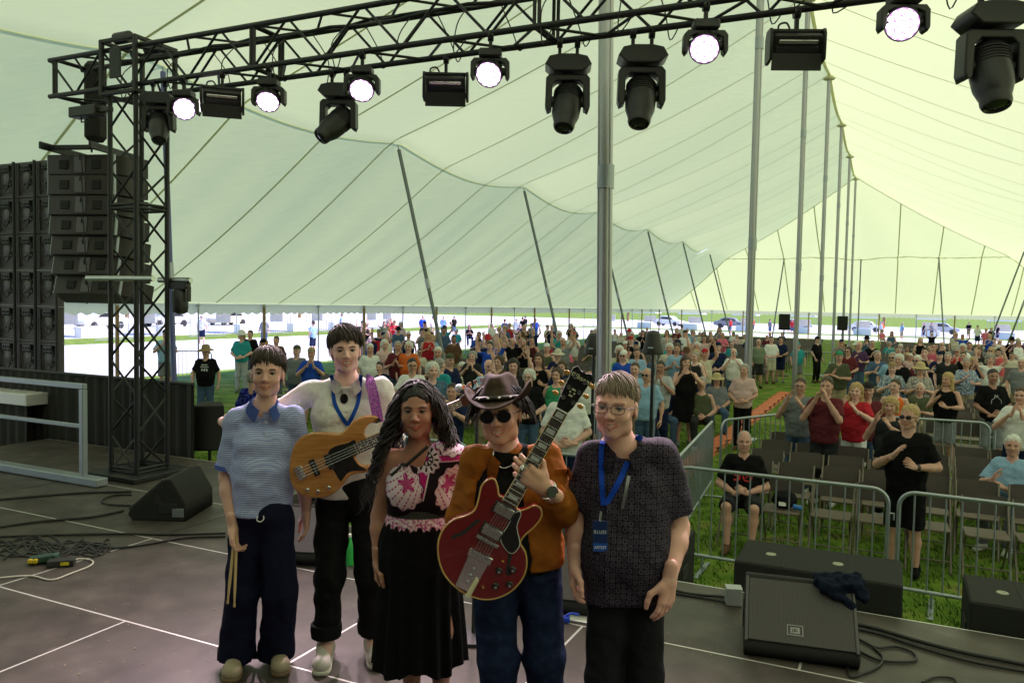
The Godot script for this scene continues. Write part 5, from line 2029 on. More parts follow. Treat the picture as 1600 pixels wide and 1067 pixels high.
func crowd() -> void:
	var pen := "behind the seat pen"
	# inside and around the fenced seat pen
	var p := spectator(1163, 691, "clap", "black", "t-shirt", "charcoal shorts", "thin grey", {"sit": true, "turn": 0.05, "size": 1.0, "pose": "low", "label": "seated man in black shirt with red 50, grey hair, legs apart"})
	shirt_print_50(p)
	p = spectator(1421, 651, "high", "black", "t-shirt", "black shorts", "short blond", {"turn": -0.05, "size": 1.02, "glasses": "dark", "shoes": "black", "pose": "clap2", "label": "clapping man in sunglasses, black shirt and black shorts, inside the pen"})
	wristband(p)
	p = spectator(1581, 697, "clap", "light blue", "shirt", "grey trousers", "short white", {"sit": true, "turn": -0.2, "size": 1.0, "label": "white-haired seated man in light blue shirt with blue lanyard"})
	var a := spectator(1251, 603, "high", "grey", "t-shirt", "jeans", "short brown", {"turn": -0.25, "glasses": "clear", "label": "man in grey t-shirt, glasses and jeans clapping high behind the pen"})
	spectator(1292, 603, "phone", "maroon", "polo shirt", "charcoal trousers", "short brown", {"turn": -0.2, "label": "man in dark maroon polo cupping hands to his mouth behind the barricade"})
	spectator(1338, 611, "high", "red", "top", "white shorts", "long blond", {"turn": -0.3, "label": "blonde woman in red top and white shorts clapping behind the barricade"})
	spectator(1357, 610, "down", "maroon", "t-shirt", "jeans", "short grey", {"hat": "charcoal", "label": "bearded person in maroon t-shirt and dark cap behind the woman in red", "size": 0.97})
	spectator(1392, 634, "high", "charcoal", "tank top", "charcoal trousers", "bob blond", {"turn": -0.3, "size": 0.93, "label": "woman with blonde bob and charcoal sleeveless top clapping by the barricade"})
	spectator(1399, 603, "down", "orange", "tank top", "grey shorts", "short brown", {"size": 0.95, "label": "person in orange sleeveless top behind the blonde bob"})
	spectator(1437, 608, "clap", "olive", "shirt", "khaki trousers", "thin white", {"sit": true, "label": "seated old man in olive shirt, balding with white hair"})
	spectator(1481, 593, "clap", "black", "tank top", "grey shorts", "long blond", {"turn": -0.3, "label": "woman in black tank top with long blonde hair behind the barricade"})
	var q := spectator(1553, 588, "fold", "black", "t-shirt", "grey trousers", "short dark", {"turn": 0.25, "skin": 3, "label": "bearded man in black t-shirt with white animal print looking down"})
	animal_print(q)
	spectator(1596, 618, "high", "white", "t-shirt", "navy shorts", "short brown", {"label": "person in white t-shirt clapping beside the animal print man"})
	spectator(1511, 568, "clap", "pale grey", "patterned shirt", "khaki shorts", "short grey", {"where": pen, "cloth": floral(Color(0.72, 0.76, 0.8), Color(0.3, 0.36, 0.5))})
	q = spectator(1469, 556, "clap", "navy", "t-shirt", "navy shorts", "short dark", {"hat": "navy", "label": "man in navy t-shirt with pale blue print and navy cap clapping"})
	shirt_letters(q)
	spectator(1439, 577, "clap", "cream", "patterned top", "khaki shorts", "bob grey", {"hat": "straw", "cap": false, "where": pen, "cloth": floral(Color(0.75, 0.72, 0.68), Color(0.4, 0.38, 0.4))})
	spectator(1395, 575, "clap", "white", "floral shirt", "khaki shorts", "short grey", {"hat": "tan", "where": pen, "cloth": floral(Color(0.78, 0.8, 0.82), Color(0.25, 0.35, 0.45))})
	spectator(1312, 557, "clap", "olive", "t-shirt", "khaki shorts", "short brown", {"hat": "green", "where": pen})
	spectator(1326, 549, "fold", "maroon", "t-shirt", "jeans", "fluffy brown", {"glasses": "dark", "where": pen})
	spectator(1343, 540, "clap", "purple", "t-shirt", "jeans", "bald", {"where": pen})
	spectator(1372, 555, "clap", "denim blue", "shirt", "khaki trousers", "short grey", {"where": pen})
	spectator(1364, 537, "clap", "black", "shirt", "khaki shorts", "short grey", {"where": pen})
	spectator(1427, 557, "clap", "purple", "top", "black trousers", "long brown", {"sit": true, "where": pen})
	spectator(1405, 562, "fold", "black", "t-shirt", "jeans", "fluffy white", {"where": pen})
	spectator(1456, 560, "down", "olive", "top", "jeans", "bob brown", {"sit": true, "where": pen})
	spectator(1463, 541, "down", "black", "t-shirt", "black trousers", "short brown", {"where": "at the far barricade", "sit": true})
	spectator(1439, 532, "fold", "black", "tank top", "black trousers", "long blond", {"where": "at the far barricade"})
	spectator(1482, 558, "down", "charcoal", "t-shirt", "khaki shorts", "short grey", {"where": pen})
	spectator(1505, 543, "high", "white", "top", "white shorts", "bob white", {"where": "at the far barricade"})
	spectator(1506, 556, "high", "black", "top", "jeans", "short brown", {"where": pen})
	spectator(1516, 540, "down", "grey", "t-shirt", "jeans", "short brown", {"where": "at the far barricade"})
	spectator(1530, 549, "fold", "charcoal", "top", "black trousers", "long brown", {"where": pen})
	spectator(1533, 573, "clap", "orange", "top", "khaki shorts", "short grey", {"glasses": "dark", "sit": true, "where": pen})
	spectator(1531, 589, "fold", "red", "top", "jeans", "bald", {"sit": true, "where": pen})
	spectator(1563, 550, "fold", "salmon", "polo shirt", "khaki trousers", "short grey", {"hat": "charcoal", "turn": -1.2, "where": "beside the far barricade"})
	spectator(1583, 590, "down", "cream", "t-shirt", "khaki shorts", "short blond", {"where": pen, "sit": true})
	spectator(1593, 536, "fold", "white", "shirt", "khaki shorts", "short grey", {"where": "beyond the far barricade", "turn": 1.0})
	spectator(1515, 505, "fold", "black", "t-shirt", "khaki shorts", "short brown", {"where": "on the far lawn"})
	spectator(1529, 510, "down", "white", "t-shirt", "navy shorts", "short grey", {"where": "on the far lawn", "turn": 2.6})
	spectator(1542, 516, "down", "pink", "top", "navy shorts", "short blond", {"where": "on the far lawn", "turn": 2.6})
	spectator(1550, 514, "down", "charcoal", "top", "black trousers", "long grey", {"where": "on the far lawn"})
	# along the aisle with the orange ramp
	spectator(1186, 535, "down", "sage green", "polo shirt", "charcoal shorts", "thin grey", {"turn": 0.2, "where": "in the grass aisle"})
	spectator(1206, 531, "fold", "white", "t-shirt", "cream shorts", "short brown", {"where": "in the grass aisle"})
	spectator(1221, 531, "fold", "navy", "polo shirt", "navy shorts", "short dark", {"turn": -0.6, "where": "in the grass aisle"})
	spectator(1248, 540, "down", "teal", "top", "grey shorts", "short dark", {"hat": "teal", "size": 0.9, "where": "by the third tent pole"})
	spectator(1278, 531, "down", "black", "t-shirt", "black trousers", "short dark", {"hat": "black", "turn": 1.1, "where": "walking past the tent poles"})
	spectator(1163, 578, "fold", "pale pink", "shirt", "black trousers", "short grey", {"where": "behind the second tent pole"})
	spectator(1072, 566, "high", "black", "dress", "black skirt", "long brown", {"turn": 0.1, "label": "curly-haired woman in short black dress clapping in the aisle"})
	spectator(1097, 600, "fold", "olive", "tank top", "charcoal trousers", "short grey", {"sit": true, "where": "beside the black dress"})
	spectator(1121, 594, "fold", "grey", "top", "jeans", "bob brown", {"sit": true, "hat": "straw", "cap": false, "where": "beside the second tent pole"})
	spectator(1122, 542, "fold", "navy", "polo shirt", "khaki shorts", "short grey", {"hat": "navy"})
	spectator(1111, 523, "high", "black", "shirt", "jeans", "short brown", {})
	spectator(1129, 524, "clap", "pink", "top", "white shorts", "long blond", {})
	spectator(1147, 551, "high", "white", "t-shirt", "jeans", "bald", {})
	spectator(1058, 545, "clap", "light blue", "t-shirt", "khaki shorts", "short brown", {})
	spectator(1073, 551, "down", "black", "t-shirt", "jeans", "short brown", {"hat": "brown", "cap": false})
	spectator(1089, 541, "high", "olive", "tank top", "jeans", "fluffy white", {})
	spectator(1046, 544, "down", "cream", "shirt", "khaki shorts", "fluffy white", {})
	spectator(992, 577, "down", "light blue", "polo shirt", "khaki shorts", "short brown", {"turn": 0.2})
	spectator(1011, 586, "down", "light blue", "shirt", "jeans", "thin grey", {"glasses": "dark"})
	spectator(1032, 574, "high", "pale grey", "t-shirt", "navy trousers", "short dark", {"skin": 3})
	spectator(986, 532, "clap", "black", "t-shirt", "jeans", "short grey", {"hat": "red"})
	spectator(971, 556, "clap", "green", "top", "jeans", "long brown", {})
	spectator(1055, 531, "clap", "charcoal", "t-shirt", "jeans", "short brown", {"glasses": "dark"})
	spectator(1042, 521, "clap", "pale grey", "t-shirt", "khaki shorts", "long brown", {})
	spectator(1058, 516, "clap", "maroon", "t-shirt", "jeans", "short blond", {})
	spectator(1070, 521, "down", "white", "t-shirt", "khaki shorts", "short dark", {"hat": "black"})
	spectator(1083, 519, "down", "light blue", "t-shirt", "jeans", "short grey", {"turn": 2.4})
	spectator(1066, 510, "down", "white", "shirt", "khaki shorts", "short brown", {"turn": 2.5})
	spectator(1005, 520, "clap", "black", "top", "jeans", "long dark", {})
	spectator(1022, 560, "clap", "denim blue", "shirt", "khaki trousers", "fluffy grey", {"sit": true})
	spectator(1038, 600, "fold", "navy", "t-shirt", "jeans", "short dark", {"sit": true, "where": "beside the black dress"})
	# the side towards the eave
	p = spectator(321, 549, "down", "black", "t-shirt", "jeans", "short grey", {"hat": "tan", "cap": false, "turn": 0.1, "label": "man in tan sun hat and black shirt with white block print"})
	block_print(p)
	var out := "on the sunlit paving"
	spectator(377, 524, "fold", "teal", "top", "pale grey trousers", "bob blond", {"hat": "white", "cap": false, "where": out, "turn": -0.5})
	spectator(390, 522, "fold", "black", "t-shirt", "denim blue shorts", "short brown", {"where": out})
	spectator(411, 538, "fold", "tan", "top", "jeans", "long blond", {"hat": "black", "where": "behind the striped polo"})
	spectator(431, 532, "down", "brown", "t-shirt", "jeans", "short brown", {"where": "behind the striped polo"})
	spectator(463, 548, "down", "grey", "t-shirt", "jeans", "short grey", {"hat": "olive", "where": "behind the striped polo"})
	spectator(486, 552, "high", "royal blue", "t-shirt", "khaki shorts", "short grey", {"hat": "khaki", "where": "beside the tall bassist"})
	spectator(397, 590, "down", "royal blue", "floral shirt", "navy trousers", "short grey", {"cloth": floral(Color(0.08, 0.14, 0.62), Color(0.02, 0.04, 0.25)), "turn": 2.6, "where": "behind the striped polo"})
	spectator(258, 522, "high", "light blue", "shirt", "grey shorts", "short grey", {"hat": "navy", "where": "beyond the truss tower"})
	var lf := "behind the bassist"
	spectator(592, 520, "down", "navy", "t-shirt", "khaki shorts", "short grey", {"hat": "grey", "where": lf})
	spectator(604, 528, "down", "cream", "shirt", "khaki shorts", "thin grey", {"turn": 0.8, "where": lf})
	spectator(622, 516, "down", "denim blue", "shirt", "jeans", "short brown", {"hat": "black", "cap": false, "where": lf})
	spectator(621, 541, "clap", "maroon", "t-shirt", "jeans", "short grey", {"where": lf})
	spectator(638, 542, "down", "orange", "top", "khaki shorts", "fluffy white", {"where": lf})
	spectator(568, 562, "clap", "grey", "t-shirt", "jeans", "bob grey", {"where": lf, "sit": true})
	spectator(592, 574, "fold", "navy", "top", "jeans", "short dark", {"where": lf, "sit": true})
	spectator(578, 545, "down", "white", "t-shirt", "jeans", "short white", {"where": lf})
	spectator(644, 571, "clap", "white", "t-shirt", "jeans", "short dark", {"glasses": "clear", "where": "behind the woman's curls"})
	spectator(676, 579, "clap", "navy", "floral shirt", "khaki shorts", "fluffy white", {"cloth": floral(Color(0.05, 0.09, 0.2), Color(0.3, 0.45, 0.55)), "where": "behind the woman's curls"})
	spectator(661, 519, "phone", "grey", "t-shirt", "charcoal shorts", "short dark", {"where": lf})
	spectator(674, 525, "high", "grey", "shirt", "black trousers", "short grey", {"hat": "charcoal", "where": lf})
	spectator(684, 551, "clap", "maroon", "top", "jeans", "short white", {"where": "in the middle rows"})
	spectator(703, 563, "fold", "navy", "polo shirt", "khaki shorts", "short grey", {"hat": "olive", "turn": 0.9, "where": "in the middle rows"})
	spectator(689, 570, "down", "teal", "t-shirt", "khaki shorts", "short grey", {"turn": 2.4, "where": "in the middle rows"})
	spectator(738, 557, "high", "charcoal", "shirt", "jeans", "fluffy grey", {"where": "in the middle rows"})
	spectator(748, 524, "clap", "royal blue", "shirt", "jeans", "short dark", {"glasses": "dark", "where": "behind the middle rows"})
	spectator(709, 530, "down", "brown", "t-shirt", "khaki shorts", "short dark", {"where": "in the middle rows", "skin": 3})
	spectator(693, 517, "down", "denim blue", "t-shirt", "jeans", "short dark", {"where": "in the middle rows", "skin": 3})
	spectator(720, 575, "fold", "cream", "top", "khaki trousers", "bob white", {"where": "in the middle rows", "sit": true})
	spectator(706, 612, "high", "navy", "top", "jeans", "short dark", {"where": "beside the curly-haired woman", "size": 0.93})
	var bk := "by the tent edge"
	spectator(789, 501, "down", "denim blue", "shirt", "pale grey shorts", "short brown", {"turn": 2.7, "where": bk})
	spectator(807, 500, "down", "white", "t-shirt", "khaki shorts", "short grey", {"turn": 2.7, "where": bk})
	spectator(768, 508, "fold", "white", "t-shirt", "white shorts", "short white", {"turn": 1.0, "where": bk})
	spectator(830, 508, "clap", "grey", "t-shirt", "navy shorts", "short brown", {"where": bk, "turn": -0.8})
	spectator(837, 500, "down", "royal blue", "shirt", "jeans", "short dark", {"where": bk, "skin": 3})
	spectator(856, 511, "down", "cream", "t-shirt", "black shorts", "short brown", {"where": bk, "turn": 0.8})
	spectator(866, 508, "down", "light blue", "t-shirt", "red shorts", "short grey", {"where": bk, "turn": 2.5})
	spectator(819, 512, "fold", "brown", "top", "jeans", "long blond", {"where": bk})
	spectator(780, 515, "down", "pale pink", "top", "white shorts", "bob blond", {"where": bk})
	spectator(898, 514, "fold", "charcoal", "shirt", "jeans", "short grey", {"where": bk, "sit": true})
	spectator(765, 541, "raise", "royal blue", "polo shirt", "khaki shorts", "short dark", {"where": "behind the cowboy hat"})
	spectator(801, 534, "raise", "black", "t-shirt", "jeans", "thin grey", {"where": "behind the cowboy hat"})
	spectator(818, 536, "clap", "black", "shirt", "khaki shorts", "short grey", {"where": "behind the cowboy hat"})
	spectator(842, 561, "clap", "black", "tank top", "jeans", "long brown", {"where": "by the guitar headstock"})
	spectator(872, 555, "clap", "navy", "shirt", "khaki shorts", "short grey", {"hat": "cream", "cap": false, "where": "by the guitar headstock"})
	spectator(880, 534, "raise", "grey", "t-shirt", "jeans", "bald", {"where": "by the guitar headstock"})
	spectator(764, 573, "phone", "light blue", "polo shirt", "khaki trousers", "bald", {"where": "behind the cowboy hat"})
	spectator(779, 566, "fold", "brown", "top", "jeans", "fluffy brown", {"where": "behind the cowboy hat"})
	spectator(802, 572, "raise", "charcoal", "top", "jeans", "long dark", {"where": "behind the cowboy hat"})
	spectator(826, 589, "fold", "black", "t-shirt", "jeans", "fluffy white", {"glasses": "clear", "turn": 0.0, "label": "man with wild white hair and glasses in black t-shirt behind the guitar neck"})
	spectator(870, 586, "down", "green", "tank top", "jeans", "fluffy brown", {"where": "behind the guitar neck"})
	spectator(878, 573, "fold", "navy", "top", "jeans", "long brown", {"where": "by the guitar headstock"})
	spectator(886, 608, "fold", "white", "t-shirt", "navy trousers", "short brown", {"turn": 0.1, "where": "behind the guitar headstock", "size": 1.05})
	spectator(921, 585, "down", "white", "t-shirt", "navy shorts", "short dark", {"where": "by the first tent pole", "size": 0.93})
	spectator(925, 520, "down", "navy", "t-shirt", "khaki shorts", "short brown", {"where": "by the dome stand"})
	# the packed middle of the crowd
	var tops := ["black", "white", "grey", "navy", "light blue", "maroon", "teal", "olive", "pale pink", "royal blue", "cream", "red", "denim blue", "charcoal", "purple", "pink"]
	var locks_ := ["short brown", "short grey", "thin grey", "bob blond", "long brown", "fluffy white", "short dark", "bob grey", "long blond", "short white"]
	for i in 96:
		var px := rng.randf_range(535, 1140) if i % 3 else rng.randf_range(1300, 1600)
		var py := lerpf(507, 556, pow(rng.randf(), 1.3)) + (px - 800.0) * 0.018
		var ex := {"where": "in mid-crowd"}
		if rng.randf() < 0.3:
			ex.hat = ["navy", "black", "white", "tan", "red"][rng.randi() % 5]
			if rng.randf() < 0.35:
				ex.cap = false
		if rng.randf() < 0.3:
			ex.glasses = "dark"
		if rng.randf() < 0.3:
			ex.sit = true
		spectator(px, py, ["clap", "clap", "high", "down", "fold", "phone", "raise"][rng.randi() % 7], tops[rng.randi() % 16], ["t-shirt", "shirt", "tank top", "top"][rng.randi() % 4], ["jeans", "khaki shorts", "navy trousers"][rng.randi() % 3], locks_[rng.randi() % 10], ex)
	# deep in the tent: seated rows too small to describe one by one
	for i in 46:
		var rowz := -31.0 - 1.9 * rng.randi_range(0, 12)
		var right := rng.randf() < 0.5
		var x := rng.randf_range(-0.2, 8.0) if right else rng.randf_range(-14.0, -4.4)
		far_sitter(Vector3(x, 0, rowz))
	for i in 26:
		var e := Vector3(rng.randf_range(-40, -24), 0, rng.randf_range(-70, -30)) if i % 2 == 0 else Vector3(rng.randf_range(-16, 16), 0, rng.randf_range(-96, -84))
		far_walker(e)

func far_sitter(p: Vector3) -> void:
	var shirt: String = ["white", "navy", "pale pink", "light blue", "cream", "grey", "maroon", "black", "teal"][rng.randi() % 9]
	var t := thing("person", "tiny distant person in %s top seated in the deep rows" % shirt, "person", place(p + Vector3(0, 0, 0.04), rng.randf_range(-0.4, 0.4)), "distant sitters in " + shirt)
	var set_ := body_set("fold", true, 2, "tee")
	var low := lower_set(true, 2, "trousers")
	obj("body", set_.body, skin_dye(rng.randi() % 3), t)
	obj("shirt", set_.tee, dye(shirt), t)
	obj("trousers", low.trousers, dye(["denim blue", "khaki", "navy"][rng.randi() % 3]), t)
	obj("hair", hair_mesh(["short", "bob", "thin"][rng.randi() % 3], 2), hair_dye(["grey", "white", "brown", "blond"][rng.randi() % 4]), t, place(Vector3(0, 1.515 - 0.43, -0.06)))

func far_walker(p: Vector3) -> void:
	var shirt: String = ["white", "red", "royal blue", "orange", "black", "light blue", "grey"][rng.randi() % 7]
	var t := thing("person", "tiny distant person in %s shirt out in the sunlight" % shirt, "person", place(p, rng.randf() * TAU), "distant walkers in " + shirt)
	var set_ := body_set("down", false, 2, "tee")
	var low := lower_set(false, 2, "shorts")
	obj("body", set_.body, skin_dye(rng.randi() % 3), t)
	obj("shirt", set_.tee, dye(shirt), t)
	obj("shorts", low.shorts, dye(["denim blue", "khaki", "navy"][rng.randi() % 3]), t)
	obj("hair", hair_mesh("short", 2), hair_dye(["grey", "brown"][rng.randi() % 2]), t, place(Vector3(0, 1.515, 0)))

var florals := {}
func floral(a: Color, b: Color) -> StandardMaterial3D:
	var key := a.to_html() + b.to_html()
	if not florals.has(key):
		var m := cloth(Color.WHITE)
		tri_map(m, noise_tex(128, 0.05, [[0.0, b], [0.42, b], [0.5, a], [0.62, a], [0.66, b.lerp(Color.WHITE, 0.4)], [1.0, a]], 51 + florals.size(), 2), 0.35)
		florals[key] = m
	return florals[key]

func letters(text: String, size: float, mm: Material, parent: Node3D, x: Transform3D, called := "print") -> MeshInstance3D:
	var tm := TextMesh.new()
	var sf := SystemFont.new()
	sf.font_names = PackedStringArray(["Droid Sans"])
	sf.font_weight = 700
	tm.font = sf
	tm.text = text
	tm.font_size = 32
	tm.pixel_size = size / 32.0
	tm.depth = 0.002
	tm.curve_step = 1.0
	return obj(called, tm, mm, parent, x)

func shirt_print_50(p: Node3D) -> void:
	var red := mat(lin(0.55, 0.02, 0.02), 0.7)
	letters("5", 0.16, red, p, Transform3D(Basis(Vector3.RIGHT, -0.12), Vector3(-0.055, 1.245 - 0.43, 0.128 - 0.04)))
	var m := MB.new()
	var ring := []
	for k in 25:
		var q := TAU * k / 24.0
		ring.append(Vector3(0.055 + cos(q) * 0.048, 1.248 - 0.43 + sin(q) * 0.05, 0.105 - 0.004 * sin(q)))
	tube(m, ring, 0.008, 6)
	tube(m, [Vector3(0.03, 0.80, 0.104), Vector3(0.08, 0.835, 0.104)], 0.006, 6)
	obj("print", m, red, p)

func wristband(p: Node3D) -> void:
	var m := MB.new()
	var a: Vector3 = POSES.clap2[1]
	var e: Vector3 = POSES.clap2[0]
	rod(m, a.lerp(e, 0.05), a.lerp(e, 0.16), 0.032, 12)
	obj("watch", m, M.black, p)

func animal_print(p: Node3D) -> void:
	var w := mat(lin(0.35, 0.37, 0.4), 0.8)
	var m := MB.new()
	var z := 0.135
	tube(m, smooth_path([Vector3(-0.07, 1.14, z), Vector3(-0.075, 1.24, z), Vector3(-0.03, 1.28, z), Vector3(-0.02, 1.33, z - 0.012), Vector3(0.0, 1.29, z), Vector3(0.02, 1.33, z - 0.012), Vector3(0.03, 1.28, z), Vector3(0.075, 1.24, z), Vector3(0.07, 1.14, z), Vector3(-0.07, 1.14, z)], 4), 0.006, 5)
	obj("print", m, w, p)
	m = MB.new()
	box(m, Vector3(0, 1.10, z + 0.004), Vector3(0.16, 0.03, 0.006))
	obj("print", m, w, p)

func worn_print(p: Node3D, mm: Material, rows: Array) -> void:      # lettering too blurred to read: rows of short strokes
	for r in rows:      # [y, width, height, strokes]
		var m := MB.new()
		for k in r[3]:
			var x: float = r[1] * ((k + 0.5) / r[3] - 0.5)
			box(m, Vector3(x, r[0], 0.139 - 0.35 * x * x), Vector3(r[1] / r[3] * 0.62, r[2] * (0.7 + 0.3 * absf(sin(k * 2.1))), 0.006), Basis(Vector3.BACK, 0.25 * sin(k * 3.7)))
		obj("print", m, mm, p)

func shirt_letters(p: Node3D) -> void:
	worn_print(p, mat(lin(0.25, 0.5, 0.7), 0.7), [[1.265, 0.22, 0.06, 6], [1.15, 0.14, 0.03, 4]])

func block_print(p: Node3D) -> void:
	worn_print(p, mat(lin(0.62, 0.62, 0.66), 0.8), [[1.345, 0.13, 0.028, 7], [1.30, 0.17, 0.03, 8], [1.235, 0.15, 0.06, 3], [1.165, 0.15, 0.045, 4], [1.115, 0.18, 0.026, 8]])

# ---------------------------------------------------------------- the five on stage
class Pose:
	var base: Transform3D
	var inv: Transform3D
	var range_: float

func stand(px: float, d: float) -> Pose:
	var o := Pose.new()
	var p := at_range(px, 700, d)
	p.y = STAGE_Y
	var to := EYE - p
	o.base = place(p, atan2(to.x, to.z))
	o.inv = o.base.affine_inverse()
	o.range_ = d
	return o

func loc(o: Pose, px: float, py: float, z := 0.0) -> Vector3:      # a joint seen at that spot, z metres before the figure's middle
	return o.inv * at_range(px, py, o.range_ - z)

func front_z(f: Field, x: float, y: float) -> float:     # where a garment's surface lies, seen from the front
	var all := PackedInt32Array(range(f.kind.size()))
	var z := 0.42
	for i in 120:
		var d := f.value(Vector3(x, y, z), all)
		if d < 0.0015:
			return z
		z -= maxf(d * 0.6, 0.002)
		if z < -0.2:
			break
	return 0.12

func ribbon(m: MB, pts: Array, w: float, thick := 0.0016) -> void:      # a flat band facing +z
	var s := m.v.size()
	var last := pts.size() - 1
	for i in pts.size():
		var d: Vector3 = (pts[mini(i + 1, last)] - pts[maxi(i - 1, 0)]).normalized()
		var n := Vector3(0, 0, 1) - d * d.z
		n = n.normalized()
		var a := d.cross(n) * w * 0.5
		m.add(pts[i] - a + n * thick, n); m.add(pts[i] + a + n * thick, n)
		m.add(pts[i] - a - n * thick, -n); m.add(pts[i] + a - n * thick, -n)
	for i in last:
		var k := s + 4 * i
		m.quad(k, k + 1, k + 5, k + 4)
		m.quad(k + 2, k + 3, k + 7, k + 6)

func draped(f: Field, pts: Array, off := 0.004) -> Array:      # points laid on the front of a garment
	var out := []
	for p in smooth_path(pts, 6):
		out.append(Vector3(p.x, p.y, front_z(f, p.x, p.y) + off))
	return out

func body_mesh(J: Dictionary, head: Transform3D, hp: Dictionary, hands: Array, s := 1.0) -> MB:
	var m := MB.new()
	m.use_col = true
	var f := Field.new()
	var hip: Vector3 = (J.hipL + J.hipR) * 0.5
	var bulk: float = hp.get("bulk", 0.052)
	var lg: float = hp.get("leg", 0.72)
	for q in [[J.shL, J.hipL], [J.shR, J.hipR]]:
		f.cap((q[0] as Vector3).lerp(J.neck, 0.55) + Vector3(0, -0.10, 0), (q[1] as Vector3), bulk * s, bulk * s, 0.05)
		f.cap(J.neck + Vector3(0, -0.05, 0), q[0], 0.034 * s, 0.040 * s, 0.03)
	f.cap(J.neck + Vector3(0, -0.08, 0.0), head * Vector3(0, 0.02, -0.040), 0.058 * s, hp.get("neck", 0.055), 0.05)
	for q in [[J.shL, J.elL, J.wrL], [J.shR, J.elR, J.wrR]]:
		var e: Vector3 = q[1]
		var w: Vector3 = q[2]
		f.cap(q[0], e, 0.050 * s, 0.040 * s, 0.03)
		f.cap(e, e.lerp(w, 0.3), 0.041 * s, 0.043 * s, 0.02)
		f.cap(e.lerp(w, 0.3), w, 0.043 * s, 0.027 * s, 0.02)
	for q in [[J.hipL, J.knL, J.anL], [J.hipR, J.knR, J.anR]]:
		var k: Vector3 = q[1]
		var a: Vector3 = q[2]
		f.cap(q[0], k, 0.075 * s * lg, 0.056 * s * lg, 0.03)
		f.cap(k, k.lerp(a, 0.33) + Vector3(0, 0, -0.02), 0.054 * s * lg, 0.056 * s * lg, 0.03)
		f.cap(k.lerp(a, 0.33) + Vector3(0, 0, -0.02), a, 0.056 * s * lg, 0.036 * s, 0.03)
		f.cap(a, a + Vector3(0, -0.04, 0.12), 0.036 * s, 0.03 * s, 0.03)
	net(f, 0.017, m)
	for h in hands:      # [wrist, dir, palm, thumb, curl, size]
		net(hand_field(h[0], h[1], h[2], h[3], h[4], h[5] if h.size() > 5 else 1.0), 0.0048, m)
	var hm := MB.new()
	hm.use_col = true
	net(head_field(hp), 0.0050, hm, head_paint(hp))
	m.append(hm, head)
	return m

func face_parts(t: Node3D, body: MeshInstance3D, head: Transform3D, iris: Color, teeth: bool, o := {}) -> void:
	var white := mat(lin(0.42, 0.38, 0.36), 0.25)
	var dark := mat(iris, 0.2)
	var lash := mat(lin(0.012, 0.01, 0.01), 0.6)
	for s in [-1.0, 1.0]:
		var c := Vector3(s * 0.0315, 0.1155, 0.0672)
		var m := MB.new()
		var sp := SphereMesh.new()
		var prof := []
		for k in 9:
			var q := PI * k / 8.0
			prof.append(Vector2(sin(q) * 0.0125, -cos(q) * 0.0125))
		lathe(m, prof, 14, head * Transform3D(Basis(Vector3.RIGHT, PI / 2), c))
		var e := obj("eye", m, white, t)
		m = MB.new()
		lathe(m, [Vector2(0.0068, 0.0108), Vector2(0.0046, 0.0123), Vector2(0.0, 0.0130)], 12, head * Transform3D(Basis(Vector3.RIGHT, PI / 2), c))
		obj("iris", m, dark, e)
		m = MB.new()
		var up := []
		for k in 7:
			var q := lerpf(-1.0, 1.0, k / 6.0)
			up.append(head * Vector3(s * 0.0315 + q * 0.0145, 0.1206 - 0.0046 * q * q, 0.0806 - 0.0058 * q * q - 0.002 * q * s))
		tube(m, up, 0.0021, 5)
		obj("eyelashes", m, lash, e)
	if teeth:
		var m := MB.new()
		var smile: float = o.get("smile", 0.8)
		for k in 8:
			var q := (k - 3.5) / 4.0
			box(m, head * Vector3(q * 0.022, 0.0500 + 0.006 * smile * q * q, 0.0838 - 0.013 * q * q), Vector3(0.0054, 0.0085, 0.003), head.basis, 0.0008)
		obj("teeth", m, mat(lin(0.68, 0.66, 0.6), 0.25), t)

func skull_out(p: Vector3, grow: float) -> Vector3:     # push a point out of the head
	var c := Vector3(0, 0.155, -0.02)
	var r := Vector3(0.076, 0.084, 0.094) + Vector3.ONE * grow
	var e := (p - c) / r
	var l := e.length()
	if l < 1.0 and l > 1e-4 and p.y > 0.06:
		return c + (p - c) / l
	return p

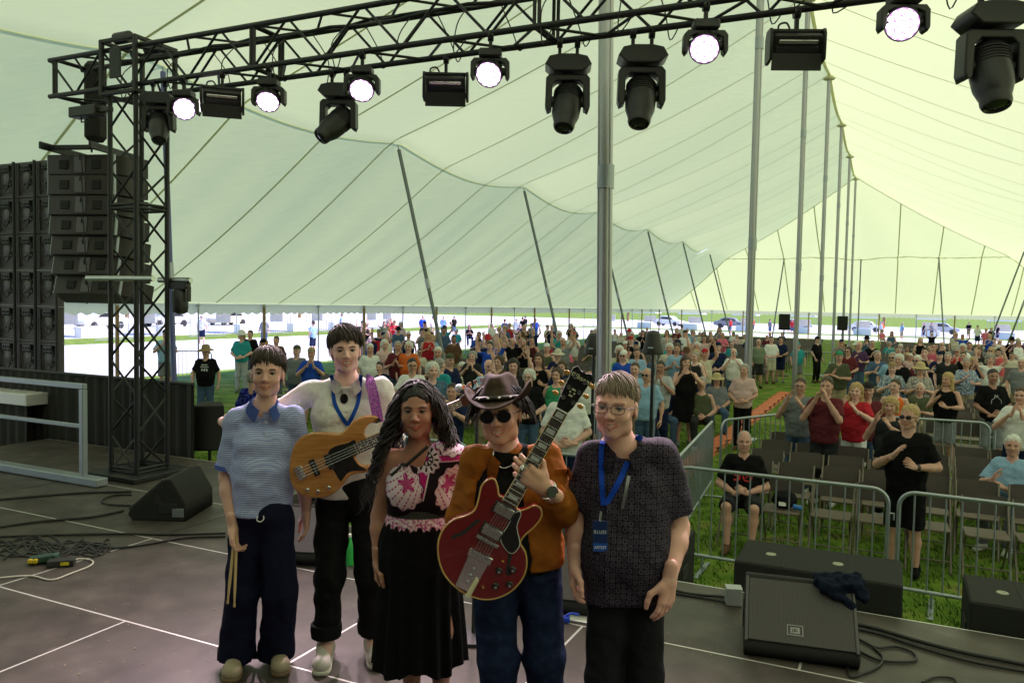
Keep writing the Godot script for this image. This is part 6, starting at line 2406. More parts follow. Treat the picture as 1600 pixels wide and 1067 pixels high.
func locks(m: MB, n: int, len: float, r: float, o: Dictionary, seed_: int) -> void:
	# locks of hair that start on the crown, run over the skull and hang
	var g := RandomNumberGenerator.new()
	g.seed = seed_
	var part: float = o.get("part", 0.0)
	var curl: float = o.get("curl", 0.0)
	var seg: int = o.get("seg", 7)
	var fringe: float = o.get("fringe", 0.155)
	for i in n:
		var az := g.randf() * TAU
		var el := asin(g.randf_range(o.get("low", 0.15), 1.0))
		var d := Vector3(cos(el) * sin(az), sin(el), cos(el) * cos(az))
		var p := Vector3(0, 0.158, -0.022) + d * Vector3(0.080, 0.086, 0.098)
		if p.z > 0.055 and p.y < fringe:
			continue
		var away := Vector3(p.x - part, 0, p.z + 0.045)
		if o.has("sides"):
			away = Vector3(signf(p.x - part) * 0.9 + p.x * 3.0, 0, -0.25 + p.z)
		if o.has("sweep"):
			away = o.sweep + Vector3(p.x, 0, p.z) * 2.0
		away = away.normalized()
		var side := 0.0 if o.has("sides") else clampf((0.225 - p.y) / 0.05, 0.0, 1.0)      # low roots lie close and point down
		var v := (away * (0.8 - 0.72 * side) + Vector3(0, 0.15 - 0.95 * side, 0)).normalized()
		var l := len * g.randf_range(0.6, 1.18)
		v = (v + Vector3(g.randfn(), g.randfn() * 0.5, g.randfn()) * 0.13).normalized()
		if o.has("front") and p.z > 0.02:
			l *= o.front
		if o.has("sweep") and absf(p.x) > 0.045 and p.z > -0.05:
			l *= 0.55
		var pts := []
		var rs := []
		var ph := g.randf() * TAU
		var off := g.randf_range(0.002, o.get("loft", 0.012))
		for k in seg + 1:
			var t := float(k) / seg
			var w := p
			if curl > 0.0 and k > 1:
				w += Vector3(cos(ph + t * l * 60.0), 0, sin(ph + t * l * 60.0)) * curl * minf(1.0, t * 2.0)
			w = skull_out(w, off)
			pts.append(w)
			rs.append(maxf(r * (1.0 - 0.7 * t * t), 0.0008))
			v = (v * 0.62 + Vector3(away.x * 0.2, -0.75, away.z * 0.2) * Vector3(1.0 - side, 1, 1.0 - side) * 0.5).normalized()
			if o.has("drift") and w.y < 0.05:
				v = (v + o.drift * signf(w.x + 0.0001) * Vector3(1, 0, 0) + Vector3(0, 0, o.get("forward", 0.0))).normalized()
			p = skull_out(p + v * l / seg, off)
		if o.has("face_clear"):
			var bad := false
			for q in pts:
				if absf(q.x) < o.face_clear and q.z > 0.03 and q.y < fringe and q.y > -0.02:
					bad = true
			if bad:
				continue
		tube(m, pts, rs, 5, true)

func hair_base(m: MB, head_r: Vector3, cuts: Array, low := 0.07) -> void:
	var f := Field.new()
	f.nz = noise
	f.amp = 0.010
	f.freq = Vector3(52, 20, 52)
	f.ell(Vector3(0, 0.160, -0.024), head_r, 0.02)
	f.ell(Vector3(0, 0.095, -0.045), Vector3(head_r.x * 0.93, 0.075, 0.068), 0.02)
	for c in cuts:
		f.ell(c[0], c[1], 0.012, 1)
	net(f, 0.0075, m)

func shoe_pair(t: Node3D, J: Dictionary, upper: Material, sole: Material, floor_y := 0.0, len := 0.17) -> void:
	for a in [J.anL, J.anR]:
		var s := 1.0 if a == J.anR else -1.0
		var toe := Vector3(a.x + s * 0.018, 0.045, a.z + len)
		var m := MB.new()
		var f := Field.new()
		f.cap(Vector3(a.x, 0.055, a.z - 0.045), toe, 0.043, 0.040, 0.03)
		f.cap(Vector3(a.x, 0.095, a.z - 0.01), Vector3(a.x, 0.06, a.z + 0.01), 0.043, 0.046, 0.03)
		f.ell(toe + Vector3(0, 0.0, -0.02), Vector3(0.047, 0.038, 0.055), 0.02)
		f.planes = [Plane(Vector3.DOWN, -0.022)]
		net(f, 0.009, m)
		var u := obj("shoe", m, upper, t)
		m = MB.new()
		f = Field.new()
		f.cap(Vector3(a.x, 0.02, a.z - 0.05), Vector3(toe.x, 0.02, toe.z - 0.005), 0.046, 0.050, 0.03)
		f.planes = [Plane(Vector3.DOWN, -0.002), Plane(Vector3.UP, 0.03)]
		net(f, 0.009, m)
		obj("sole", m, sole, u)
		m = MB.new()
		for k in 4:
			var q := 0.03 + k * 0.022
			tube(m, [Vector3(toe.x - 0.024, 0.094 - q * 0.22, a.z + q + 0.02), Vector3(toe.x, 0.104 - q * 0.24, a.z + q + 0.024), Vector3(toe.x + 0.024, 0.094 - q * 0.22, a.z + q + 0.02)], 0.004, 5)
		obj("laces", m, sole, u)

func garment(amp: float, freq: Vector3) -> Field:
	var f := Field.new()
	f.nz = noise
	f.amp = amp
	f.freq = freq
	return f

func trunk(f: Field, J: Dictionary, r_chest: float, r_waist: float, hip_y: float, w_chest := 0.075, w_waist := 0.06, belly := 0.0) -> void:
	var cx: float = (J.shL.x + J.shR.x) * 0.5
	var hx: float = (J.hipL.x + J.hipR.x) * 0.5
	var sy: float = (J.shL.y + J.shR.y) * 0.5
	var z: float = J.neck.z
	var zh: float = (J.hipL.z + J.hipR.z) * 0.5 - 0.02
	for s in [-1.0, 1.0]:
		f.cap(Vector3(cx + s * w_chest, sy - 0.13, z + 0.02), Vector3(lerpf(cx, hx, 0.5) + s * w_waist, lerpf(sy - 0.13, hip_y, 0.5), (z + zh) * 0.5 + 0.02 + belly), r_chest, r_waist, 0.07)
		f.cap(Vector3(lerpf(cx, hx, 0.5) + s * w_waist, lerpf(sy - 0.13, hip_y, 0.5), (z + zh) * 0.5 + 0.02 + belly), Vector3(hx + s * w_waist, hip_y - 0.1, zh + 0.03), r_waist, r_waist * 0.98, 0.07)
	f.cap(J.neck + Vector3(0, -0.05, 0), J.shL + Vector3(0.012, -0.006, 0), 0.056, 0.052, 0.06)
	f.cap(J.neck + Vector3(0, -0.05, 0), J.shR + Vector3(-0.012, -0.006, 0), 0.056, 0.052, 0.06)

func neck_cut(f: Field, J: Dictionary, deep: float) -> void:      # the hole for the neck and an open placket below it
	var nk: Vector3 = J.neck
	f.cap(nk + Vector3(0, -0.028, 0.025), nk + Vector3(0, 0.16, 0.05), 0.056, 0.085, 0.008, 0, 1)
	f.cap(nk + Vector3(0, -0.02, 0.09), nk + Vector3(0.004, -0.03 - deep, 0.125), 0.034, 0.008, 0.008, 0, 1)

func sleeve(f: Field, sh: Vector3, el: Vector3, share: float, r0 := 0.066, r1 := 0.064) -> void:
	f.cap(sh, sh.lerp(el, share), r0, r1, 0.03, 1)

func collar(t: Node3D, J: Dictionary, f: Field, mm: Material, w := 0.06, open := 0.05) -> void:
	for s in [-1.0, 1.0]:
		var m := MB.new()
		var nk: Vector3 = J.neck
		var up := []
		var low := []
		for k in 8:
			var q := k / 7.0
			var a := lerpf(0.35, PI - 0.15, q)
			var p := nk + Vector3(s * sin(a) * 0.068, 0.012 - 0.062 * (1.0 - q) * (1.0 - q) , 0.022 + cos(a) * 0.076)
			up.append(p)
			low.append(p + Vector3(s * 0.024, -w * (0.72 + 0.3 * (1.0 - q)), 0.022 * (1.0 - q) - 0.012 * q))
		var sidx := m.v.size()
		for k in 8:
			var n: Vector3 = (up[k] - nk) * Vector3(1, 0.2, 1)
			m.add(up[k], n.normalized()); m.add(low[k], n.normalized())
			m.add(up[k] - n * 0.05, -n.normalized()); m.add(low[k] - n * 0.05, -n.normalized())
		for k in 7:
			var c := sidx + 4 * k
			m.quad(c, c + 1, c + 5, c + 4); m.quad(c + 2, c + 3, c + 7, c + 6)
		obj("collar", m, mm, t)

func performers() -> void:
	M.skin_a = skin(lin(0.60, 0.335, 0.27))
	M.skin_b = skin(lin(0.68, 0.40, 0.34))
	M.skin_c = skin(lin(0.39, 0.185, 0.13))
	M.skin_d = skin(lin(0.60, 0.33, 0.25))
	M.skin_e = skin(lin(0.66, 0.36, 0.30))
	striped_polo_man()
	tall_bassist()
	woman_in_print()
	cowboy_hat_man()
	lanyard_man()

func striped_polo_man() -> void:
	var o := stand(402, 4.12)
	var t := thing("person", "young man in blue striped polo and navy trousers holding drumsticks", "person", o.base)
	var J := {"neck": loc(o, 412, 623, -0.02), "shL": loc(o, 368, 654, -0.03), "shR": loc(o, 458, 651, -0.03), "elL": loc(o, 354, 745, -0.04), "wrL": loc(o, 363, 822, 0.09),
		"elR": loc(o, 474, 742, -0.10), "wrR": loc(o, 478, 800, -0.10), "hipL": loc(o, 386, 818, 0), "hipR": loc(o, 432, 818, 0), "knL": loc(o, 378, 925, 0.02), "knR": loc(o, 437, 925, 0.02)}
	J.anL = Vector3(loc(o, 368, 1035).x, 0.08, -0.03); J.anR = Vector3(loc(o, 432, 1035).x, 0.08, -0.03)
	var head := Transform3D(Basis(Vector3.UP, -0.12) * Basis(Vector3.BACK, -0.03).scaled(Vector3.ONE * 1.03), loc(o, 416, 617, 0.0))
	var hp := {"smile": 0.25, "eyes": false, "width": 0.96, "jaw": 0.88, "brow": Color(0.12, 0.08, 0.06), "lips": Color(0.85, 0.52, 0.5), "neck": 0.048}
	var hold: Vector3 = J.wrL
	var b := obj("body", body_mesh(J, head, hp, [[hold, Vector3(0.16, -1, 0.12), Vector3(0.55, 0.1, 0.3), 1.0, 0.85], [J.wrR, Vector3(0, -1, 0.1), Vector3(-1, 0, 0), 1.0, 0.4]]), M.skin_a, t)
	face_parts(t, b, head, lin(0.03, 0.015, 0.008), false)
	var hm := MB.new()
	hair_base(hm, Vector3(0.081, 0.088, 0.101), [[Vector3(0, 0.085, 0.085), Vector3(0.070, 0.088, 0.085)]])
	locks(hm, 900, 0.078, 0.0031, {"fringe": 0.185, "loft": 0.012, "front": 0.5, "low": 0.1, "sweep": Vector3(0.05, 0, 0.1)}, 11)
	obj("hair", hm, mat(lin(0.030, 0.016, 0.010), 0.6), t, head)
	var stripes := cloth(Color.WHITE)
	var im := Image.create(4, 64, false, Image.FORMAT_RGBA8)
	for y in 64:
		im.fill_rect(Rect2i(0, y, 4, 1), lin(0.54, 0.57, 0.76) if (y / 8) % 2 == 0 else lin(0.14, 0.19, 0.50))
	tri_map(stripes, ImageTexture.create_from_image(im), 0.036)
	var blue := cloth(lin(0.075, 0.12, 0.40))
	var f := garment(0.010, Vector3(7, 10, 7))
	trunk(f, J, 0.097, 0.094, 0.83, 0.056, 0.052)
	sleeve(f, J.shL, J.elL, 0.86, 0.058, 0.064)
	sleeve(f, J.shR, J.elR, 0.82, 0.058, 0.06)
	neck_cut(f, J, 0.07)
	f.planes = [Plane(Vector3.DOWN, -loc(o, 410, 803).y)]
	var m := MB.new()
	net(f, 0.0135, m)
	var sh := obj("polo_shirt", m, stripes, t)
	for q in [[J.shL, J.elL], [J.shR, J.elR]]:
		m = MB.new()
		var a: Vector3 = (q[0] as Vector3).lerp(q[1], 0.80)
		var c: Vector3 = (q[0] as Vector3).lerp(q[1], 0.87)
		tube(m, [a, c], [0.0665, 0.0675], 20)
		obj("cuff", m, blue, sh)
	collar(t, J, f, blue, 0.055)
	m = MB.new()
	var pl := draped(f, [J.neck + Vector3(0.01, -0.06, 0), J.neck + Vector3(0.012, -0.17, 0)], 0.002)
	ribbon(m, pl, 0.03)
	obj("placket", m, stripes, sh)
	for k in 2:
		m = MB.new()
		var p: Vector3 = pl[3 + k * 3]
		rod(m, p, p + Vector3(0, 0, 0.005), 0.005, 8)
		obj("button", m, M.white, sh)
	var navy := cloth(lin(0.009, 0.010, 0.028))
	f = garment(0.012, Vector3(9, 5, 9))
	f.cap(J.hipL + Vector3(0.02, 0.05, 0), J.hipR + Vector3(-0.02, 0.05, 0), 0.098, 0.098, 0.05)
	for q in [[J.hipL, J.knL, J.anL], [J.hipR, J.knR, J.anR]]:
		f.cap(q[0], q[1], 0.088, 0.084, 0.03)
		f.cap(q[1], (q[2] as Vector3) + Vector3(0, -0.03, 0.015), 0.084, 0.094, 0.025, 1)
	m = MB.new()
	net(f, 0.014, m)
	var tr := obj("trousers", m, navy, t)
	m = MB.new()
	var dc := loc(o, 407, 806, 0.125)
	tube(m, smooth_path([dc + Vector3(-0.015, 0.0, 0), dc + Vector3(-0.018, -0.02, 0.005), dc + Vector3(0.0, -0.028, 0.006), dc + Vector3(0.014, -0.015, 0.005), dc + Vector3(0.012, 0.0, 0)], 4), 0.0028, 5)
	obj("drawstring", m, M.white, tr)
	shoe_pair(t, J, mat(lin(0.34, 0.27, 0.19), 0.6), mat(lin(0.16, 0.10, 0.055), 0.7))
	for k in 2:      # the drumsticks hang from his fingers
		var tip := at_range(355 if k == 0 else 365.5, 944 if k == 0 else 949, o.range_ - 0.19)
		var butt := at_range(366 if k == 0 else 369, 836, o.range_ - 0.12)
		var st := thing("drumstick", "pale wooden drumstick in the fist of the striped polo man", "drumstick", Transform3D(Basis(), butt), "pair of drumsticks")
		var d := (tip - butt)
		m = MB.new()
		tube(m, [Vector3.ZERO, d * 0.02, d * 0.72, d * 0.94], [0.005, 0.0075, 0.0075, 0.0042], 10)
		obj("shaft", m, M.stick, st)
		m = MB.new()
		tube(m, [d * 0.935, d * 0.955, d * 0.985, d], [0.004, 0.0062, 0.0058, 0.002], 10)
		obj("tip", m, M.stick, st)

func tall_bassist() -> void:
	var o := stand(546, 4.28)
	var t := thing("person", "tall smiling man in white polo and black trousers with a bass", "person", o.base)
	var J := {"neck": loc(o, 541, 584, -0.02), "shL": loc(o, 490, 611, -0.03), "shR": loc(o, 594, 608, -0.03), "elL": loc(o, 428, 650, -0.03), "wrL": loc(o, 351, 660, 0.06),
		"elR": loc(o, 616, 705, -0.08), "wrR": loc(o, 628, 775, -0.02), "hipL": loc(o, 520, 785, 0), "hipR": loc(o, 572, 785, 0), "knL": loc(o, 514, 905, 0.03), "knR": loc(o, 578, 900, 0.02)}
	J.anL = Vector3(loc(o, 509, 1020).x, 0.09, 0.02); J.anR = Vector3(loc(o, 582, 1020).x, 0.09, 0.0)
	var head := Transform3D(Basis(Vector3.UP, 0.06) * Basis(Vector3.BACK, 0.05), loc(o, 541, 580, 0.0))
	var hp := {"smile": 1.0, "open": 0.006, "eyes": false, "width": 0.97, "jaw": 0.92, "brow": Color(0.08, 0.05, 0.04), "lips": Color(0.9, 0.6, 0.57), "neck": 0.053}
	var b := obj("body", body_mesh(J, head, hp, [[J.wrL, Vector3(0.35, 0.05, 0.92), Vector3(0.92, 0, -0.35), 1.0, 0.75, 1.08], [J.wrR, Vector3(0.1, -1, 0.1), Vector3(-1, 0, 0), 1.0, 0.4]], 1.04), M.skin_b, t)
	face_parts(t, b, head, lin(0.03, 0.018, 0.01), true, {"smile": 1.0})
	var hm := MB.new()
	hair_base(hm, Vector3(0.084, 0.098, 0.106), [[Vector3(0, 0.085, 0.085), Vector3(0.070, 0.092, 0.085)]])
	locks(hm, 950, 0.085, 0.0034, {"fringe": 0.19, "loft": 0.022, "front": 0.45, "low": 0.12, "sweep": Vector3(0.12, 0, 0.05)}, 12)
	obj("hair", hm, mat(lin(0.028, 0.014, 0.009), 0.6), t, head)
	var white := tri_map(cloth(Color.WHITE), noise_tex(256, 0.02, [[0.0, lin(0.60, 0.57, 0.56)], [1.0, lin(0.72, 0.70, 0.69)]], 61, 4), 0.4)
	var f := garment(0.012, Vector3(7, 9, 7))
	trunk(f, J, 0.112, 0.104, 0.93, 0.074, 0.062)
	sleeve(f, J.shL, J.elL, 0.93, 0.07, 0.066)
	sleeve(f, J.shR, J.elR, 0.85, 0.07, 0.074)
	neck_cut(f, J, 0.08)
	f.planes = [Plane(Vector3.DOWN, -loc(o, 545, 774).y)]
	var m := MB.new()
	net(f, 0.0135, m)
	var sh := obj("polo_shirt", m, white, t)
	collar(t, J, f, white, 0.055)
	m = MB.new()
	var pl := draped(f, [J.neck + Vector3(0.0, -0.07, 0), J.neck + Vector3(0.0, -0.19, 0)], 0.002)
	ribbon(m, pl, 0.032)
	obj("placket", m, white, sh)
	# lanyard
	var blue := cloth(lin(0.012, 0.065, 0.36), 0.6)
	m = MB.new()
	for s in [-1.0, 1.0]:
		ribbon(m, draped(f, [J.neck + Vector3(s * 0.075, 0.01, 0), loc(o, 541 + s * 19, 622), loc(o, 542 + s * 9, 645), loc(o, 543, 660)], 0.004), 0.02)
	obj("lanyard", m, blue, t)
	# sunglasses hung in the placket
	m = MB.new()
	var gp := loc(o, 537, 620)
	var gz := front_z(f, gp.x, gp.y)
	for k in 2:
		var c := Vector3(gp.x + 0.002 + 0.006 * k, gp.y + 0.0 - 0.062 * k, gz + 0.03)
		var ring := PackedVector2Array()
		for q in 14:
			ring.append(Vector2(c.x + cos(TAU * q / 14) * 0.021, c.y + sin(TAU * q / 14) * 0.027))
		prism(m, ring, c.z - 0.003, c.z + 0.003)
	rod(m, Vector3(gp.x + 0.005, gp.y - 0.02, gz + 0.022), Vector3(gp.x + 0.005, gp.y - 0.045, gz + 0.022), 0.003, 6)
	tube(m, [Vector3(gp.x - 0.01, gp.y + 0.02, gz + 0.02), Vector3(gp.x - 0.012, gp.y - 0.05, gz + 0.008), Vector3(gp.x - 0.004, gp.y - 0.09, gz + 0.006)], 0.0035, 6)
	obj("sunglasses", m, M.black_gloss, t)
	var black := cloth(lin(0.010, 0.010, 0.011))
	f = garment(0.012, Vector3(9, 8, 9))
	f.cap(J.hipL + Vector3(0.03, 0.06, 0), J.hipR + Vector3(-0.03, 0.06, 0), 0.115, 0.115, 0.05)
	for q in [[J.hipL, J.knL, J.anL], [J.hipR, J.knR, J.anR]]:
		f.cap(q[0], q[1], 0.094, 0.078, 0.03)
		f.cap(q[1], (q[2] as Vector3) + Vector3(0, 0.02, 0.0), 0.077, 0.066, 0.03, 1)
	m = MB.new()
	net(f, 0.014, m)
	var tr := obj("trousers", m, black, t)
	for a in [J.anL, J.anR]:
		m = MB.new()
		lathe(m, [Vector2(0.066, -0.02), Vector2(0.079, -0.015), Vector2(0.084, 0.02), Vector2(0.082, 0.055), Vector2(0.07, 0.06)], 20, Transform3D(Basis(), a + Vector3(0, 0.045, 0.005)))
		obj("cuff", m, black, tr)
	shoe_pair(t, J, mat(lin(0.55, 0.50, 0.47), 0.6), mat(lin(0.62, 0.58, 0.52), 0.6), 0.0, 0.19)
	bass(o)

func print_cloth() -> StandardMaterial3D:      # the printed top: rosette, leaf lobes, dark ground
	var n := 320
	var im := Image.create(n, n, false, Image.FORMAT_RGBA8)
	var mag := lin(0.36, 0.014, 0.14)
	var white := lin(0.62, 0.50, 0.58)
	var lilac := lin(0.50, 0.30, 0.44)
	var black := lin(0.012, 0.008, 0.012)
	var lobes := [[Vector2(630, 765), Vector2(30, 36), 0.5], [Vector2(706, 764), Vector2(24, 38), -0.4], [Vector2(708, 690), Vector2(30, 27), 0.6], [Vector2(622, 708), Vector2(22, 15), -0.7]]
	for y in n:
		for x in n:
			var p := Vector2(600.0 + 130.0 * x / n, 668.0 + 140.0 * y / n)
			var c := black
			# bands between the lobes
			var q := p - Vector2(666, 722)
			var d0 := q.length()
			if absf(q.x * 0.93 + q.y * 0.2) < 9.0 and q.y > 0.0 and q.y < 62.0:
				c = mag if absf(q.x * 0.93 + q.y * 0.2) < 7.0 else white
			if absf(q.x * 0.8 + q.y * 0.62) < 8.0 and q.y < 0.0:
				c = mag if absf(q.x * 0.8 + q.y * 0.62) < 6.0 else white
			if absf(q.y + q.x * 0.1) < 8.0 and absf(q.x) < 62.0:
				c = mag if absf(q.y + q.x * 0.1) < 4.0 else (lilac if absf(q.y + q.x * 0.1) < 6.0 else black)
			for l in lobes:
				var e: Vector2 = (p - l[0]).rotated(l[2]) / l[1]
				var r := e.length() + 0.06 * sin(atan2(e.y, e.x) * 11.0)
				if r < 1.0:
					c = white
					var ang := atan2(q.y, q.x)
					if fposmod(ang * 7.0, 1.0) < 0.22 and d0 > 26.0 and fposmod(d0 * 0.16 + ang * 3.0, 1.0) < 0.62:
						c = lin(0.30, 0.03, 0.15)
					var leaf: Vector2 = e + (l[0] - Vector2(666, 722)).rotated(l[2]).normalized() * 0.32
					if leaf.length() < 0.34 + 0.12 * cos(atan2(leaf.y, leaf.x) * 5.0):
						c = mag
						if fposmod(atan2(leaf.y, leaf.x) * 2.2, 1.0) < 0.2:
							c = lilac
					if r > 0.90:
						c = black if r > 0.95 else lilac
			var d := q.length()
			var a := atan2(q.y, q.x)
			if d < 22.0 + 1.6 * cos(a * 12.0):
				c = lilac if d > 20.0 else white
				if d > 12.5 and d < 19.0 and cos(a * 12.0) > 0.45:
					c = black
				if d < 11.0:
					c = black
				if d < 9.5:
					c = white if cos(a * 8.0) > -0.2 and d > 4.0 else black
				if d < 3.4:
					c = mag
			im.set_pixel(x, y, c)
	var m := mat(Color.WHITE, 0.75, 0, 0.2)
	m.albedo_texture = ImageTexture.create_from_image(im)
	m.texture_repeat = false
	return m

func woman_in_print() -> void:
	var o := stand(655, 3.55)
	var t := thing("person", "woman with long dark curls in pink printed top and black skirt", "person", o.base)
	var J := {"neck": loc(o, 656, 694, -0.02), "shL": loc(o, 610, 716, -0.02), "shR": loc(o, 703, 708, -0.02), "elL": loc(o, 592, 806, -0.03), "wrL": loc(o, 590, 876, 0.03),
		"elR": loc(o, 730, 790, -0.10), "wrR": loc(o, 742, 850, -0.16), "hipL": loc(o, 632, 845, 0), "hipR": loc(o, 684, 845, 0), "knL": loc(o, 640, 985, 0.02), "knR": loc(o, 690, 985, 0.02)}
	J.anL = Vector3(loc(o, 645, 1067).x, 0.08, -0.02); J.anR = Vector3(loc(o, 690, 1067).x, 0.08, -0.02)
	var head := Transform3D(Basis(Vector3.UP, -0.12) * Basis(Vector3.BACK, 0.02), loc(o, 652, 680, 0.0))
	var hp := {"smile": 0.75, "eyes": false, "width": 0.98, "jaw": 0.92, "brow": Color(0.1, 0.07, 0.06), "lips": Color(0.95, 0.55, 0.55), "neck": 0.047, "leg": 1.0, "bulk": 0.075}
	var b := obj("body", body_mesh(J, head, hp, [[J.wrL, Vector3(0.05, -1, 0.1), Vector3(1, 0, 0.1), 1.0, 1.0, 0.92], [J.wrR, Vector3(0.1, -1, 0), Vector3(-1, 0, 0), 1.0, 0.5, 0.92]], 0.88), M.skin_c, t)
	face_parts(t, b, head, lin(0.015, 0.008, 0.005), false)
	var hm := MB.new()
	hair_base(hm, Vector3(0.086, 0.088, 0.102), [[Vector3(0, 0.080, 0.085), Vector3(0.066, 0.098, 0.085)]])
	locks(hm, 330, 0.50, 0.0040, {"fringe": 0.19, "loft": 0.010, "low": 0.0, "sides": true, "curl": 0.016, "seg": 34, "face_clear": 0.062, "drift": 0.015, "forward": 0.045}, 13)
	locks(hm, 230, 0.42, 0.0036, {"fringe": 0.19, "loft": 0.014, "low": 0.0, "sides": true, "curl": 0.018, "seg": 30, "face_clear": 0.062, "drift": 0.02, "forward": 0.06}, 14)
	obj("hair", hm, mat(lin(0.013, 0.010, 0.010), 0.6), t, head)
	# printed one-shoulder top
	var f := garment(0.006, Vector3(9, 9, 9))
	var cx: float = (J.shL.x + J.shR.x) * 0.5
	var zb: float = J.neck.z + 0.03
	for s in [-1.0, 1.0]:
		f.cap(Vector3(cx + s * 0.062, J.shL.y - 0.10, zb), Vector3(cx + s * 0.055, J.shL.y - 0.28, 0.005), 0.088, 0.086, 0.05)
		f.ell(Vector3(cx + s * 0.062, J.shL.y - 0.150, zb + 0.062), Vector3(0.066, 0.066, 0.046), 0.07)
	f.cap(J.shR + Vector3(-0.05, -0.03, 0.0), J.shR + Vector3(0.02, -0.05, 0.01), 0.07, 0.078, 0.05)
	f.cap(J.shR + Vector3(0.0, -0.03, 0.0), (J.shR as Vector3).lerp(J.elR, 0.35), 0.08, 0.074, 0.05, 1)
	var nn := Vector3(-0.62, 0.78, 0.1).normalized()
	f.planes = [Plane(nn, nn.dot(loc(o, 640, 712, 0.1))), Plane(Vector3.DOWN, -loc(o, 655, 800).y)]
	var m := MB.new()
	var pr := func(p: Vector3) -> Vector2:
		var w := (o.base * p) - EYE
		var zc: float = o.range_ - 0.12
		return Vector2((((p.x - loc(o, 655, 722, 0.12).x) / zc * FOCAL + 655.0) - 600.0) / 130.0, ((722.0 - (p.y - loc(o, 655, 722, 0.12).y) / zc * FOCAL) - 668.0) / 140.0)
	net(f, 0.0085, m, null, pr)
	obj("printed_top", m, print_cloth(), t)
	# black edge along the slanted neckline
	m = MB.new()
	tube(m, draped(f, [loc(o, 612, 738), loc(o, 640, 714), loc(o, 668, 690)], 0.0), 0.008, 6)
	obj("neckline_edge", m, M.drape, t)
	# waist band and scalloped peplum
	var wy: float = loc(o, 657, 806).y
	var wx: float = loc(o, 657, 806).x
	m = MB.new()
	lathe(m, [Vector2(1.0, -0.03), Vector2(1.02, 0.0), Vector2(0.99, 0.045)], 40, Transform3D(Basis().scaled(Vector3(0.146, 1, 0.108)), Vector3(wx, wy, 0.01)))
	obj("waistband", m, M.drape, t)
	m = MB.new()
	var ring := 96
	for k in ring + 1:
		var q := TAU * k / ring
		var sc := absf(sin(q * 9.0))
		var d := Vector3(cos(q), 0, sin(q))
		m.add(Vector3(wx, wy + 0.012, 0.01) + d * Vector3(0.150, 0, 0.112), (d + Vector3.UP * 0.3).normalized(), Vector2(q * 3.0, 0.0))
		m.add(Vector3(wx, wy - 0.028 - 0.02 * sc, 0.01) + d * Vector3(0.160, 0, 0.124), (d + Vector3.UP * 0.3).normalized(), Vector2(q * 3.0, 1.0))
	for k in ring:
		m.quad(2 * k, 2 * k + 1, 2 * k + 3, 2 * k + 2)
	var lace := tri_map(cloth(Color.WHITE), noise_tex(128, 0.06, [[0.0, lin(0.36, 0.05, 0.18)], [0.45, lin(0.4, 0.06, 0.2)], [0.52, lin(0.68, 0.58, 0.64)], [1.0, lin(0.72, 0.64, 0.68)]], 71, 2), 0.14)
	lace.cull_mode = BaseMaterial3D.CULL_DISABLED
	obj("peplum", m, lace, t)
	# pleated skirt
	m = MB.new()
	var top := wy - 0.005
	var hem: float = loc(o, 657, 1040).y
	var n := 200
	var rows := 14
	for j in rows + 1:
		var u := float(j) / rows
		for k in n + 1:
			var q := TAU * k / n
			var d := Vector3(cos(q), 0, sin(q))
			var wv := 0.010 * (0.2 + u) * sin(q * 17.0 + 0.7 * sin(q * 3.0)) + 0.012 * u * sin(q * 5.0 + 1.0)
			var rx := lerpf(0.147, 0.205, pow(u, 0.8)) + 0.03 * sin(PI * minf(u * 2.2, 1.0)) + wv
			var rz := lerpf(0.11, 0.165, pow(u, 0.8)) + 0.025 * sin(PI * minf(u * 2.2, 1.0)) + wv
			m.add(Vector3(wx, lerpf(top, hem + 0.02 * sin(q * 5.0), u), 0.01) + d * Vector3(rx, 0, rz), (d * Vector3(1, 0, 1.2) + Vector3(-sin(q), 0, cos(q)) * -1.1 * u * cos(q * 17.0 + 0.7 * sin(q * 3.0))).normalized())
	for j in rows:
		for k in n:
			var c := j * (n + 1) + k
			m.quad(c, c + 1, c + n + 2, c + n + 1)
	var black := cloth(lin(0.008, 0.008, 0.009))
	black.cull_mode = BaseMaterial3D.CULL_DISABLED
	obj("skirt", m, black, t)
	shoe_pair(t, J, mat(lin(0.02, 0.02, 0.02), 0.4), mat(lin(0.03, 0.03, 0.03), 0.6), 0.0, 0.14)

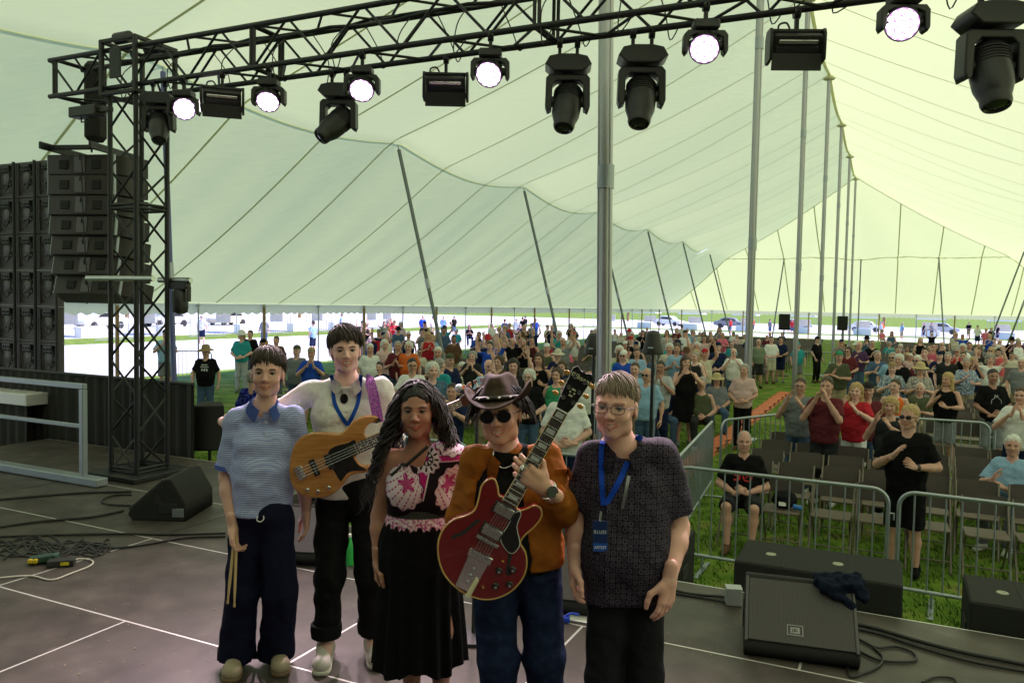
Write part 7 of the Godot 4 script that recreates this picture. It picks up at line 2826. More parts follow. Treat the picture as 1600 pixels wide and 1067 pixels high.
func cowboy_hat_man() -> void:
	var o := stand(800, 3.15)
	var t := thing("person", "man in brown cowboy hat, sunglasses and rust jacket with red guitar", "person", o.base)
	var J := {"neck": loc(o, 792, 697, -0.03), "shL": loc(o, 745, 719, -0.03), "shR": loc(o, 852, 715, -0.03), "elL": loc(o, 722, 815, -0.05), "wrL": loc(o, 712, 870, -0.08),
		"elR": loc(o, 882, 800, 0.06), "wrR": loc(o, 853, 762, 0.275), "hipL": loc(o, 772, 900, 0), "hipR": loc(o, 842, 900, 0), "knL": loc(o, 778, 1030, 0.02), "knR": loc(o, 852, 1030, 0.02)}
	J.anL = Vector3(loc(o, 782, 1067).x, 0.08, -0.02); J.anR = Vector3(loc(o, 858, 1067).x, 0.08, -0.02)
	var head := Transform3D(Basis(Vector3.UP, -0.15) * Basis(Vector3.BACK, 0.10), loc(o, 784, 690, 0.0))
	var hp := {"smile": 0.8, "open": 0.003, "eyes": false, "width": 1.02, "jaw": 0.98, "brow": Color(0.1, 0.08, 0.06), "lips": Color(0.9, 0.62, 0.6), "neck": 0.057}
	var nd := (loc(o, 872, 640, 0.25) - loc(o, 800, 784, 0.25)).normalized()      # along the guitar neck
	var b := obj("body", body_mesh(J, head, hp, [[J.wrR, Vector3(-0.80, 0.60, 0.10), Vector3(-0.1, 0.05, -1.0), -1.0, 0.55, 1.04], [J.wrL, Vector3(0, -1, 0), Vector3(1, 0, 0), -1.0, 0.4]], 1.02), M.skin_d, t)
	face_parts(t, b, head, lin(0.02, 0.01, 0.006), true, {"smile": 0.8})
	var hm := MB.new()
	hair_base(hm, Vector3(0.088, 0.086, 0.104), [[Vector3(0, 0.085, 0.085), Vector3(0.070, 0.095, 0.085)]])
	locks(hm, 480, 0.115, 0.004, {"fringe": 0.175, "loft": 0.008, "front": 0.5, "low": -0.1, "sides": true, "face_clear": 0.06, "curl": 0.004}, 15)
	obj("hair", hm, mat(lin(0.010, 0.009, 0.009), 0.6), t, head)
	cowboy_hat(t, head)
	var m := MB.new()      # dark round sunglasses with thin metal rims
	for s in [-1.0, 1.0]:
		var ring := PackedVector2Array()
		for q in 18:
			ring.append(Vector2(s * 0.033 + cos(TAU * q / 18) * 0.0285, 0.1115 + sin(TAU * q / 18) * 0.0245))
		prism(m, ring, 0.0955, 0.0985, head, 0.001)
		tube(m, [head * Vector3(s * 0.058, 0.12, 0.095), head * Vector3(s * 0.078, 0.12, 0.06), head * Vector3(s * 0.084, 0.117, -0.01)], 0.002, 5)
	tube(m, [head * Vector3(-0.009, 0.12, 0.098), head * Vector3(0, 0.123, 0.102), head * Vector3(0.009, 0.12, 0.098)], 0.002, 5)
	obj("sunglasses", m, M.black_gloss, t)
	# black shirt, then the open jacket over it
	var f := garment(0.006, Vector3(8, 8, 8))
	trunk(f, J, 0.104, 0.10, 0.72, 0.07, 0.064, 0.02)
	var nv := Vector3(0, 0.8, 0.6).normalized()
	f.planes = [Plane(Vector3.DOWN, -loc(o, 800, 885).y), Plane(nv, nv.dot(J.neck + Vector3(0, -0.015, 0.055)))]
	m = MB.new()
	net(f, 0.014, m)
	obj("undershirt", m, cloth(lin(0.008, 0.008, 0.009)), t)
	var chain := MB.new()
	tube(chain, draped(f, [J.neck + Vector3(-0.05, -0.01, 0), loc(o, 772, 712), loc(o, 784, 727), loc(o, 802, 722), J.neck + Vector3(0.06, -0.015, 0)], 0.003), 0.0032, 6)
	obj("necklace", chain, M.chrome, t)
	var rust := tri_map(cloth(Color.WHITE, 0.75), noise_tex(256, 0.015, [[0.0, lin(0.20, 0.060, 0.010)], [0.5, lin(0.29, 0.092, 0.014)], [1.0, lin(0.36, 0.125, 0.022)]], 81, 4), 0.5)
	var g := garment(0.009, Vector3(10, 12, 10))
	trunk(g, J, 0.118, 0.114, 0.72, 0.078, 0.072, 0.015)
	sleeve(g, J.shR, J.elR, 1.0, 0.068, 0.064)
	g.cap(J.elR, (J.elR as Vector3).lerp(J.wrR, 0.66), 0.064, 0.050, 0.05, 1)
	sleeve(g, J.shL, J.elL, 1.0, 0.066, 0.06)
	g.cap(J.elL, (J.elL as Vector3).lerp(J.wrL, 0.85), 0.06, 0.05, 0.05, 1)
	var inx: float = loc(o, 776, 740).x      # the open front
	g.cap(Vector3(inx, J.neck.y - 0.01, J.neck.z + 0.155), Vector3(inx + 0.012, J.neck.y - 0.52, J.neck.z + 0.20), 0.105, 0.13, 0.015, 0, 1)
	g.planes = [Plane(Vector3.DOWN, -loc(o, 850, 880).y), Plane(nv, nv.dot(J.neck + Vector3(0, 0.0, 0.04)))]
	m = MB.new()
	net(g, 0.013, m)
	var jk := obj("jacket", m, rust, t)
	collar(t, J, g, rust, 0.085)
	m = MB.new()
	var e: Vector3 = (J.elR as Vector3).lerp(J.wrR, 0.63)
	var w: Vector3 = (J.elR as Vector3).lerp(J.wrR, 0.72)
	tube(m, [e, w], [0.054, 0.052], 18)
	obj("cuff", m, rust, jk)
	for q in [[730, 753, 750], [868, 893, 742]]:
		m = MB.new()
		ribbon(m, draped(g, [loc(o, q[0], q[2], 0.1), loc(o, q[1], q[2] + 1, 0.1)], 0.002), 0.026, 0.002)
		obj("pocket_flap", m, rust, jk)
	m = MB.new()      # watch with a round face
	var wa: Vector3 = (J.elR as Vector3).lerp(J.wrR, 0.90)
	var wd: Vector3 = (J.wrR - J.elR).normalized()
	tube(m, [wa - wd * 0.011, wa + wd * 0.011], 0.0375, 18)
	var watch := obj("watch", m, M.chrome, t)
	m = MB.new()
	var fo := (Vector3(0.35, 0.1, 0.93)).normalized()
	rod(m, wa + fo * 0.030, wa + fo * 0.047, 0.021, 20)
	obj("dial", m, M.black_gloss, watch)
	m = MB.new()
	var rp: Vector3 = J.wrR + Vector3(-0.78, 0.60, 0.16).normalized() * 0.112 + Vector3(0, 0.012, 0.012)
	lathe(m, [Vector2(0.0095, -0.004), Vector2(0.012, 0), Vector2(0.0095, 0.004)], 12, Transform3D(frame_of(Vector3(-0.6, 0.6, -0.3)), rp))
	obj("ring", m, M.chrome, t)
	var jean := tri_map(cloth(Color.WHITE), noise_tex(256, 0.02, [[0.0, lin(0.008, 0.012, 0.035)], [0.6, lin(0.014, 0.022, 0.060)], [1.0, lin(0.028, 0.042, 0.10)]], 83, 5), 0.35)
	jeans(t, J, 0.094, 0.076, 0.066, jean)
	shoe_pair(t, J, mat(lin(0.06, 0.03, 0.015), 0.5), M.black)
	red_guitar(o)

func jeans(t: Node3D, J: Dictionary, r0: float, r1: float, r2: float, mm: Material) -> void:
	var f := garment(0.007, Vector3(9, 8, 9))
	f.cap(J.hipL + Vector3(0.02, 0.07, 0), J.hipR + Vector3(-0.02, 0.07, 0), r0 * 1.06, r0 * 1.06, 0.05)
	for q in [[J.hipL, J.knL, J.anL], [J.hipR, J.knR, J.anR]]:
		f.cap(q[0], q[1], r0, r1, 0.03)
		f.cap(q[1], (q[2] as Vector3) + Vector3(0, -0.02, 0.0), r1, r2, 0.03, 1)
	var m := MB.new()
	net(f, 0.0135, m)
	obj("trousers", m, mm, t)

func cowboy_hat(t: Node3D, head: Transform3D) -> void:
	var hat := tri_map(mat(Color.WHITE, 0.8, 0, 0.25), noise_tex(256, 0.02, [[0.0, lin(0.030, 0.020, 0.012)], [0.6, lin(0.052, 0.034, 0.024)], [1.0, lin(0.09, 0.062, 0.045)]], 91, 4), 0.3)
	hat.cull_mode = BaseMaterial3D.CULL_DISABLED
	var x := head * Transform3D(Basis(Vector3.RIGHT, -0.10), Vector3(0, 0.158, -0.015))
	var m := MB.new()
	var n := 48
	for side in 2:      # the brim, turned up at both sides
		var s := m.v.size()
		for j in 7:
			var u := j / 6.0
			for k in n + 1:
				var q := TAU * k / n
				var rx := lerpf(0.086, 0.156, u)
				var rz := lerpf(0.104, 0.172, u)
				var lift := 0.070 * pow(absf(cos(q)), 2.2) * pow(u, 1.6) - 0.028 * pow(absf(sin(q)), 2.0) * u
				m.add(x * Vector3(cos(q) * (rx - 0.030 * pow(absf(cos(q)), 3.0) * u * u), lift + (0.004 if side == 0 else 0.0), sin(q) * rz), x.basis * Vector3(-cos(q) * 0.5 * u, 1, 0).normalized() * (1 if side == 0 else -1))
		for j in 6:
			for k in n:
				var c := s + j * (n + 1) + k
				m.quad(c, c + 1, c + n + 2, c + n + 1)
	var rim := []
	for k in n + 1:
		var q := TAU * k / n
		rim.append(x * Vector3(cos(q) * (0.156 - 0.030 * pow(absf(cos(q)), 3.0)), 0.070 * pow(absf(cos(q)), 2.2) - 0.028 * pow(absf(sin(q)), 2.0) + 0.002, sin(q) * 0.172))
	tube(m, rim, 0.0035, 6)
	var h := obj("cowboy_hat", m, hat, t)
	m = MB.new()
	var f := Field.new()
	f.cap(Vector3(0, 0.0, -0.02), Vector3(0, 0.050, -0.025), 0.088, 0.072, 0.02)
	f.cap(Vector3(0, 0.0, 0.035), Vector3(0, 0.046, 0.03), 0.080, 0.058, 0.05)
	f.cap(Vector3(0, 0.0, -0.045), Vector3(0, 0.050, -0.045), 0.082, 0.064, 0.04)
	f.cap(Vector3(0, 0.136, 0.06), Vector3(0, 0.130, -0.08), 0.024, 0.028, 0.03, 0, 1)
	f.ell(Vector3(0.072, 0.092, 0.055), Vector3(0.026, 0.036, 0.045), 0.03, 1)
	f.ell(Vector3(-0.072, 0.092, 0.055), Vector3(0.026, 0.036, 0.045), 0.03, 1)
	f.planes = [Plane(Vector3.DOWN, 0.0)]
	net(f, 0.007, m)
	obj("crown", m, hat, h, x)
	m = MB.new()
	var band := []
	for k in n + 1:
		var q := TAU * k / n
		band.append(x * Vector3(cos(q) * 0.0905, 0.014, -0.006 + sin(q) * 0.122))
	tube(m, band, 0.009, 6)
	var hb := obj("hat_band", m, mat(lin(0.02, 0.014, 0.011), 0.5), h)
	for k in 14:
		m = MB.new()
		var q := TAU * k / 14.0
		var c := x * Vector3(cos(q) * 0.0985, 0.014, -0.006 + sin(q) * 0.130)
		lathe(m, [Vector2(0.006, 0.0), Vector2(0.004, 0.0035), Vector2(0, 0.0045)], 8, Transform3D(frame_of(x.basis * Vector3(cos(q), 0, sin(q))), c))
		obj("stud", m, M.chrome, hb)

func lanyard_man() -> void:
	var o := stand(985, 3.05)
	var t := thing("person", "grey-haired man in glasses, dark patterned shirt and blue lanyard", "person", o.base)
	var J := {"neck": loc(o, 974, 684, -0.03), "shL": loc(o, 924, 714, -0.03), "shR": loc(o, 1036, 709, -0.03), "elL": loc(o, 904, 815, -0.05), "wrL": loc(o, 898, 878, 0.02),
		"elR": loc(o, 1060, 825, -0.02), "wrR": loc(o, 1046, 905, 0.13), "hipL": loc(o, 950, 945, 0), "hipR": loc(o, 1006, 945, 0), "knL": loc(o, 943, 1060, 0.02), "knR": loc(o, 1008, 1060, 0.02)}
	J.anL = Vector3(loc(o, 940, 1067).x, 0.08, -0.02); J.anR = Vector3(loc(o, 1010, 1067).x, 0.08, -0.02)
	var head := Transform3D(Basis(Vector3.UP, -0.22) * Basis(Vector3.BACK, -0.02), loc(o, 960, 681, 0.0))
	var hp := {"smile": 0.9, "open": 0.003, "eyes": false, "width": 0.99, "jaw": 0.97, "brow": Color(0.55, 0.45, 0.4), "lips": Color(0.9, 0.62, 0.6), "neck": 0.055}
	var b := obj("body", body_mesh(J, head, hp, [[J.wrL, Vector3(-0.05, -1, 0.12), Vector3(0.9, 0, -0.1), 1.0, 0.55, 1.02], [J.wrR, Vector3(-0.12, -1, 0.1), Vector3(-0.7, 0, -0.7), -1.0, 0.35, 1.02]], 1.06), M.skin_e, t)
	face_parts(t, b, head, lin(0.04, 0.045, 0.05), true, {"smile": 0.9})
	var hm := MB.new()
	hair_base(hm, Vector3(0.083, 0.082, 0.099), [[Vector3(0, 0.092, 0.080), Vector3(0.075, 0.086, 0.085)]])
	locks(hm, 950, 0.05, 0.0026, {"fringe": 0.185, "loft": 0.010, "front": 0.7, "low": 0.1, "sweep": Vector3(0.15, 0, 0.05), "seg": 5}, 16)
	obj("hair", hm, mat(lin(0.20, 0.145, 0.105), 0.5), t, head)
	var m := MB.new()      # thin glasses
	for s in [-1.0, 1.0]:
		var ring := []
		for k in 21:
			var q := TAU * k / 20.0
			ring.append(head * Vector3(s * 0.0325 + signf(cos(q)) * pow(absf(cos(q)), 0.7) * 0.0255, 0.113 + signf(sin(q)) * pow(absf(sin(q)), 0.7) * 0.0165, 0.0985))
		tube(m, ring, 0.0016, 5)
		tube(m, [head * Vector3(s * 0.058, 0.12, 0.098), head * Vector3(s * 0.080, 0.12, 0.07), head * Vector3(s * 0.087, 0.117, -0.01)], 0.0018, 5)
	tube(m, [head * Vector3(-0.008, 0.117, 0.098), head * Vector3(0, 0.121, 0.102), head * Vector3(0.008, 0.117, 0.098)], 0.0018, 5)
	var gl := obj("glasses", m, mat(lin(0.05, 0.05, 0.06), 0.3, 0.6), t)
	var pane := mat(Color(1, 1, 1, 0.06), 0.02)
	pane.transparency = BaseMaterial3D.TRANSPARENCY_ALPHA
	for s in [-1.0, 1.0]:
		m = MB.new()
		var ps := []
		for k in 16:
			var q := TAU * k / 16.0
			ps.append(head * Vector3(s * 0.0325 + cos(q) * 0.025, 0.113 + sin(q) * 0.016, 0.0985))
		m.face(ps, head.basis.z)
		obj("lens", m, pane, gl)
	# shirt printed with rows of little rings
	var im := Image.create(128, 128, false, Image.FORMAT_RGBA8)
	var dark := lin(0.017, 0.015, 0.026)
	var pale := lin(0.115, 0.09, 0.13)
	im.fill(dark)
	for y in 128:
		for x in 128:
			var cx := floori(x / 32.0)
			var cy := floori(y / 32.0)
			var d := Vector2(x % 32 - 16, y % 32 - 16).length()
			if (d < 13.0 and d > 9.0) or (d < 4.0 and (cx + cy) % 2 == 0):
				im.set_pixel(x, y, pale if (cx * 3 + cy * 5) % 4 != 0 else pale.lerp(dark, 0.55))
			elif (x % 32 == 0 or y % 32 == 0) and (x + y) % 3 == 0:
				im.set_pixel(x, y, pale.lerp(dark, 0.5))
	var printed := tri_map(cloth(Color.WHITE, 0.7), ImageTexture.create_from_image(im), 0.082)
	var f := garment(0.010, Vector3(7, 8, 7))
	trunk(f, J, 0.102, 0.106, 0.74, 0.066, 0.056, 0.02)
	sleeve(f, J.shL, J.elL, 0.82, 0.062, 0.066)
	sleeve(f, J.shR, J.elR, 0.82, 0.064, 0.070)
	var nv := Vector3(0, 0.75, 0.66).normalized()
	var hn := Vector3(0.10, -1, 0).normalized()
	neck_cut(f, J, 0.06)
	f.planes = [Plane(hn, hn.dot(loc(o, 985, 933)))]
	m = MB.new()
	net(f, 0.0135, m)
	var sh := obj("patterned_shirt", m, printed, t)
	collar(t, J, f, printed, 0.062)
	m = MB.new()
	ribbon(m, draped(f, [J.neck + Vector3(-0.012, -0.08, 0), loc(o, 955, 790), loc(o, 955, 920)], 0.002), 0.034)
	obj("button_band", m, printed, sh)
	m = MB.new()
	ribbon(m, draped(f, [loc(o, 983, 738), loc(o, 973, 785)], 0.003), 0.012)
	obj("pocket_zip", m, mat(lin(0.2, 0.2, 0.22), 0.35, 0.6), sh)
	var blue := cloth(lin(0.010, 0.055, 0.42), 0.55)
	m = MB.new()
	ribbon(m, draped(f, [J.neck + Vector3(-0.075, 0.0, 0), loc(o, 940, 705), loc(o, 941, 740), loc(o, 944, 782)], 0.005), 0.019)
	ribbon(m, draped(f, [J.neck + Vector3(0.07, 0.0, 0), loc(o, 995, 688), loc(o, 972, 738), loc(o, 947, 782)], 0.006), 0.021)
	var ly := obj("lanyard", m, blue, t)
	var bp := loc(o, 940, 824)
	var bz := front_z(f, bp.x, bp.y) + 0.026
	var bb := Transform3D(Basis(Vector3.BACK, 0.03), Vector3(bp.x, bp.y, bz))
	m = MB.new()
	box(m, Vector3.ZERO, Vector3(0.054, 0.115, 0.003), Basis(), 0.001)
	var badge := obj("badge", m, mat(lin(0.008, 0.028, 0.13), 0.35), ly, bb)
	m = MB.new()
	box(m, Vector3(0, -0.041, 0.0018), Vector3(0.052, 0.030, 0.001))
	obj("badge_band", m, mat(lin(0.015, 0.09, 0.45), 0.4), badge)
	letters("BLUES", 0.0165, mat(lin(0.4, 0.45, 0.55), 0.5), badge, place(Vector3(0, 0.016, 0.0026)), "lettering")
	letters("ARTIST", 0.0135, mat(lin(0.6, 0.65, 0.75), 0.5), badge, place(Vector3(0, -0.041, 0.0036)), "lettering")
	m = MB.new()
	rod(m, Vector3(0, 0.056, 0), Vector3(0.004, 0.092, -0.004), 0.004, 8)
	obj("clip", m, M.chrome, badge)
	jeans(t, J, 0.084, 0.066, 0.062, cloth(lin(0.013, 0.013, 0.016)))
	shoe_pair(t, J, M.black, M.black)

# ---------------------------------------------------------------- guitars
func photo_ring(pts: Array, scale: float, ox: float, oy: float, ax: float, ay: float, mpp: float, per := 4) -> PackedVector2Array:
	var r := []
	for p in pts:
		r.append(Vector2((p[0] / scale + ox - ax) * mpp, (ay - (p[1] / scale + oy)) * mpp))
	return smooth_ring(r, per) if per > 0 else PackedVector2Array(r)

func facing(px: float, py: float, d: float) -> Transform3D:
	var p := at_range(px, py, d)
	var to := EYE - p
	return place(p, atan2(to.x, to.z))

func fretted_neck(t: Node3D, a: Vector2, b: Vector2, w0: float, w1: float, z: float, frets: int, scale_len: float, board: Material, wood: Material, inlay: Material, block: bool) -> void:
	# from the body a to the nut b
	var d := (b - a).normalized()
	var n := Vector2(-d.y, d.x)
	var m := MB.new()
	prism(m, PackedVector2Array([a + n * w0 * 0.5, b + n * w1 * 0.5, b - n * w1 * 0.5, a - n * w0 * 0.5]), z, z + 0.007, Transform3D(), 0.0015)
	var fb := obj("fretboard", m, board, t)
	m = MB.new()
	tube(m, [Vector3(a.x, a.y, z + 0.003 - w0 * 0.5), Vector3(b.x, b.y, z + 0.003 - w1 * 0.5)], [w0 * 0.5, w1 * 0.5], 12, true)
	obj("neck", m, wood, t)
	var len := a.distance_to(b)
	for k in range(1, frets + 1):
		var x := scale_len * (1.0 - pow(2.0, -k / 12.0))
		if x > len - 0.005:
			break
		var c := b - d * x
		var w := lerpf(w1, w0, x / len)
		m = MB.new()
		rod(m, Vector3(c.x + n.x * w * 0.5, c.y + n.y * w * 0.5, z + 0.0072), Vector3(c.x - n.x * w * 0.5, c.y - n.y * w * 0.5, z + 0.0072), 0.0013, 5)
		obj("fret", m, M.chrome, fb)
		if k in [1, 3, 5, 7, 9, 12, 15, 17, 19]:
			var xp := scale_len * (1.0 - pow(2.0, -(k - 1) / 12.0))
			var mid := b - d * (x + xp) * 0.5
			m = MB.new()
			if block:
				var h := (x - xp) * 0.58
				prism(m, PackedVector2Array([mid + n * w * 0.33 + d * h * 0.5, mid + n * w * 0.33 - d * h * 0.5, mid - n * w * 0.33 - d * h * 0.5, mid - n * w * 0.33 + d * h * 0.5]), z + 0.0066, z + 0.0074)
			else:
				rod(m, Vector3(mid.x, mid.y, z + 0.006), Vector3(mid.x, mid.y, z + 0.0074), 0.0035, 8)
			obj("inlay", m, inlay, fb)

func strings(t: Node3D, a: Vector2, b: Vector2, w0: float, w1: float, n: int, z0: float, z1: float, r: float) -> void:
	var d := (b - a).normalized()
	var nn := Vector2(-d.y, d.x)
	for k in n:
		var q := (k + 0.5) / n - 0.5
		var m := MB.new()
		var p := a + nn * w0 * q
		var e := b + nn * w1 * q
		rod(m, Vector3(p.x, p.y, z0), Vector3(e.x, e.y, z1), r * (1.3 - 0.6 * k / n), 5)
		obj("string", m, M.chrome, t)

func slab_at(c: Vector2, d: Vector2, l: float, w: float, z0: float, z1: float, ch := 0.0) -> MB:      # l along d
	var n := Vector2(-d.y, d.x)
	var m := MB.new()
	prism(m, PackedVector2Array([c + d * l * 0.5 + n * w * 0.5, c + d * l * 0.5 - n * w * 0.5, c - d * l * 0.5 - n * w * 0.5, c - d * l * 0.5 + n * w * 0.5]), z0, z1, Transform3D(), ch)
	return m

func bass(o: Pose) -> void:
	var dist := o.range_ - 0.20
	var mpp := dist / FOCAL
	var ax := 527.0
	var ay := 715.0
	var t := thing("bass_guitar", "natural wood four-string bass with black pickguard slung on the tall man", "bass guitar", facing(ax, ay, dist))
	var S := 3.334
	var body := photo_ring([[890, 568], [835, 564], [775, 588], [738, 628], [700, 654], [640, 650], [575, 648], [520, 664], [476, 708], [453, 785], [450, 860], [465, 922], [502, 966], [560, 986], [622, 988], [680, 964], [720, 922], [748, 884], [792, 868], [832, 864], [864, 840], [856, 823], [826, 826], [802, 810], [784, 788], [796, 762], [842, 722], [846, 690], [830, 660], [833, 628], [858, 604], [892, 594]], S, 320, 480, ax, ay, mpp, 4)
	var wood := mat(Color.WHITE, 0.25, 0, 0.5)
	var im := noise_tex(256, 0.012, [[0.0, lin(0.34, 0.135, 0.030)], [0.45, lin(0.44, 0.19, 0.050)], [0.7, lin(0.50, 0.23, 0.07)], [1.0, lin(0.38, 0.155, 0.036)]], 101, 4)
	wood.albedo_texture = im
	wood.uv1_scale = Vector3(1.2, 9.0, 1)
	wood.clearcoat_enabled = true
	wood.clearcoat = 0.5
	wood.clearcoat_roughness = 0.1
	var m := MB.new()
	prism(m, body, -0.02, 0.02, Transform3D(), 0.009)
	obj("body", m, wood, t)
	var guard := photo_ring([[783, 700], [770, 690], [742, 704], [690, 716], [652, 736], [640, 765], [640, 790], [625, 810], [660, 830], [680, 860], [700, 895], [712, 902], [735, 868], [760, 853], [800, 852], [838, 850], [826, 836], [800, 822], [780, 796], [770, 770]], S, 320, 480, ax, ay, mpp, 3)
	m = MB.new()
	prism(m, guard, 0.0195, 0.0225, Transform3D(), 0.001)
	obj("pickguard", m, M.black_gloss, t)
	var P := func(x, y): return Vector2((x / S + 320.0 - ax) * mpp, (ay - (y / S + 480.0)) * mpp)
	var a: Vector2 = P.call(745, 752)
	var far := Vector2((742.0 - ax) * mpp, (ay - 620.0) * mpp)
	var d := (far - a).normalized()
	var nut := a + d * 0.63
	fretted_neck(t, a, nut, 0.060, 0.042, 0.0225, 20, 0.86, mat(lin(0.03, 0.016, 0.01), 0.4), mat(lin(0.32, 0.2, 0.1), 0.4), mat(lin(0.6, 0.58, 0.52), 0.4), false)
	var n := Vector2(-d.y, d.x)
	m = MB.new()
	prism(m, smooth_ring([nut + n * 0.021, nut + d * 0.05 + n * 0.038, nut + d * 0.16 + n * 0.040, nut + d * 0.20 + n * 0.012, nut + d * 0.17 - n * 0.022, nut + d * 0.05 - n * 0.028, nut - n * 0.021], 4), 0.010, 0.026, Transform3D(), 0.002)
	var hs := obj("headstock", m, M.black_gloss, t)
	for k in 4:
		var c := nut + d * (0.045 + 0.034 * k) + n * 0.020
		m = MB.new()
		rod(m, Vector3(c.x, c.y, 0.026), Vector3(c.x, c.y, 0.042), 0.007, 10)
		rod(m, Vector3(c.x + n.x * 0.02, c.y + n.y * 0.02, 0.018), Vector3(c.x + n.x * 0.045, c.y + n.y * 0.045, 0.018), 0.004, 6)
		box(m, Vector3(c.x + n.x * 0.052, c.y + n.y * 0.052, 0.018), Vector3(0.022, 0.022, 0.006), Basis(Vector3.BACK, d.angle()), 0.002)
		obj("tuner", m, M.chrome, hs)
	var br: Vector2 = P.call(503, 853)
	obj("bridge", slab_at(br, d, 0.040, 0.068, 0.02, 0.032, 0.002), M.chrome, t)
	for k in 4:
		obj("saddle", slab_at(br + n * (0.016 * (k - 1.5)), d, 0.026, 0.011, 0.03, 0.037, 0.001), M.chrome, t)
	obj("pickup", slab_at(P.call(575, 828), d, 0.030, 0.088, 0.0195, 0.028, 0.003), M.black, t)
	for k in 4:
		var c: Vector2 = P.call(575, 828) + n * (0.019 * (k - 1.5))
		m = MB.new()
		rod(m, Vector3(c.x, c.y, 0.027), Vector3(c.x, c.y, 0.0292), 0.004, 8)
		obj("pole_piece", m, M.chrome, t)
	obj("pickup", slab_at(P.call(648, 800), d, 0.026, 0.080, 0.0195, 0.028, 0.003), M.black, t)
	for q in [[541, 941], [593, 950], [648, 933]]:
		var c: Vector2 = P.call(q[0], q[1])
		m = MB.new()
		lathe(m, [Vector2(0.010, 0.0), Vector2(0.0095, 0.014), Vector2(0.007, 0.017), Vector2(0.0, 0.0172)], 14, Transform3D(Basis(Vector3.RIGHT, PI / 2), Vector3(c.x, c.y, 0.02)))
		obj("knob", m, M.chrome, t)
	strings(t, br, nut, 0.062, 0.034, 4, 0.037, 0.0315, 0.0013)
	# strap over the shoulder
	var strap := tri_map(cloth(Color.WHITE, 0.7), noise_tex(128, 0.05, [[0.0, lin(0.28, 0.03, 0.3)], [0.4, lin(0.34, 0.05, 0.36)], [0.5, lin(0.55, 0.35, 0.55)], [0.62, lin(0.24, 0.04, 0.3)], [1.0, lin(0.12, 0.07, 0.3)]], 111, 2), 0.10)
	m = MB.new()
	var inv := t.transform.affine_inverse()
	var pts := []
	for q in [[572, 592, 0.02], [577, 596, 0.09], [582, 612, 0.135], [586, 632, 0.15], [589, 648, 0.16], [591, 660, 0.17]]:
		pts.append(inv * at_range(q[0], q[1], o.range_ - q[2]))
	ribbon(m, smooth_path(pts, 5), 0.055, 0.0025)
	obj("strap", m, strap, t)
	m = MB.new()
	var e: Vector2 = P.call(890, 580)
	ribbon(m, [pts[5], pts[5].lerp(Vector3(e.x, e.y, 0.02), 0.6), Vector3(e.x, e.y, 0.024)], 0.03, 0.002)
	obj("strap_end", m, M.black, t)

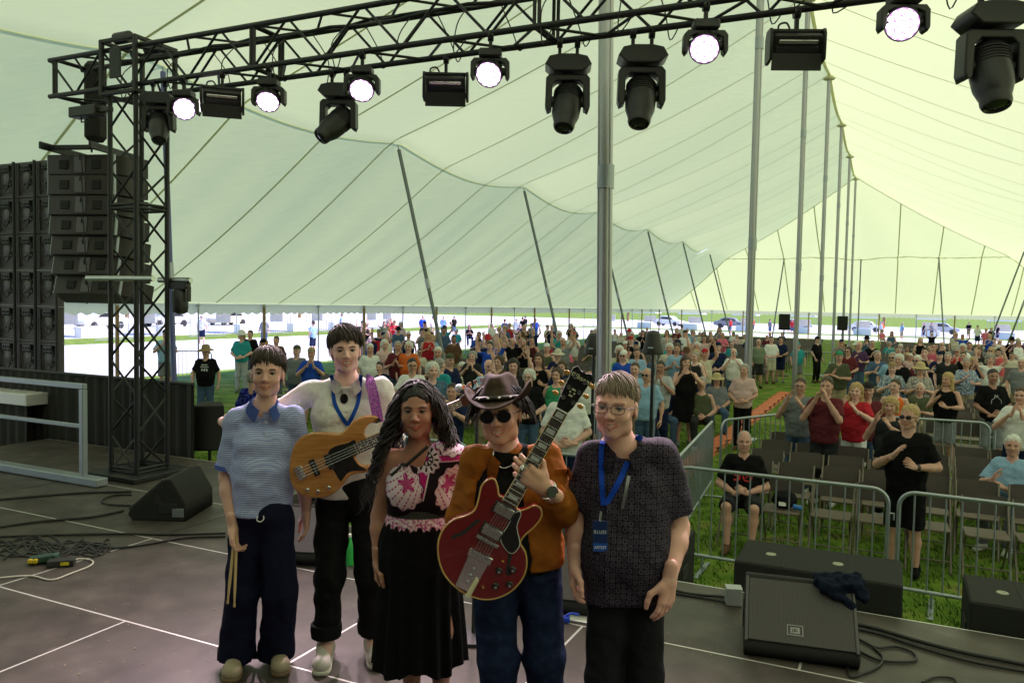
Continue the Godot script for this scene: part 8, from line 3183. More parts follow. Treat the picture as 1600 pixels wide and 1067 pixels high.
func red_guitar(o: Pose) -> void:
	var dist := o.range_ - 0.245
	var mpp := dist / FOCAL
	var ax := 765.0
	var ay := 840.0
	var t := thing("electric_guitar", "cherry red semi-hollow guitar with cream binding and black pickguard", "guitar", facing(ax, ay, dist))
	var S := 2.668
	var P := func(x, y): return Vector2((x / S + 680.0 - ax) * mpp, (ay - (y / S + 560.0)) * mpp)
	var ring := [[240, 495], [214, 500], [190, 526], [178, 580], [163, 626], [128, 650], [76, 668], [36, 706], [15, 762], [18, 830], [42, 896], [88, 948], [142, 982], [202, 1000], [262, 994], [320, 964], [364, 914], [382, 858], [376, 800], [354, 762], [370, 730], [410, 692], [438, 652], [436, 616], [410, 604], [372, 620], [346, 624], [326, 606], [285, 574], [262, 562], [254, 522]]
	var body := photo_ring(ring, S, 680, 560, ax, ay, mpp, 4)
	var red := mat(lin(0.16, 0.006, 0.008), 0.12, 0, 0.5)
	red.clearcoat_enabled = true
	red.clearcoat = 0.8
	red.clearcoat_roughness = 0.05
	var m := MB.new()
	prism(m, body, -0.024, 0.022, Transform3D(), 0.004)
	obj("body", m, red, t)
	m = MB.new()
	var edge := []
	for p in body:
		edge.append(Vector3(p.x, p.y, 0.0205))
	edge.append(edge[0])
	tube(m, edge, 0.0032, 6, false)
	obj("binding", m, mat(lin(0.55, 0.33, 0.10), 0.4), t)
	var guard := photo_ring([[346, 626], [354, 640], [338, 690], [352, 758], [340, 788], [322, 802], [300, 792], [272, 742], [300, 690], [326, 640]], S, 680, 560, ax, ay, mpp, 3)
	m = MB.new()
	prism(m, guard, 0.026, 0.0285, Transform3D(), 0.0008)
	var pg := obj("pickguard", m, M.black_gloss, t)
	m = MB.new()
	edge = []
	for p in guard:
		edge.append(Vector3(p.x, p.y, 0.027))
	edge.append(edge[0])
	tube(m, edge, 0.0017, 5, false)
	obj("pickguard_edge", m, M.white, pg)
	for hole in [[[68, 742], [78, 728], [100, 722], [130, 700], [150, 682], [172, 664], [186, 668], [176, 680], [158, 692], [138, 714], [112, 732], [90, 740], [78, 748]], [[302, 806], [318, 808], [320, 822], [312, 850], [312, 876], [318, 892], [306, 898], [297, 886], [300, 850], [304, 826]]]:
		m = MB.new()
		prism(m, photo_ring(hole, S, 680, 560, ax, ay, mpp, 3), 0.0212, 0.0228)
		obj("sound_hole", m, M.black_matt, t)
	var a: Vector2 = P.call(305, 595)
	var nut: Vector2 = P.call(514, 206)
	var d := (nut - a).normalized()
	var n := Vector2(-d.y, d.x)
	fretted_neck(t, a, nut, 0.056, 0.043, 0.030, 20, 0.63, mat(lin(0.028, 0.014, 0.01), 0.35), mat(lin(0.12, 0.01, 0.01), 0.2), mat(lin(0.6, 0.6, 0.6), 0.25), true)
	m = MB.new()
	for s in [-1.0, 1.0]:
		rod(m, Vector3(a.x + n.x * 0.028 * s, a.y + n.y * 0.028 * s, 0.034), Vector3(nut.x + n.x * 0.0215 * s, nut.y + n.y * 0.0215 * s, 0.034), 0.0022, 6)
	obj("neck_binding", m, mat(lin(0.62, 0.5, 0.3), 0.4), t)
	m = MB.new()
	prism(m, PackedVector2Array([nut + n * 0.0215, nut + d * 0.03 + n * 0.030, nut + d * 0.10 + n * 0.036, nut + d * 0.155 + n * 0.041, nut + d * 0.168 + n * 0.030, nut + d * 0.158 + n * 0.008, nut + d * 0.164, nut + d * 0.158 - n * 0.008, nut + d * 0.168 - n * 0.030, nut + d * 0.155 - n * 0.041, nut + d * 0.10 - n * 0.036, nut + d * 0.03 - n * 0.030, nut - n * 0.0215]), 0.016, 0.031, Transform3D(), 0.0015)
	var hs := obj("headstock", m, M.black_gloss, t)
	obj("nut", slab_at(nut, d, 0.005, 0.043, 0.030, 0.039), M.white, hs)
	var gold := mat(lin(0.55, 0.30, 0.08), 0.3, 0.4)
	for s in [-1.0, 1.0]:
		for k in 3:
			var c: Vector2 = nut + d * (0.045 + 0.042 * k) + n * 0.021 * s
			m = MB.new()
			rod(m, Vector3(c.x, c.y, 0.03), Vector3(c.x, c.y, 0.044), 0.0045, 10)
			lathe(m, [Vector2(0.009, 0), Vector2(0.008, 0.003), Vector2(0.004, 0.0035)], 12, Transform3D(Basis(Vector3.RIGHT, PI / 2), Vector3(c.x, c.y, 0.031)))
			obj("tuner_post", m, M.chrome, hs)
			var e: Vector2 = c + n * s * 0.030
			m = MB.new()
			var ov := PackedVector2Array()
			for q in 12:
				ov.append(e + n * cos(TAU * q / 12.0) * 0.0125 + d * sin(TAU * q / 12.0) * 0.0085)
			prism(m, ov, 0.019, 0.027, Transform3D(), 0.002)
			obj("tuner_button", m, gold, hs)
	var mark := mat(lin(0.5, 0.48, 0.35), 0.4)
	var wb := Basis(Vector3.BACK, d.angle() - PI / 2 - 0.02)
	letters("Gibson", 0.022, mark, hs, Transform3D(wb, Vector3(nut.x + d.x * 0.135, nut.y + d.y * 0.135, 0.0322)), "lettering")
	m = MB.new()
	var cc: Vector2 = nut + d * 0.075
	for s in [-1.0, 1.0]:      # the crown-shaped inlay
		for k in 3:
			var q: Vector2 = cc + d * (0.012 * (k - 1)) + n * s * (0.004 + 0.004 * (k % 2))
			rod(m, Vector3(q.x, q.y, 0.0305), Vector3(q.x, q.y, 0.0322), 0.0042, 8)
	obj("crown_inlay", m, mark, hs)
	for q in [[284, 624], [235, 713]]:
		var c: Vector2 = P.call(q[0], q[1])
		obj("pickup_ring", slab_at(c, d, 0.043, 0.083, 0.0215, 0.029, 0.002), M.black, t)
		var pk := obj("pickup", slab_at(c, d, 0.036, 0.069, 0.026, 0.036, 0.002), M.chrome, t)
		for k in 6:
			var e := c + d * 0.010 + n * (0.0105 * (k - 2.5))
			m = MB.new()
			rod(m, Vector3(e.x, e.y, 0.0355), Vector3(e.x, e.y, 0.037), 0.0022, 6)
			obj("pole_screw", m, M.galv, pk)
	var br: Vector2 = P.call(218, 750)
	obj("bridge", slab_at(br, d, 0.014, 0.088, 0.024, 0.040, 0.002), M.chrome, t)
	for k in 6:
		obj("saddle", slab_at(br + n * (0.0105 * (k - 2.5)), d, 0.009, 0.006, 0.039, 0.0425), M.galv, t)
	# long vibrato tailpiece with its arm
	var ta: Vector2 = P.call(186, 822)
	var tb: Vector2 = P.call(122, 958)
	m = MB.new()
	var dd := (tb - ta).normalized()
	var tn := Vector2(-dd.y, dd.x)
	prism(m, PackedVector2Array([ta + tn * 0.040, tb + tn * 0.033, tb - tn * 0.033, ta - tn * 0.040]), 0.0215, 0.026, Transform3D(), 0.001)
	var tp := obj("tailpiece", m, M.chrome, t)
	obj("tail_bar", slab_at(ta - dd * 0.006, dd, 0.030, 0.090, 0.026, 0.040, 0.004), M.chrome, tp)
	for k in 6:
		obj("string_post", slab_at(ta - dd * 0.012 + tn * (0.0115 * (k - 2.5)), dd, 0.010, 0.005, 0.039, 0.044), M.galv, tp)
	for k in 3:
		var c := ta.lerp(tb, 0.35 + 0.2 * k)
		m = MB.new()
		lathe(m, [Vector2(0.006, 0), Vector2(0.004, 0.003), Vector2(0, 0.004)], 8, Transform3D(Basis(Vector3.RIGHT, PI / 2), Vector3(c.x, c.y, 0.026)))
		obj("boss", m, M.galv, tp)
	m = MB.new()
	var s1: Vector2 = P.call(178, 912)
	var s2: Vector2 = P.call(140, 982)
	tube(m, [Vector3(s1.x, s1.y, 0.036), Vector3(s2.x, s2.y, 0.038)], [0.008, 0.010], 10, true)
	obj("vibrato_arm_tip", m, mat(lin(0.62, 0.55, 0.38), 0.4), tp)
	for q in [[268, 878], [325, 872], [255, 942], [313, 935]]:
		var c: Vector2 = P.call(q[0], q[1])
		m = MB.new()
		lathe(m, [Vector2(0.0135, 0.0), Vector2(0.0125, 0.006), Vector2(0.009, 0.008), Vector2(0.0085, 0.016), Vector2(0.0, 0.0165)], 16, Transform3D(Basis(Vector3.RIGHT, PI / 2), Vector3(c.x, c.y, 0.022)))
		var kb := obj("knob", m, M.black_gloss, t)
		m = MB.new()
		rod(m, Vector3(c.x, c.y, 0.038), Vector3(c.x, c.y, 0.0392), 0.0055, 10)
		obj("knob_cap", m, M.chrome, kb)
	for q in [[280, 836], [200, 946]]:
		var c: Vector2 = P.call(q[0], q[1])
		m = MB.new()
		rod(m, Vector3(c.x, c.y, 0.022), Vector3(c.x + 0.004, c.y + 0.004, 0.040), 0.0035, 8)
		obj("switch", m, gold, t)
	strings(t, ta, br, 0.066, 0.062, 6, 0.041, 0.0435, 0.0008)
	strings(t, br, nut, 0.062, 0.036, 6, 0.0435, 0.0395, 0.0008)

# ---------------------------------------------------------------- monitors, subwoofers, stands, cables
func wedge(p: Vector3, yaw: float, label: String, logo: bool) -> Node3D:
	# local +z is where the baffle looks; the cabinet lies on the deck
	var t := thing("stage_monitor", label, "stage monitor", place(p, yaw), "wedge monitors")
	var side := PackedVector2Array([Vector2(-0.25, 0.0), Vector2(0.21, 0.0), Vector2(0.25, 0.05), Vector2(0.235, 0.09), Vector2(-0.07, 0.36), Vector2(-0.13, 0.36), Vector2(-0.25, 0.16)])
	var w := 0.30
	var m := MB.new()
	prism(m, side, -w, w, Transform3D(Basis(Vector3.UP, -PI / 2), Vector3.ZERO), 0.012)
	obj("cabinet", m, M.cab, t)
	var a := Vector3(0, 0.095, 0.237)
	var b := Vector3(0, 0.352, -0.055)
	var up := (b - a).normalized()
	var nrm := up.cross(Vector3.LEFT).normalized()
	if nrm.z < 0.0:
		nrm = -nrm
	var bs := Basis(Vector3.RIGHT, up, nrm)
	m = MB.new()
	box(m, (a + b) * 0.5 + nrm * 0.004, Vector3(0.555, a.distance_to(b) - 0.01, 0.010), bs, 0.003)
	obj("grille", m, M.grille, t)
	for s in [-1.0, 1.0]:
		m = MB.new()
		box(m, (a + b) * 0.5 + Vector3(s * 0.286, 0, 0) + nrm * 0.004, Vector3(0.016, a.distance_to(b) + 0.01, 0.016), bs, 0.003)
		obj("grille_rail", m, M.cab_rail, t)
		m = MB.new()
		box(m, Vector3(s * 0.3005, 0.11, -0.10), Vector3(0.012, 0.09, 0.16), Basis(), 0.004)
		obj("side_handle", m, M.black_matt, t)
		m = MB.new()
		prism(m, PackedVector2Array([Vector2(0.03, 0.15), Vector2(0.0, 0.24), Vector2(-0.07, 0.15)]), s * 0.302 - 0.004, s * 0.302 + 0.004, Transform3D(Basis(Vector3.UP, -PI / 2), Vector3.ZERO).translated(Vector3.ZERO))
		obj("side_recess", m, M.black_matt, t)
	m = MB.new()
	box(m, Vector3(0.304, 0.075, -0.19), Vector3(0.006, 0.075, 0.10), Basis(), 0.002)
	obj("jack_plate", m, M.galv, t)
	if logo:
		var c := a.lerp(b, 0.22) + nrm * 0.0105
		var lb := Transform3D(bs, c + Vector3(-0.03, 0, 0))
		m = MB.new()
		for s in [-1.0, 1.0]:
			box(m, Vector3(s * 0.040, 0, 0), Vector3(0.005, 0.062, 0.004))
			box(m, Vector3(0, s * 0.0285, 0), Vector3(0.075, 0.005, 0.004))
		box(m, Vector3(0, 0, -0.0005), Vector3(0.05, 0.036, 0.003))
		var bd := obj("emblem", m, mat(lin(0.25, 0.24, 0.25), 0.4, 0.4), t, lb)
		letters("JBL", 0.022, mat(lin(0.02, 0.02, 0.02), 0.5), bd, place(Vector3(0, 0, 0.002)), "lettering")
	return t

func subwoofer(x0: float, x1: float, z0: float, z1: float, top: float, label: String) -> void:
	var c := Vector3((x0 + x1) * 0.5, 0, (z0 + z1) * 0.5)
	var t := thing("subwoofer", label, "subwoofer", place(c), "ground subwoofers")
	var w := absf(x1 - x0)
	var d := absf(z1 - z0)
	var m := MB.new()
	box(m, Vector3(0, top * 0.5, 0), Vector3(w, top, d), Basis(), 0.012)
	obj("cabinet", m, M.cab, t)
	for k in [-0.3, 0.12]:
		m = MB.new()
		lathe(m, [Vector2(0.0, 0.001), Vector2(0.014, 0.001), Vector2(0.016, 0.004), Vector2(0.034, 0.004), Vector2(0.036, 0.0)], 18, Transform3D(Basis(), Vector3(k * w, top, 0.02)))
		obj("pole_socket", m, mat(lin(0.30, 0.30, 0.22), 0.5), t)
	for s in [-1.0, 1.0]:
		m = MB.new()
		box(m, Vector3(s * (w * 0.5 + 0.001), top - 0.25, 0), Vector3(0.012, 0.10, 0.2), Basis(), 0.004)
		obj("handle", m, M.black_matt, t)
		m = MB.new()
		box(m, Vector3(s * 0.2 * w, top + 0.0015, 0), Vector3(0.006, 0.003, d - 0.03))
		obj("panel_groove", m, M.black_matt, t)
	m = MB.new()
	box(m, Vector3(0, top * 0.5, d * 0.5 + 0.002), Vector3(w * 0.35, 0.03, 0.012), Basis(), 0.003)
	obj("jack_plate", m, M.black_gloss, t)

func deck_cable(pts: Array, r: float, label: String, mm: Material = null, called := "cable") -> void:
	# points on the deck as seen in the photograph
	var w := []
	for p in pts:
		w.append(on_height(p[0], p[1], STAGE_Y + r + 0.002))
	var m := MB.new()
	tube(m, smooth_path(w, 7), r, 6)
	tag(obj(called, m, mm if mm else M.rubber), label, "cable", "cables on the deck")

func gear() -> void:
	M.cab = tri_map(mat(Color.WHITE, 0.75, 0, 0.22), noise_tex(256, 0.05, [[0.0, lin(0.020, 0.020, 0.020)], [1.0, lin(0.034, 0.034, 0.033)]], 121, 3), 0.2)
	M.cab_rail = mat(lin(0.06, 0.055, 0.06), 0.4)
	var im := Image.create(32, 32, false, Image.FORMAT_RGBA8)
	im.fill(lin(0.075, 0.065, 0.066))
	for k in 4:
		im.fill_rect(Rect2i(k * 8, 0, 5, 5), lin(0.012, 0.011, 0.012)); im.fill_rect(Rect2i(k * 8, 8, 5, 5), lin(0.012, 0.011, 0.012))
		im.fill_rect(Rect2i(k * 8, 16, 5, 5), lin(0.012, 0.011, 0.012)); im.fill_rect(Rect2i(k * 8, 24, 5, 5), lin(0.012, 0.011, 0.012))
	M.grille = tri_map(mat(Color.WHITE, 0.6), ImageTexture.create_from_image(im), 0.028)
	var p := on_height(1247, 1010, STAGE_Y)
	var mon := wedge(p, 0.16, "dark wedge monitor with an emblem and a cloth on its corner", true)
	p = on_height(268, 800, STAGE_Y)
	wedge(p, -1.15, "dark wedge monitor turned sideways before the truss tower", false)
	p = on_height(470, 868, STAGE_Y)
	wedge(p, 0.35, "dark wedge monitor half hidden behind the bassist's legs", false)
	p = on_height(878, 940, STAGE_Y)
	wedge(p, 0.25, "dark wedge monitor half hidden behind the cowboy hat man", false)
	# a dark cloth cap lying over the corner
	var cp := mon.transform * Vector3(0.22, 0.355, -0.08)
	var f := garment(0.02, Vector3(16, 16, 16))
	f.ell(Vector3(0, 0.02, 0), Vector3(0.12, 0.028, 0.09), 0.04)
	f.cap(Vector3(-0.09, 0.0, 0.07), Vector3(0.05, -0.07, 0.12), 0.035, 0.02, 0.05)
	f.cap(Vector3(0.06, 0.01, 0.02), Vector3(0.13, -0.05, 0.06), 0.04, 0.025, 0.05)
	f.cap(Vector3(-0.1, 0.02, 0.0), Vector3(0.08, 0.025, -0.02), 0.04, 0.045, 0.04)
	var m := MB.new()
	net(f, 0.012, m)
	tag(obj("folded_cloth", m, cloth(lin(0.008, 0.012, 0.026)), null, place(cp, 0.2)), "crumpled navy cloth draped over the wedge monitor's corner", "cloth")
	var st := on_height(1180, 866, 0.0)
	subwoofer(-0.92, 0.14, -6.2, -5.62, 1.0, "long black subwoofer on the grass behind the emblem monitor")
	subwoofer(-2.45, -1.36, -6.4, -5.72, 0.96, "black subwoofer on the grass behind the lanyard man")
	var sx := on_depth(1519, 900, -5.62).x
	subwoofer(sx, sx + 1.0, -6.2, -5.62, 0.97, "black subwoofer with pale socket beyond the long one")
	# grey junction box and cables by the monitor
	p = on_height(1146, 944, STAGE_Y)
	var t := thing("junction_box", "small grey plastic junction box at the stage edge", "box", place(p, 0.3))
	m = MB.new()
	box(m, Vector3(0, 0.055, 0), Vector3(0.10, 0.11, 0.09), Basis(), 0.006)
	obj("case", m, mat(lin(0.30, 0.31, 0.33), 0.5), t)
	m = MB.new()
	box(m, Vector3(0, 0.112, 0), Vector3(0.104, 0.008, 0.094), Basis(), 0.003)
	obj("lid", m, mat(lin(0.36, 0.37, 0.39), 0.5), t)
	deck_cable([[1040, 918], [1070, 926], [1100, 930], [1128, 932], [1136, 935]], 0.010, "black cable running along the edge to the grey box")
	deck_cable([[1048, 926], [1085, 932], [1120, 938], [1136, 941]], 0.008, "second black cable running to the grey box")
	deck_cable([[1322, 972], [1370, 982], [1430, 1000], [1500, 1018], [1570, 1032], [1640, 1046]], 0.013, "thick black cable along the stage edge beside the monitor")
	deck_cable([[1328, 980], [1380, 992], [1440, 1012], [1520, 1034], [1620, 1052]], 0.009, "thin black cable beside the thick edge cable")
	deck_cable([[1332, 992], [1355, 1005], [1372, 1012], [1400, 1010], [1428, 1020], [1430, 1032], [1400, 1034], [1370, 1030], [1340, 1016], [1326, 1008]], 0.0075, "black looped cable with a red plug beside the monitor")
	deck_cable([[1366, 1012], [1380, 1026], [1374, 1040], [1350, 1052], [1328, 1056], [1324, 1030], [1322, 1010]], 0.007, "black cable loop behind the emblem monitor")
	m = MB.new()
	var q := on_height(1330, 992, STAGE_Y + 0.02)
	rod(m, q, q + Vector3(0.035, 0.0, 0.01), 0.013, 10)
	tag(obj("red_plug", m, mat(lin(0.6, 0.03, 0.02), 0.5)), "bright red cable plug beside the monitor", "plug")
	deck_cable([[1442, 1066], [1462, 1058], [1490, 1060], [1500, 1075]], 0.006, "dark cable end curling at the deck's near edge")
	# left side: long cables, heap and power strip
	deck_cable([[-20, 782], [60, 775], [130, 770], [205, 768]], 0.011, "black cable running straight to the sideways wedge")
	deck_cable([[-20, 826], [60, 815], [140, 808], [192, 798]], 0.011, "black cable passing below the sideways wedge")
	deck_cable([[-20, 839], [80, 836], [180, 834], [270, 835], [352, 833]], 0.009, "black cable crossing towards the striped polo man")
	deck_cable([[130, 846], [175, 856], [230, 850], [290, 840], [352, 838]], 0.009, "black cable sagging across the pale seam")
	deck_cable([[205, 790], [170, 788], [158, 782], [175, 774], [205, 773]], 0.009, "black cable loop beside the sideways wedge")
	deck_cable([[-20, 905], [20, 901], [50, 900], [80, 906], [110, 896], [140, 884], [143, 876], [125, 873], [112, 876]], 0.006, "white cable curling round the power strip", mat(lin(0.6, 0.55, 0.5), 0.6))
	for k in 14:
		var cx := 20.0 + 9.0 * k
		var pts := []
		for i in 6:
			pts.append([clampf(cx - 70.0 + 30.0 * i + rng.randf_range(-12, 12), -20.0, 170.0), 848.0 + rng.randf_range(-12, 22) + 2.0 * (k % 4)])
		deck_cable(pts, 0.006, "tangled black cable in the heap beside the power strip")
	p = on_height(95, 884, STAGE_Y)
	t = thing("power_strip", "black power box with yellow label among tangled cables", "power strip", place(p, 0.75))
	m = MB.new()
	box(m, Vector3(0, 0.025, 0), Vector3(0.17, 0.05, 0.085), Basis(), 0.006)
	obj("case", m, M.black, t)
	m = MB.new()
	box(m, Vector3(0.03, 0.026, 0.044), Vector3(0.055, 0.022, 0.003))
	obj("yellow_label", m, mat(lin(0.6, 0.5, 0.02), 0.5), t)
	p = on_height(68, 880, STAGE_Y)
	t = thing("adapter_block", "dark green adapter with yellow plugs on the cable heap", "adapter", place(p, 0.5))
	m = MB.new()
	box(m, Vector3(0, 0.035, 0), Vector3(0.2, 0.05, 0.07), Basis(Vector3.BACK, 0.15), 0.008)
	obj("case", m, mat(lin(0.03, 0.07, 0.055), 0.4), t)
	for k in 2:
		m = MB.new()
		box(m, Vector3(-0.07 + 0.035 * k, 0.03, 0.05), Vector3(0.028, 0.03, 0.03), Basis(), 0.004)
		obj("yellow_plug", m, mat(lin(0.6, 0.42, 0.02), 0.5), t)
	# loudspeaker on a stand out on the grass
	p = on_height(325, 752, 0.02)
	p = at_range(327, 665, 10.4)
	t = thing("loudspeaker_stand", "black stand with tripod legs on the grass beside the drape", "stand", place(Vector3(p.x, 0, p.z)))
	m = MB.new()
	rod(m, Vector3(0, 0.1, 0), Vector3(0, p.y - 0.32, 0), 0.02, 10)
	obj("pole", m, M.black, t)
	for k in 3:
		var a := TAU * k / 3.0 + 0.5
		m = MB.new()
		rod(m, Vector3(0, 0.45, 0), Vector3(cos(a) * 0.45, 0.01, sin(a) * 0.45), 0.012, 8)
		obj("leg", m, M.black, t)
	t = thing("loudspeaker", "black loudspeaker on the stand, its back to the stage", "loudspeaker", place(Vector3(p.x, p.y, p.z), 0.7))
	m = MB.new()
	prism(m, PackedVector2Array([Vector2(-0.20, 0.24), Vector2(0.20, 0.24), Vector2(0.13, -0.22), Vector2(-0.13, -0.22)]), -0.29, 0.29, Transform3D(Basis(Vector3.RIGHT, -PI / 2) * Basis(Vector3.BACK, PI), Vector3.ZERO), 0.015)
	obj("cabinet", m, M.cab, t)
	m = MB.new()
	box(m, Vector3(-0.02, -0.1, 0.222), Vector3(0.09, 0.12, 0.012), Basis(), 0.003)
	obj("jack_plate", m, M.galv, t)
	# dome-topped stands before the crowd
	for a in [[1021, 536, 9.3], [928, 538, 10.2]]:
		var c := at_range(a[0], a[1], a[2])
		t = thing("dome_stand", "black dome-topped unit on a pole beside the lanyard man's head" if a[0] > 1000 else "black dome-topped unit on a pole beside the tent pole", "stand", place(Vector3(c.x, 0, c.z)), "dome stands")
		m = MB.new()
		rod(m, Vector3(0, 0.02, 0), Vector3(0, c.y - 0.12, 0), 0.02, 10)
		obj("pole", m, M.black_gloss, t)
		m = MB.new()
		rod(m, Vector3(0.035, 0.02, 0), Vector3(0.035, c.y - 0.12, 0), 0.008, 8)
		obj("cable_tube", m, M.galv, t)
		m = MB.new()
		lathe(m, [Vector2(0, 0.15), Vector2(0.06, 0.14), Vector2(0.085, 0.10), Vector2(0.10, 0.0), Vector2(0.125, -0.10), Vector2(0.12, -0.13), Vector2(0, -0.13)], 24, place(Vector3(0, c.y, 0)))
		obj("dome", m, M.fixture, t)
		m = MB.new()
		box(m, Vector3(0.0, c.y - 0.05, 0.112), Vector3(0.06, 0.016, 0.006), Basis(Vector3.RIGHT, -0.24))
		obj("badge", m, M.galv, t)
		m = MB.new()
		lathe(m, [Vector2(0, 0.0), Vector2(0.24, 0.0), Vector2(0.24, 0.02), Vector2(0.03, 0.04), Vector2(0, 0.04)], 24)
		obj("foot_plate", m, M.black, t)
	# microphone on a stand behind the woman's shoulder
	var mp := at_range(722, 607, 4.55)
	t = thing("microphone_stand", "microphone with round silver grille on a thin black stand", "microphone", place(Vector3(mp.x, STAGE_Y, mp.z)))
	m = MB.new()
	var mh := mp.y - STAGE_Y
	rod(m, Vector3(0.10, 0.02, 0), Vector3(0.10, mh - 0.06, 0), 0.011, 8)
	obj("pole", m, M.black, t)
	m = MB.new()
	lathe(m, [Vector2(0, 0), Vector2(0.13, 0), Vector2(0.13, 0.02), Vector2(0.02, 0.035), Vector2(0, 0.035)], 20, place(Vector3(0.10, 0, 0)))
	obj("base", m, M.black, t)
	m = MB.new()
	tube(m, [Vector3(0.13, mh - 0.055, -0.02), Vector3(0.0, mh - 0.01, 0.01)], [0.011, 0.018], 12)
	obj("handle", m, M.black, t)
	m = MB.new()
	var prof := []
	for k in 9:
		prof.append(Vector2(sin(PI * k / 8.0) * 0.026, -cos(PI * k / 8.0) * 0.026))
	lathe(m, prof, 16, place(Vector3(-0.012, mh, 0.012)))
	obj("grille_ball", m, M.galv, t)
	# set list, blue tape, green bottle, scraps
	m = MB.new()
	var sl := [on_height(886, 968, STAGE_Y + 0.004), on_height(905, 938, STAGE_Y + 0.004), on_height(935, 945, STAGE_Y + 0.004), on_height(925, 975, STAGE_Y + 0.004)]
	m.face(sl, Vector3.UP)
	tag(obj("set_list", m, M.white), "white sheet of paper lying on the deck by a wedge", "paper")
	p = on_height(884, 972, STAGE_Y)
	t = thing("blue_clip", "bright blue clamp lying on the deck beside the paper", "clamp", place(p, 0.4))
	m = MB.new()
	box(m, Vector3(0, 0.018, 0), Vector3(0.05, 0.035, 0.04), Basis(), 0.006)
	obj("jaw", m, mat(lin(0.01, 0.05, 0.55), 0.5), t)
	m = MB.new()
	tube(m, smooth_path([Vector3(-0.01, 0.03, 0), Vector3(0.03, 0.05, -0.01), Vector3(0.08, 0.04, -0.02)], 4), 0.008, 8)
	obj("arm", m, mat(lin(0.01, 0.05, 0.55), 0.5), t)
	p = on_height(546, 882, STAGE_Y)
	t = thing("water_bottle", "green plastic bottle standing between the bassist's legs", "bottle", place(p))
	m = MB.new()
	lathe(m, [Vector2(0, 0), Vector2(0.033, 0.0), Vector2(0.034, 0.01), Vector2(0.034, 0.13), Vector2(0.03, 0.16), Vector2(0.014, 0.20), Vector2(0.013, 0.215), Vector2(0, 0.216)], 18)
	obj("flask", m, mat(lin(0.03, 0.42, 0.08), 0.15), t)
	m = MB.new()
	lathe(m, [Vector2(0.0155, 0.205), Vector2(0.0155, 0.225), Vector2(0, 0.226)], 14)
	obj("cap", m, M.white, t)
	var chips := MB.new()
	for i in 54:
		var px := rng.randf_range(10, 340) if i % 3 else rng.randf_range(1040, 1160)
		var py := rng.randf_range(860, 1060) if i % 3 else rng.randf_range(935, 1040)
		var c := on_height(px, py, STAGE_Y + 0.003)
		var s := rng.randf_range(0.0015, 0.005)
		box(chips, c, Vector3(s * rng.randf_range(0.8, 3.0), 0.003, s), Basis(Vector3.UP, rng.randf() * TAU))
	var ch := obj("scraps", chips, mat(lin(0.42, 0.32, 0.2), 0.8))
	ch.set_meta("kind", "stuff")
	tag(ch, "tiny pale scraps of paper and wood scattered over the deck", "litter")
	# a bag and a bottle on a chair, far loudspeakers on poles
	t = thing("dark_bag", "dark bag with white label on the chair beside the 50 shirt", "bag", place(Vector3(-1.03, 0.457, -9.62), 0.1))
	f = garment(0.02, Vector3(12, 12, 12))
	f.ell(Vector3(0, 0.10, 0), Vector3(0.14, 0.11, 0.11), 0.04)
	f.planes = [Plane(Vector3.DOWN, 0.0)]
	m = MB.new()
	net(f, 0.014, m)
	obj("sack", m, cloth(lin(0.012, 0.012, 0.016)), t)
	m = MB.new()
	box(m, Vector3(-0.02, 0.07, 0.118), Vector3(0.08, 0.045, 0.006), Basis(Vector3.RIGHT, -0.2))
	obj("label_patch", m, M.white, t)
	m = MB.new()
	tube(m, [Vector3(0.10, 0.05, 0.1), Vector3(0.2, 0.04, 0.12)], 0.03, 10)
	obj("blue_strap_roll", m, mat(lin(0.02, 0.16, 0.5), 0.5), t)
	for a in [[1226, 503, 33.0], [1317, 505, 37.0]]:
		var c := at_range(a[0], a[1], a[2])
		t = thing("delay_loudspeaker", "far dark loudspeaker on a pole beside the third tent pole" if a[0] < 1300 else "far dark loudspeaker on a stand before the last tent poles", "loudspeaker", place(Vector3(c.x, 0, c.z)), "delay loudspeakers")
		m = MB.new()
		box(m, Vector3(0, c.y, 0), Vector3(0.42, 0.66, 0.4), Basis(Vector3.UP, 0.2), 0.02)
		obj("cabinet", m, M.cab, t)
		m = MB.new()
		rod(m, Vector3(0, 0, 0), Vector3(0, c.y - 0.3, 0), 0.025, 8)
		obj("pole", m, M.black, t)
		m = MB.new()
		box(m, Vector3(0, 0.02, 0), Vector3(0.5, 0.04, 0.5), Basis(), 0.004)
		obj("base", m, M.black, t)

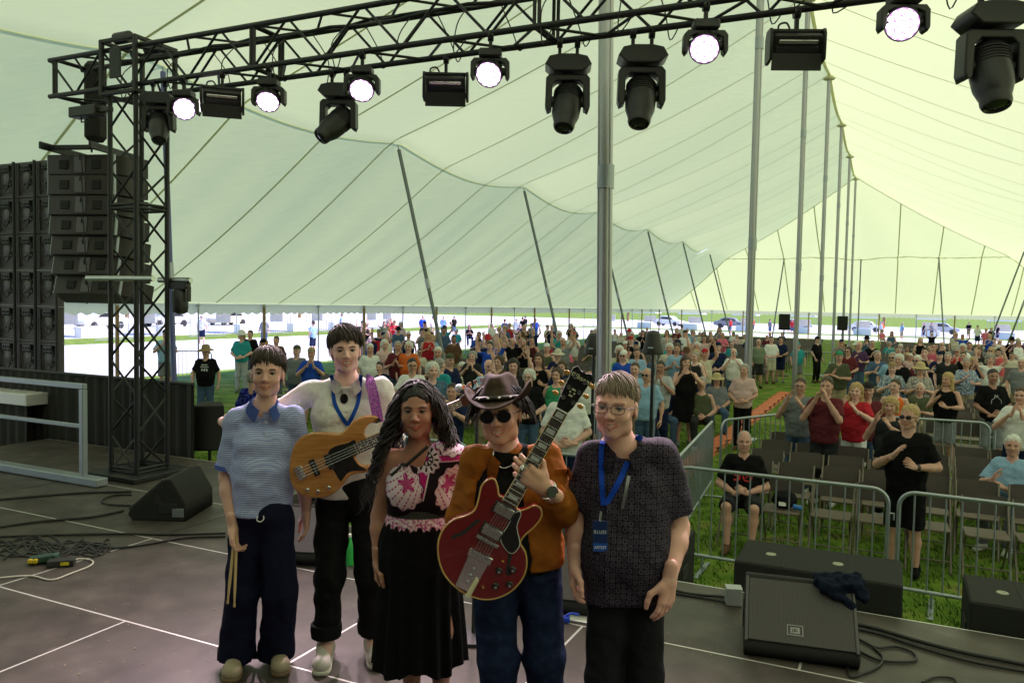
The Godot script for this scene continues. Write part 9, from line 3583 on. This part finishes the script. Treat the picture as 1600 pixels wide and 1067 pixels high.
# ---------------------------------------------------------------- outside the tent
func surroundings() -> void:
	var canopy := mat(lin(0.74, 0.75, 0.76), 0.6)
	canopy.cull_mode = BaseMaterial3D.CULL_DISABLED
	canopy.backlight_enabled = true
	canopy.backlight = lin(0.3, 0.3, 0.3)
	var m := MB.new()
	var proto := thing("vendor_tent", "white pop-up vendor tent on the far side of the paving", "tent", Transform3D(), "white vendor tents")
	for k in 4:
		var a := Vector3(1.5 if k in [0, 3] else -1.5, 2.2, 1.5 if k < 2 else -1.5)
		var kk := (k + 1) % 4
		var b := Vector3(1.5 if kk in [0, 3] else -1.5, 2.2, 1.5 if kk < 2 else -1.5)
		m.face([a, b, Vector3(0, 3.2, 0)], (a + b) * 0.5 + Vector3.UP)
		m.face([a, b, b + Vector3.DOWN * 0.25, a + Vector3.DOWN * 0.25], (a + b) * Vector3(1, 0, 1))
	obj("canopy", m, canopy, proto)
	for k in 4:
		m = MB.new()
		var c := Vector3(1.47 if k in [0, 3] else -1.47, 0, 1.47 if k < 2 else -1.47)
		rod(m, c, c + Vector3(0, 2.2, 0), 0.025, 6)
		obj("leg", m, M.galv, proto)
	m = MB.new()
	box(m, Vector3(0, 0.37, 1.0), Vector3(1.9, 0.74, 0.7), Basis(), 0.02)
	obj("draped_table", m, canopy, proto)
	m = MB.new()
	box(m, Vector3(0, 1.2, -1.4), Vector3(1.6, 0.8, 0.03), Basis(), 0.01)
	obj("banner", m, mat(lin(0.5, 0.5, 0.5), 0.6), proto)
	var spots := []
	for i in 13:
		spots.append([Vector3(-48.5 + rng.randf_range(-1, 1), 0, 4.0 - 6.6 * i + rng.randf_range(-1, 1)), PI / 2])
	for i in 9:
		spots.append([Vector3(-36.0 + 6.8 * i + rng.randf_range(-1, 1), 0, -103.0 + rng.randf_range(-1.5, 1.5)), 0.0])
	proto.transform = place(spots[0][0], spots[0][1])
	for i in range(1, spots.size()):
		copy_of(proto, place(spots[i][0], spots[i][1]))
	# parked cars and hedges behind
	var paints := ["white", "pale grey", "cream", "white", "grey", "pale grey"]
	for i in 14:
		var p := Vector3(-62.0 + rng.randf_range(-2, 2), 0, 2.0 - 8.0 * i) if i < 9 else Vector3(-30.0 + 9.0 * (i - 9), 0, -118.0)
		far_car(p, rng.randf_range(-0.2, 0.2) + (0.0 if i < 9 else PI / 2), paints[i % 6])
	M.leaf = mat(Color.WHITE, 0.7, 0, 0.3)
	M.leaf.vertex_color_use_as_albedo = true
	for i in 15:
		var p := Vector3(-84.0 + rng.randf_range(-5, 5), 0, 20.0 - 13.0 * i) if i < 10 else Vector3(-45.0 + 22.0 * (i - 10), 0, -150.0 + rng.randf_range(-5, 5))
		far_tree(p, rng.randf_range(6.5, 9.5), i)
	for i in 8:
		var t := thing("wire_fence", "low pale mesh fence panel on the grass strip outside", "fence", place(Vector3(-43.0, 0, -6.0 - 7.0 * i), PI / 2), "mesh fence panels")
		m = MB.new()
		for y in [0.12, 1.05]:
			rod(m, Vector3(-1.7, y, 0), Vector3(1.7, y, 0), 0.02, 6)
		obj("rail", m, M.galv, t)
		for k in 15:
			m = MB.new()
			rod(m, Vector3(-1.7 + 3.4 * k / 14.0, 0.0 if k % 7 == 0 else 0.12, 0), Vector3(-1.7 + 3.4 * k / 14.0, 1.05, 0), 0.012, 5)
			obj("bar", m, M.galv, t)

func far_car(p: Vector3, yaw: float, paint: String) -> void:
	var t := thing("parked_car", "%s car parked beyond the vendor tents" % paint, "car", place(p, yaw), "parked cars")
	var c: Array = DYE[paint]
	var m := MB.new()
	prism(m, smooth_ring([Vector2(-2.1, 0.35), Vector2(-2.15, 0.75), Vector2(-1.2, 0.95), Vector2(-0.6, 1.42), Vector2(0.9, 1.45), Vector2(1.6, 1.0), Vector2(2.15, 0.9), Vector2(2.2, 0.4), Vector2(1.2, 0.28), Vector2(-1.2, 0.28)], 3), -0.85, 0.85, Transform3D(Basis(Vector3.UP, PI / 2), Vector3.ZERO), 0.12)
	obj("body", m, mat(lin(c[0], c[1], c[2]), 0.3), t)
	for s in [-1.0, 1.0]:
		m = MB.new()
		prism(m, PackedVector2Array([Vector2(-1.0, 0.98), Vector2(-0.5, 1.34), Vector2(0.8, 1.36), Vector2(1.3, 1.0)]), s * 0.85 - 0.006, s * 0.85 + 0.006, Transform3D(Basis(Vector3.UP, PI / 2), Vector3.ZERO))
		obj("window", m, M.black_gloss, t)
		for z in [-1.3, 1.3]:
			m = MB.new()
			rod(m, Vector3(s * 0.7, 0.32, z), Vector3(s * 0.88, 0.32, z), 0.32, 16)
			obj("wheel", m, M.rubber, t)

func far_tree(p: Vector3, h: float, n: int) -> void:
	var t := thing("tree", "leafy green tree far beyond the vendor tents", "tree", place(p), "distant trees")
	var m := MB.new()
	tube(m, [Vector3.ZERO, Vector3(0.1, h * 0.3, 0), Vector3(0.0, h * 0.7, 0.1)], [0.28, 0.2, 0.08], 8)
	for k in 5:
		var a := TAU * k / 5.0
		tube(m, [Vector3(0.05, h * 0.32, 0), Vector3(cos(a) * h * 0.2, h * 0.6, sin(a) * h * 0.2)], [0.12, 0.03], 6)
	obj("trunk", m, M.wood_pole, t)
	m = MB.new()
	m.use_col = true
	var g := RandomNumberGenerator.new()
	g.seed = 300 + n
	for i in 2600:
		var d := Vector3(g.randfn(), g.randfn(), g.randfn()).normalized()
		var c := Vector3(0, h * 0.62, 0) + d * Vector3(h * 0.36, h * 0.38, h * 0.36) * pow(g.randf(), 0.4) * (0.8 + 0.35 * noise.get_noise_3dv(d * 2.5 + Vector3.ONE * n))
		var a := Vector3(g.randfn(), g.randfn(), g.randfn()).normalized() * 0.2
		var b := a.cross(Vector3(g.randfn(), g.randfn(), g.randfn())).normalized() * 0.16
		var s := m.v.size()
		var nn := a.cross(b).normalized()
		m.add(c - a, nn); m.add(c + b, nn); m.add(c + a, nn); m.add(c - b, nn)
		m.quad(s, s + 1, s + 2, s + 3)
		var q := g.randf()
		for k in 4:
			m.col.append(Color(lerpf(0.035, 0.09, q), lerpf(0.075, 0.14, q), lerpf(0.015, 0.03, q)))
	obj("crown", m, M.leaf, t)
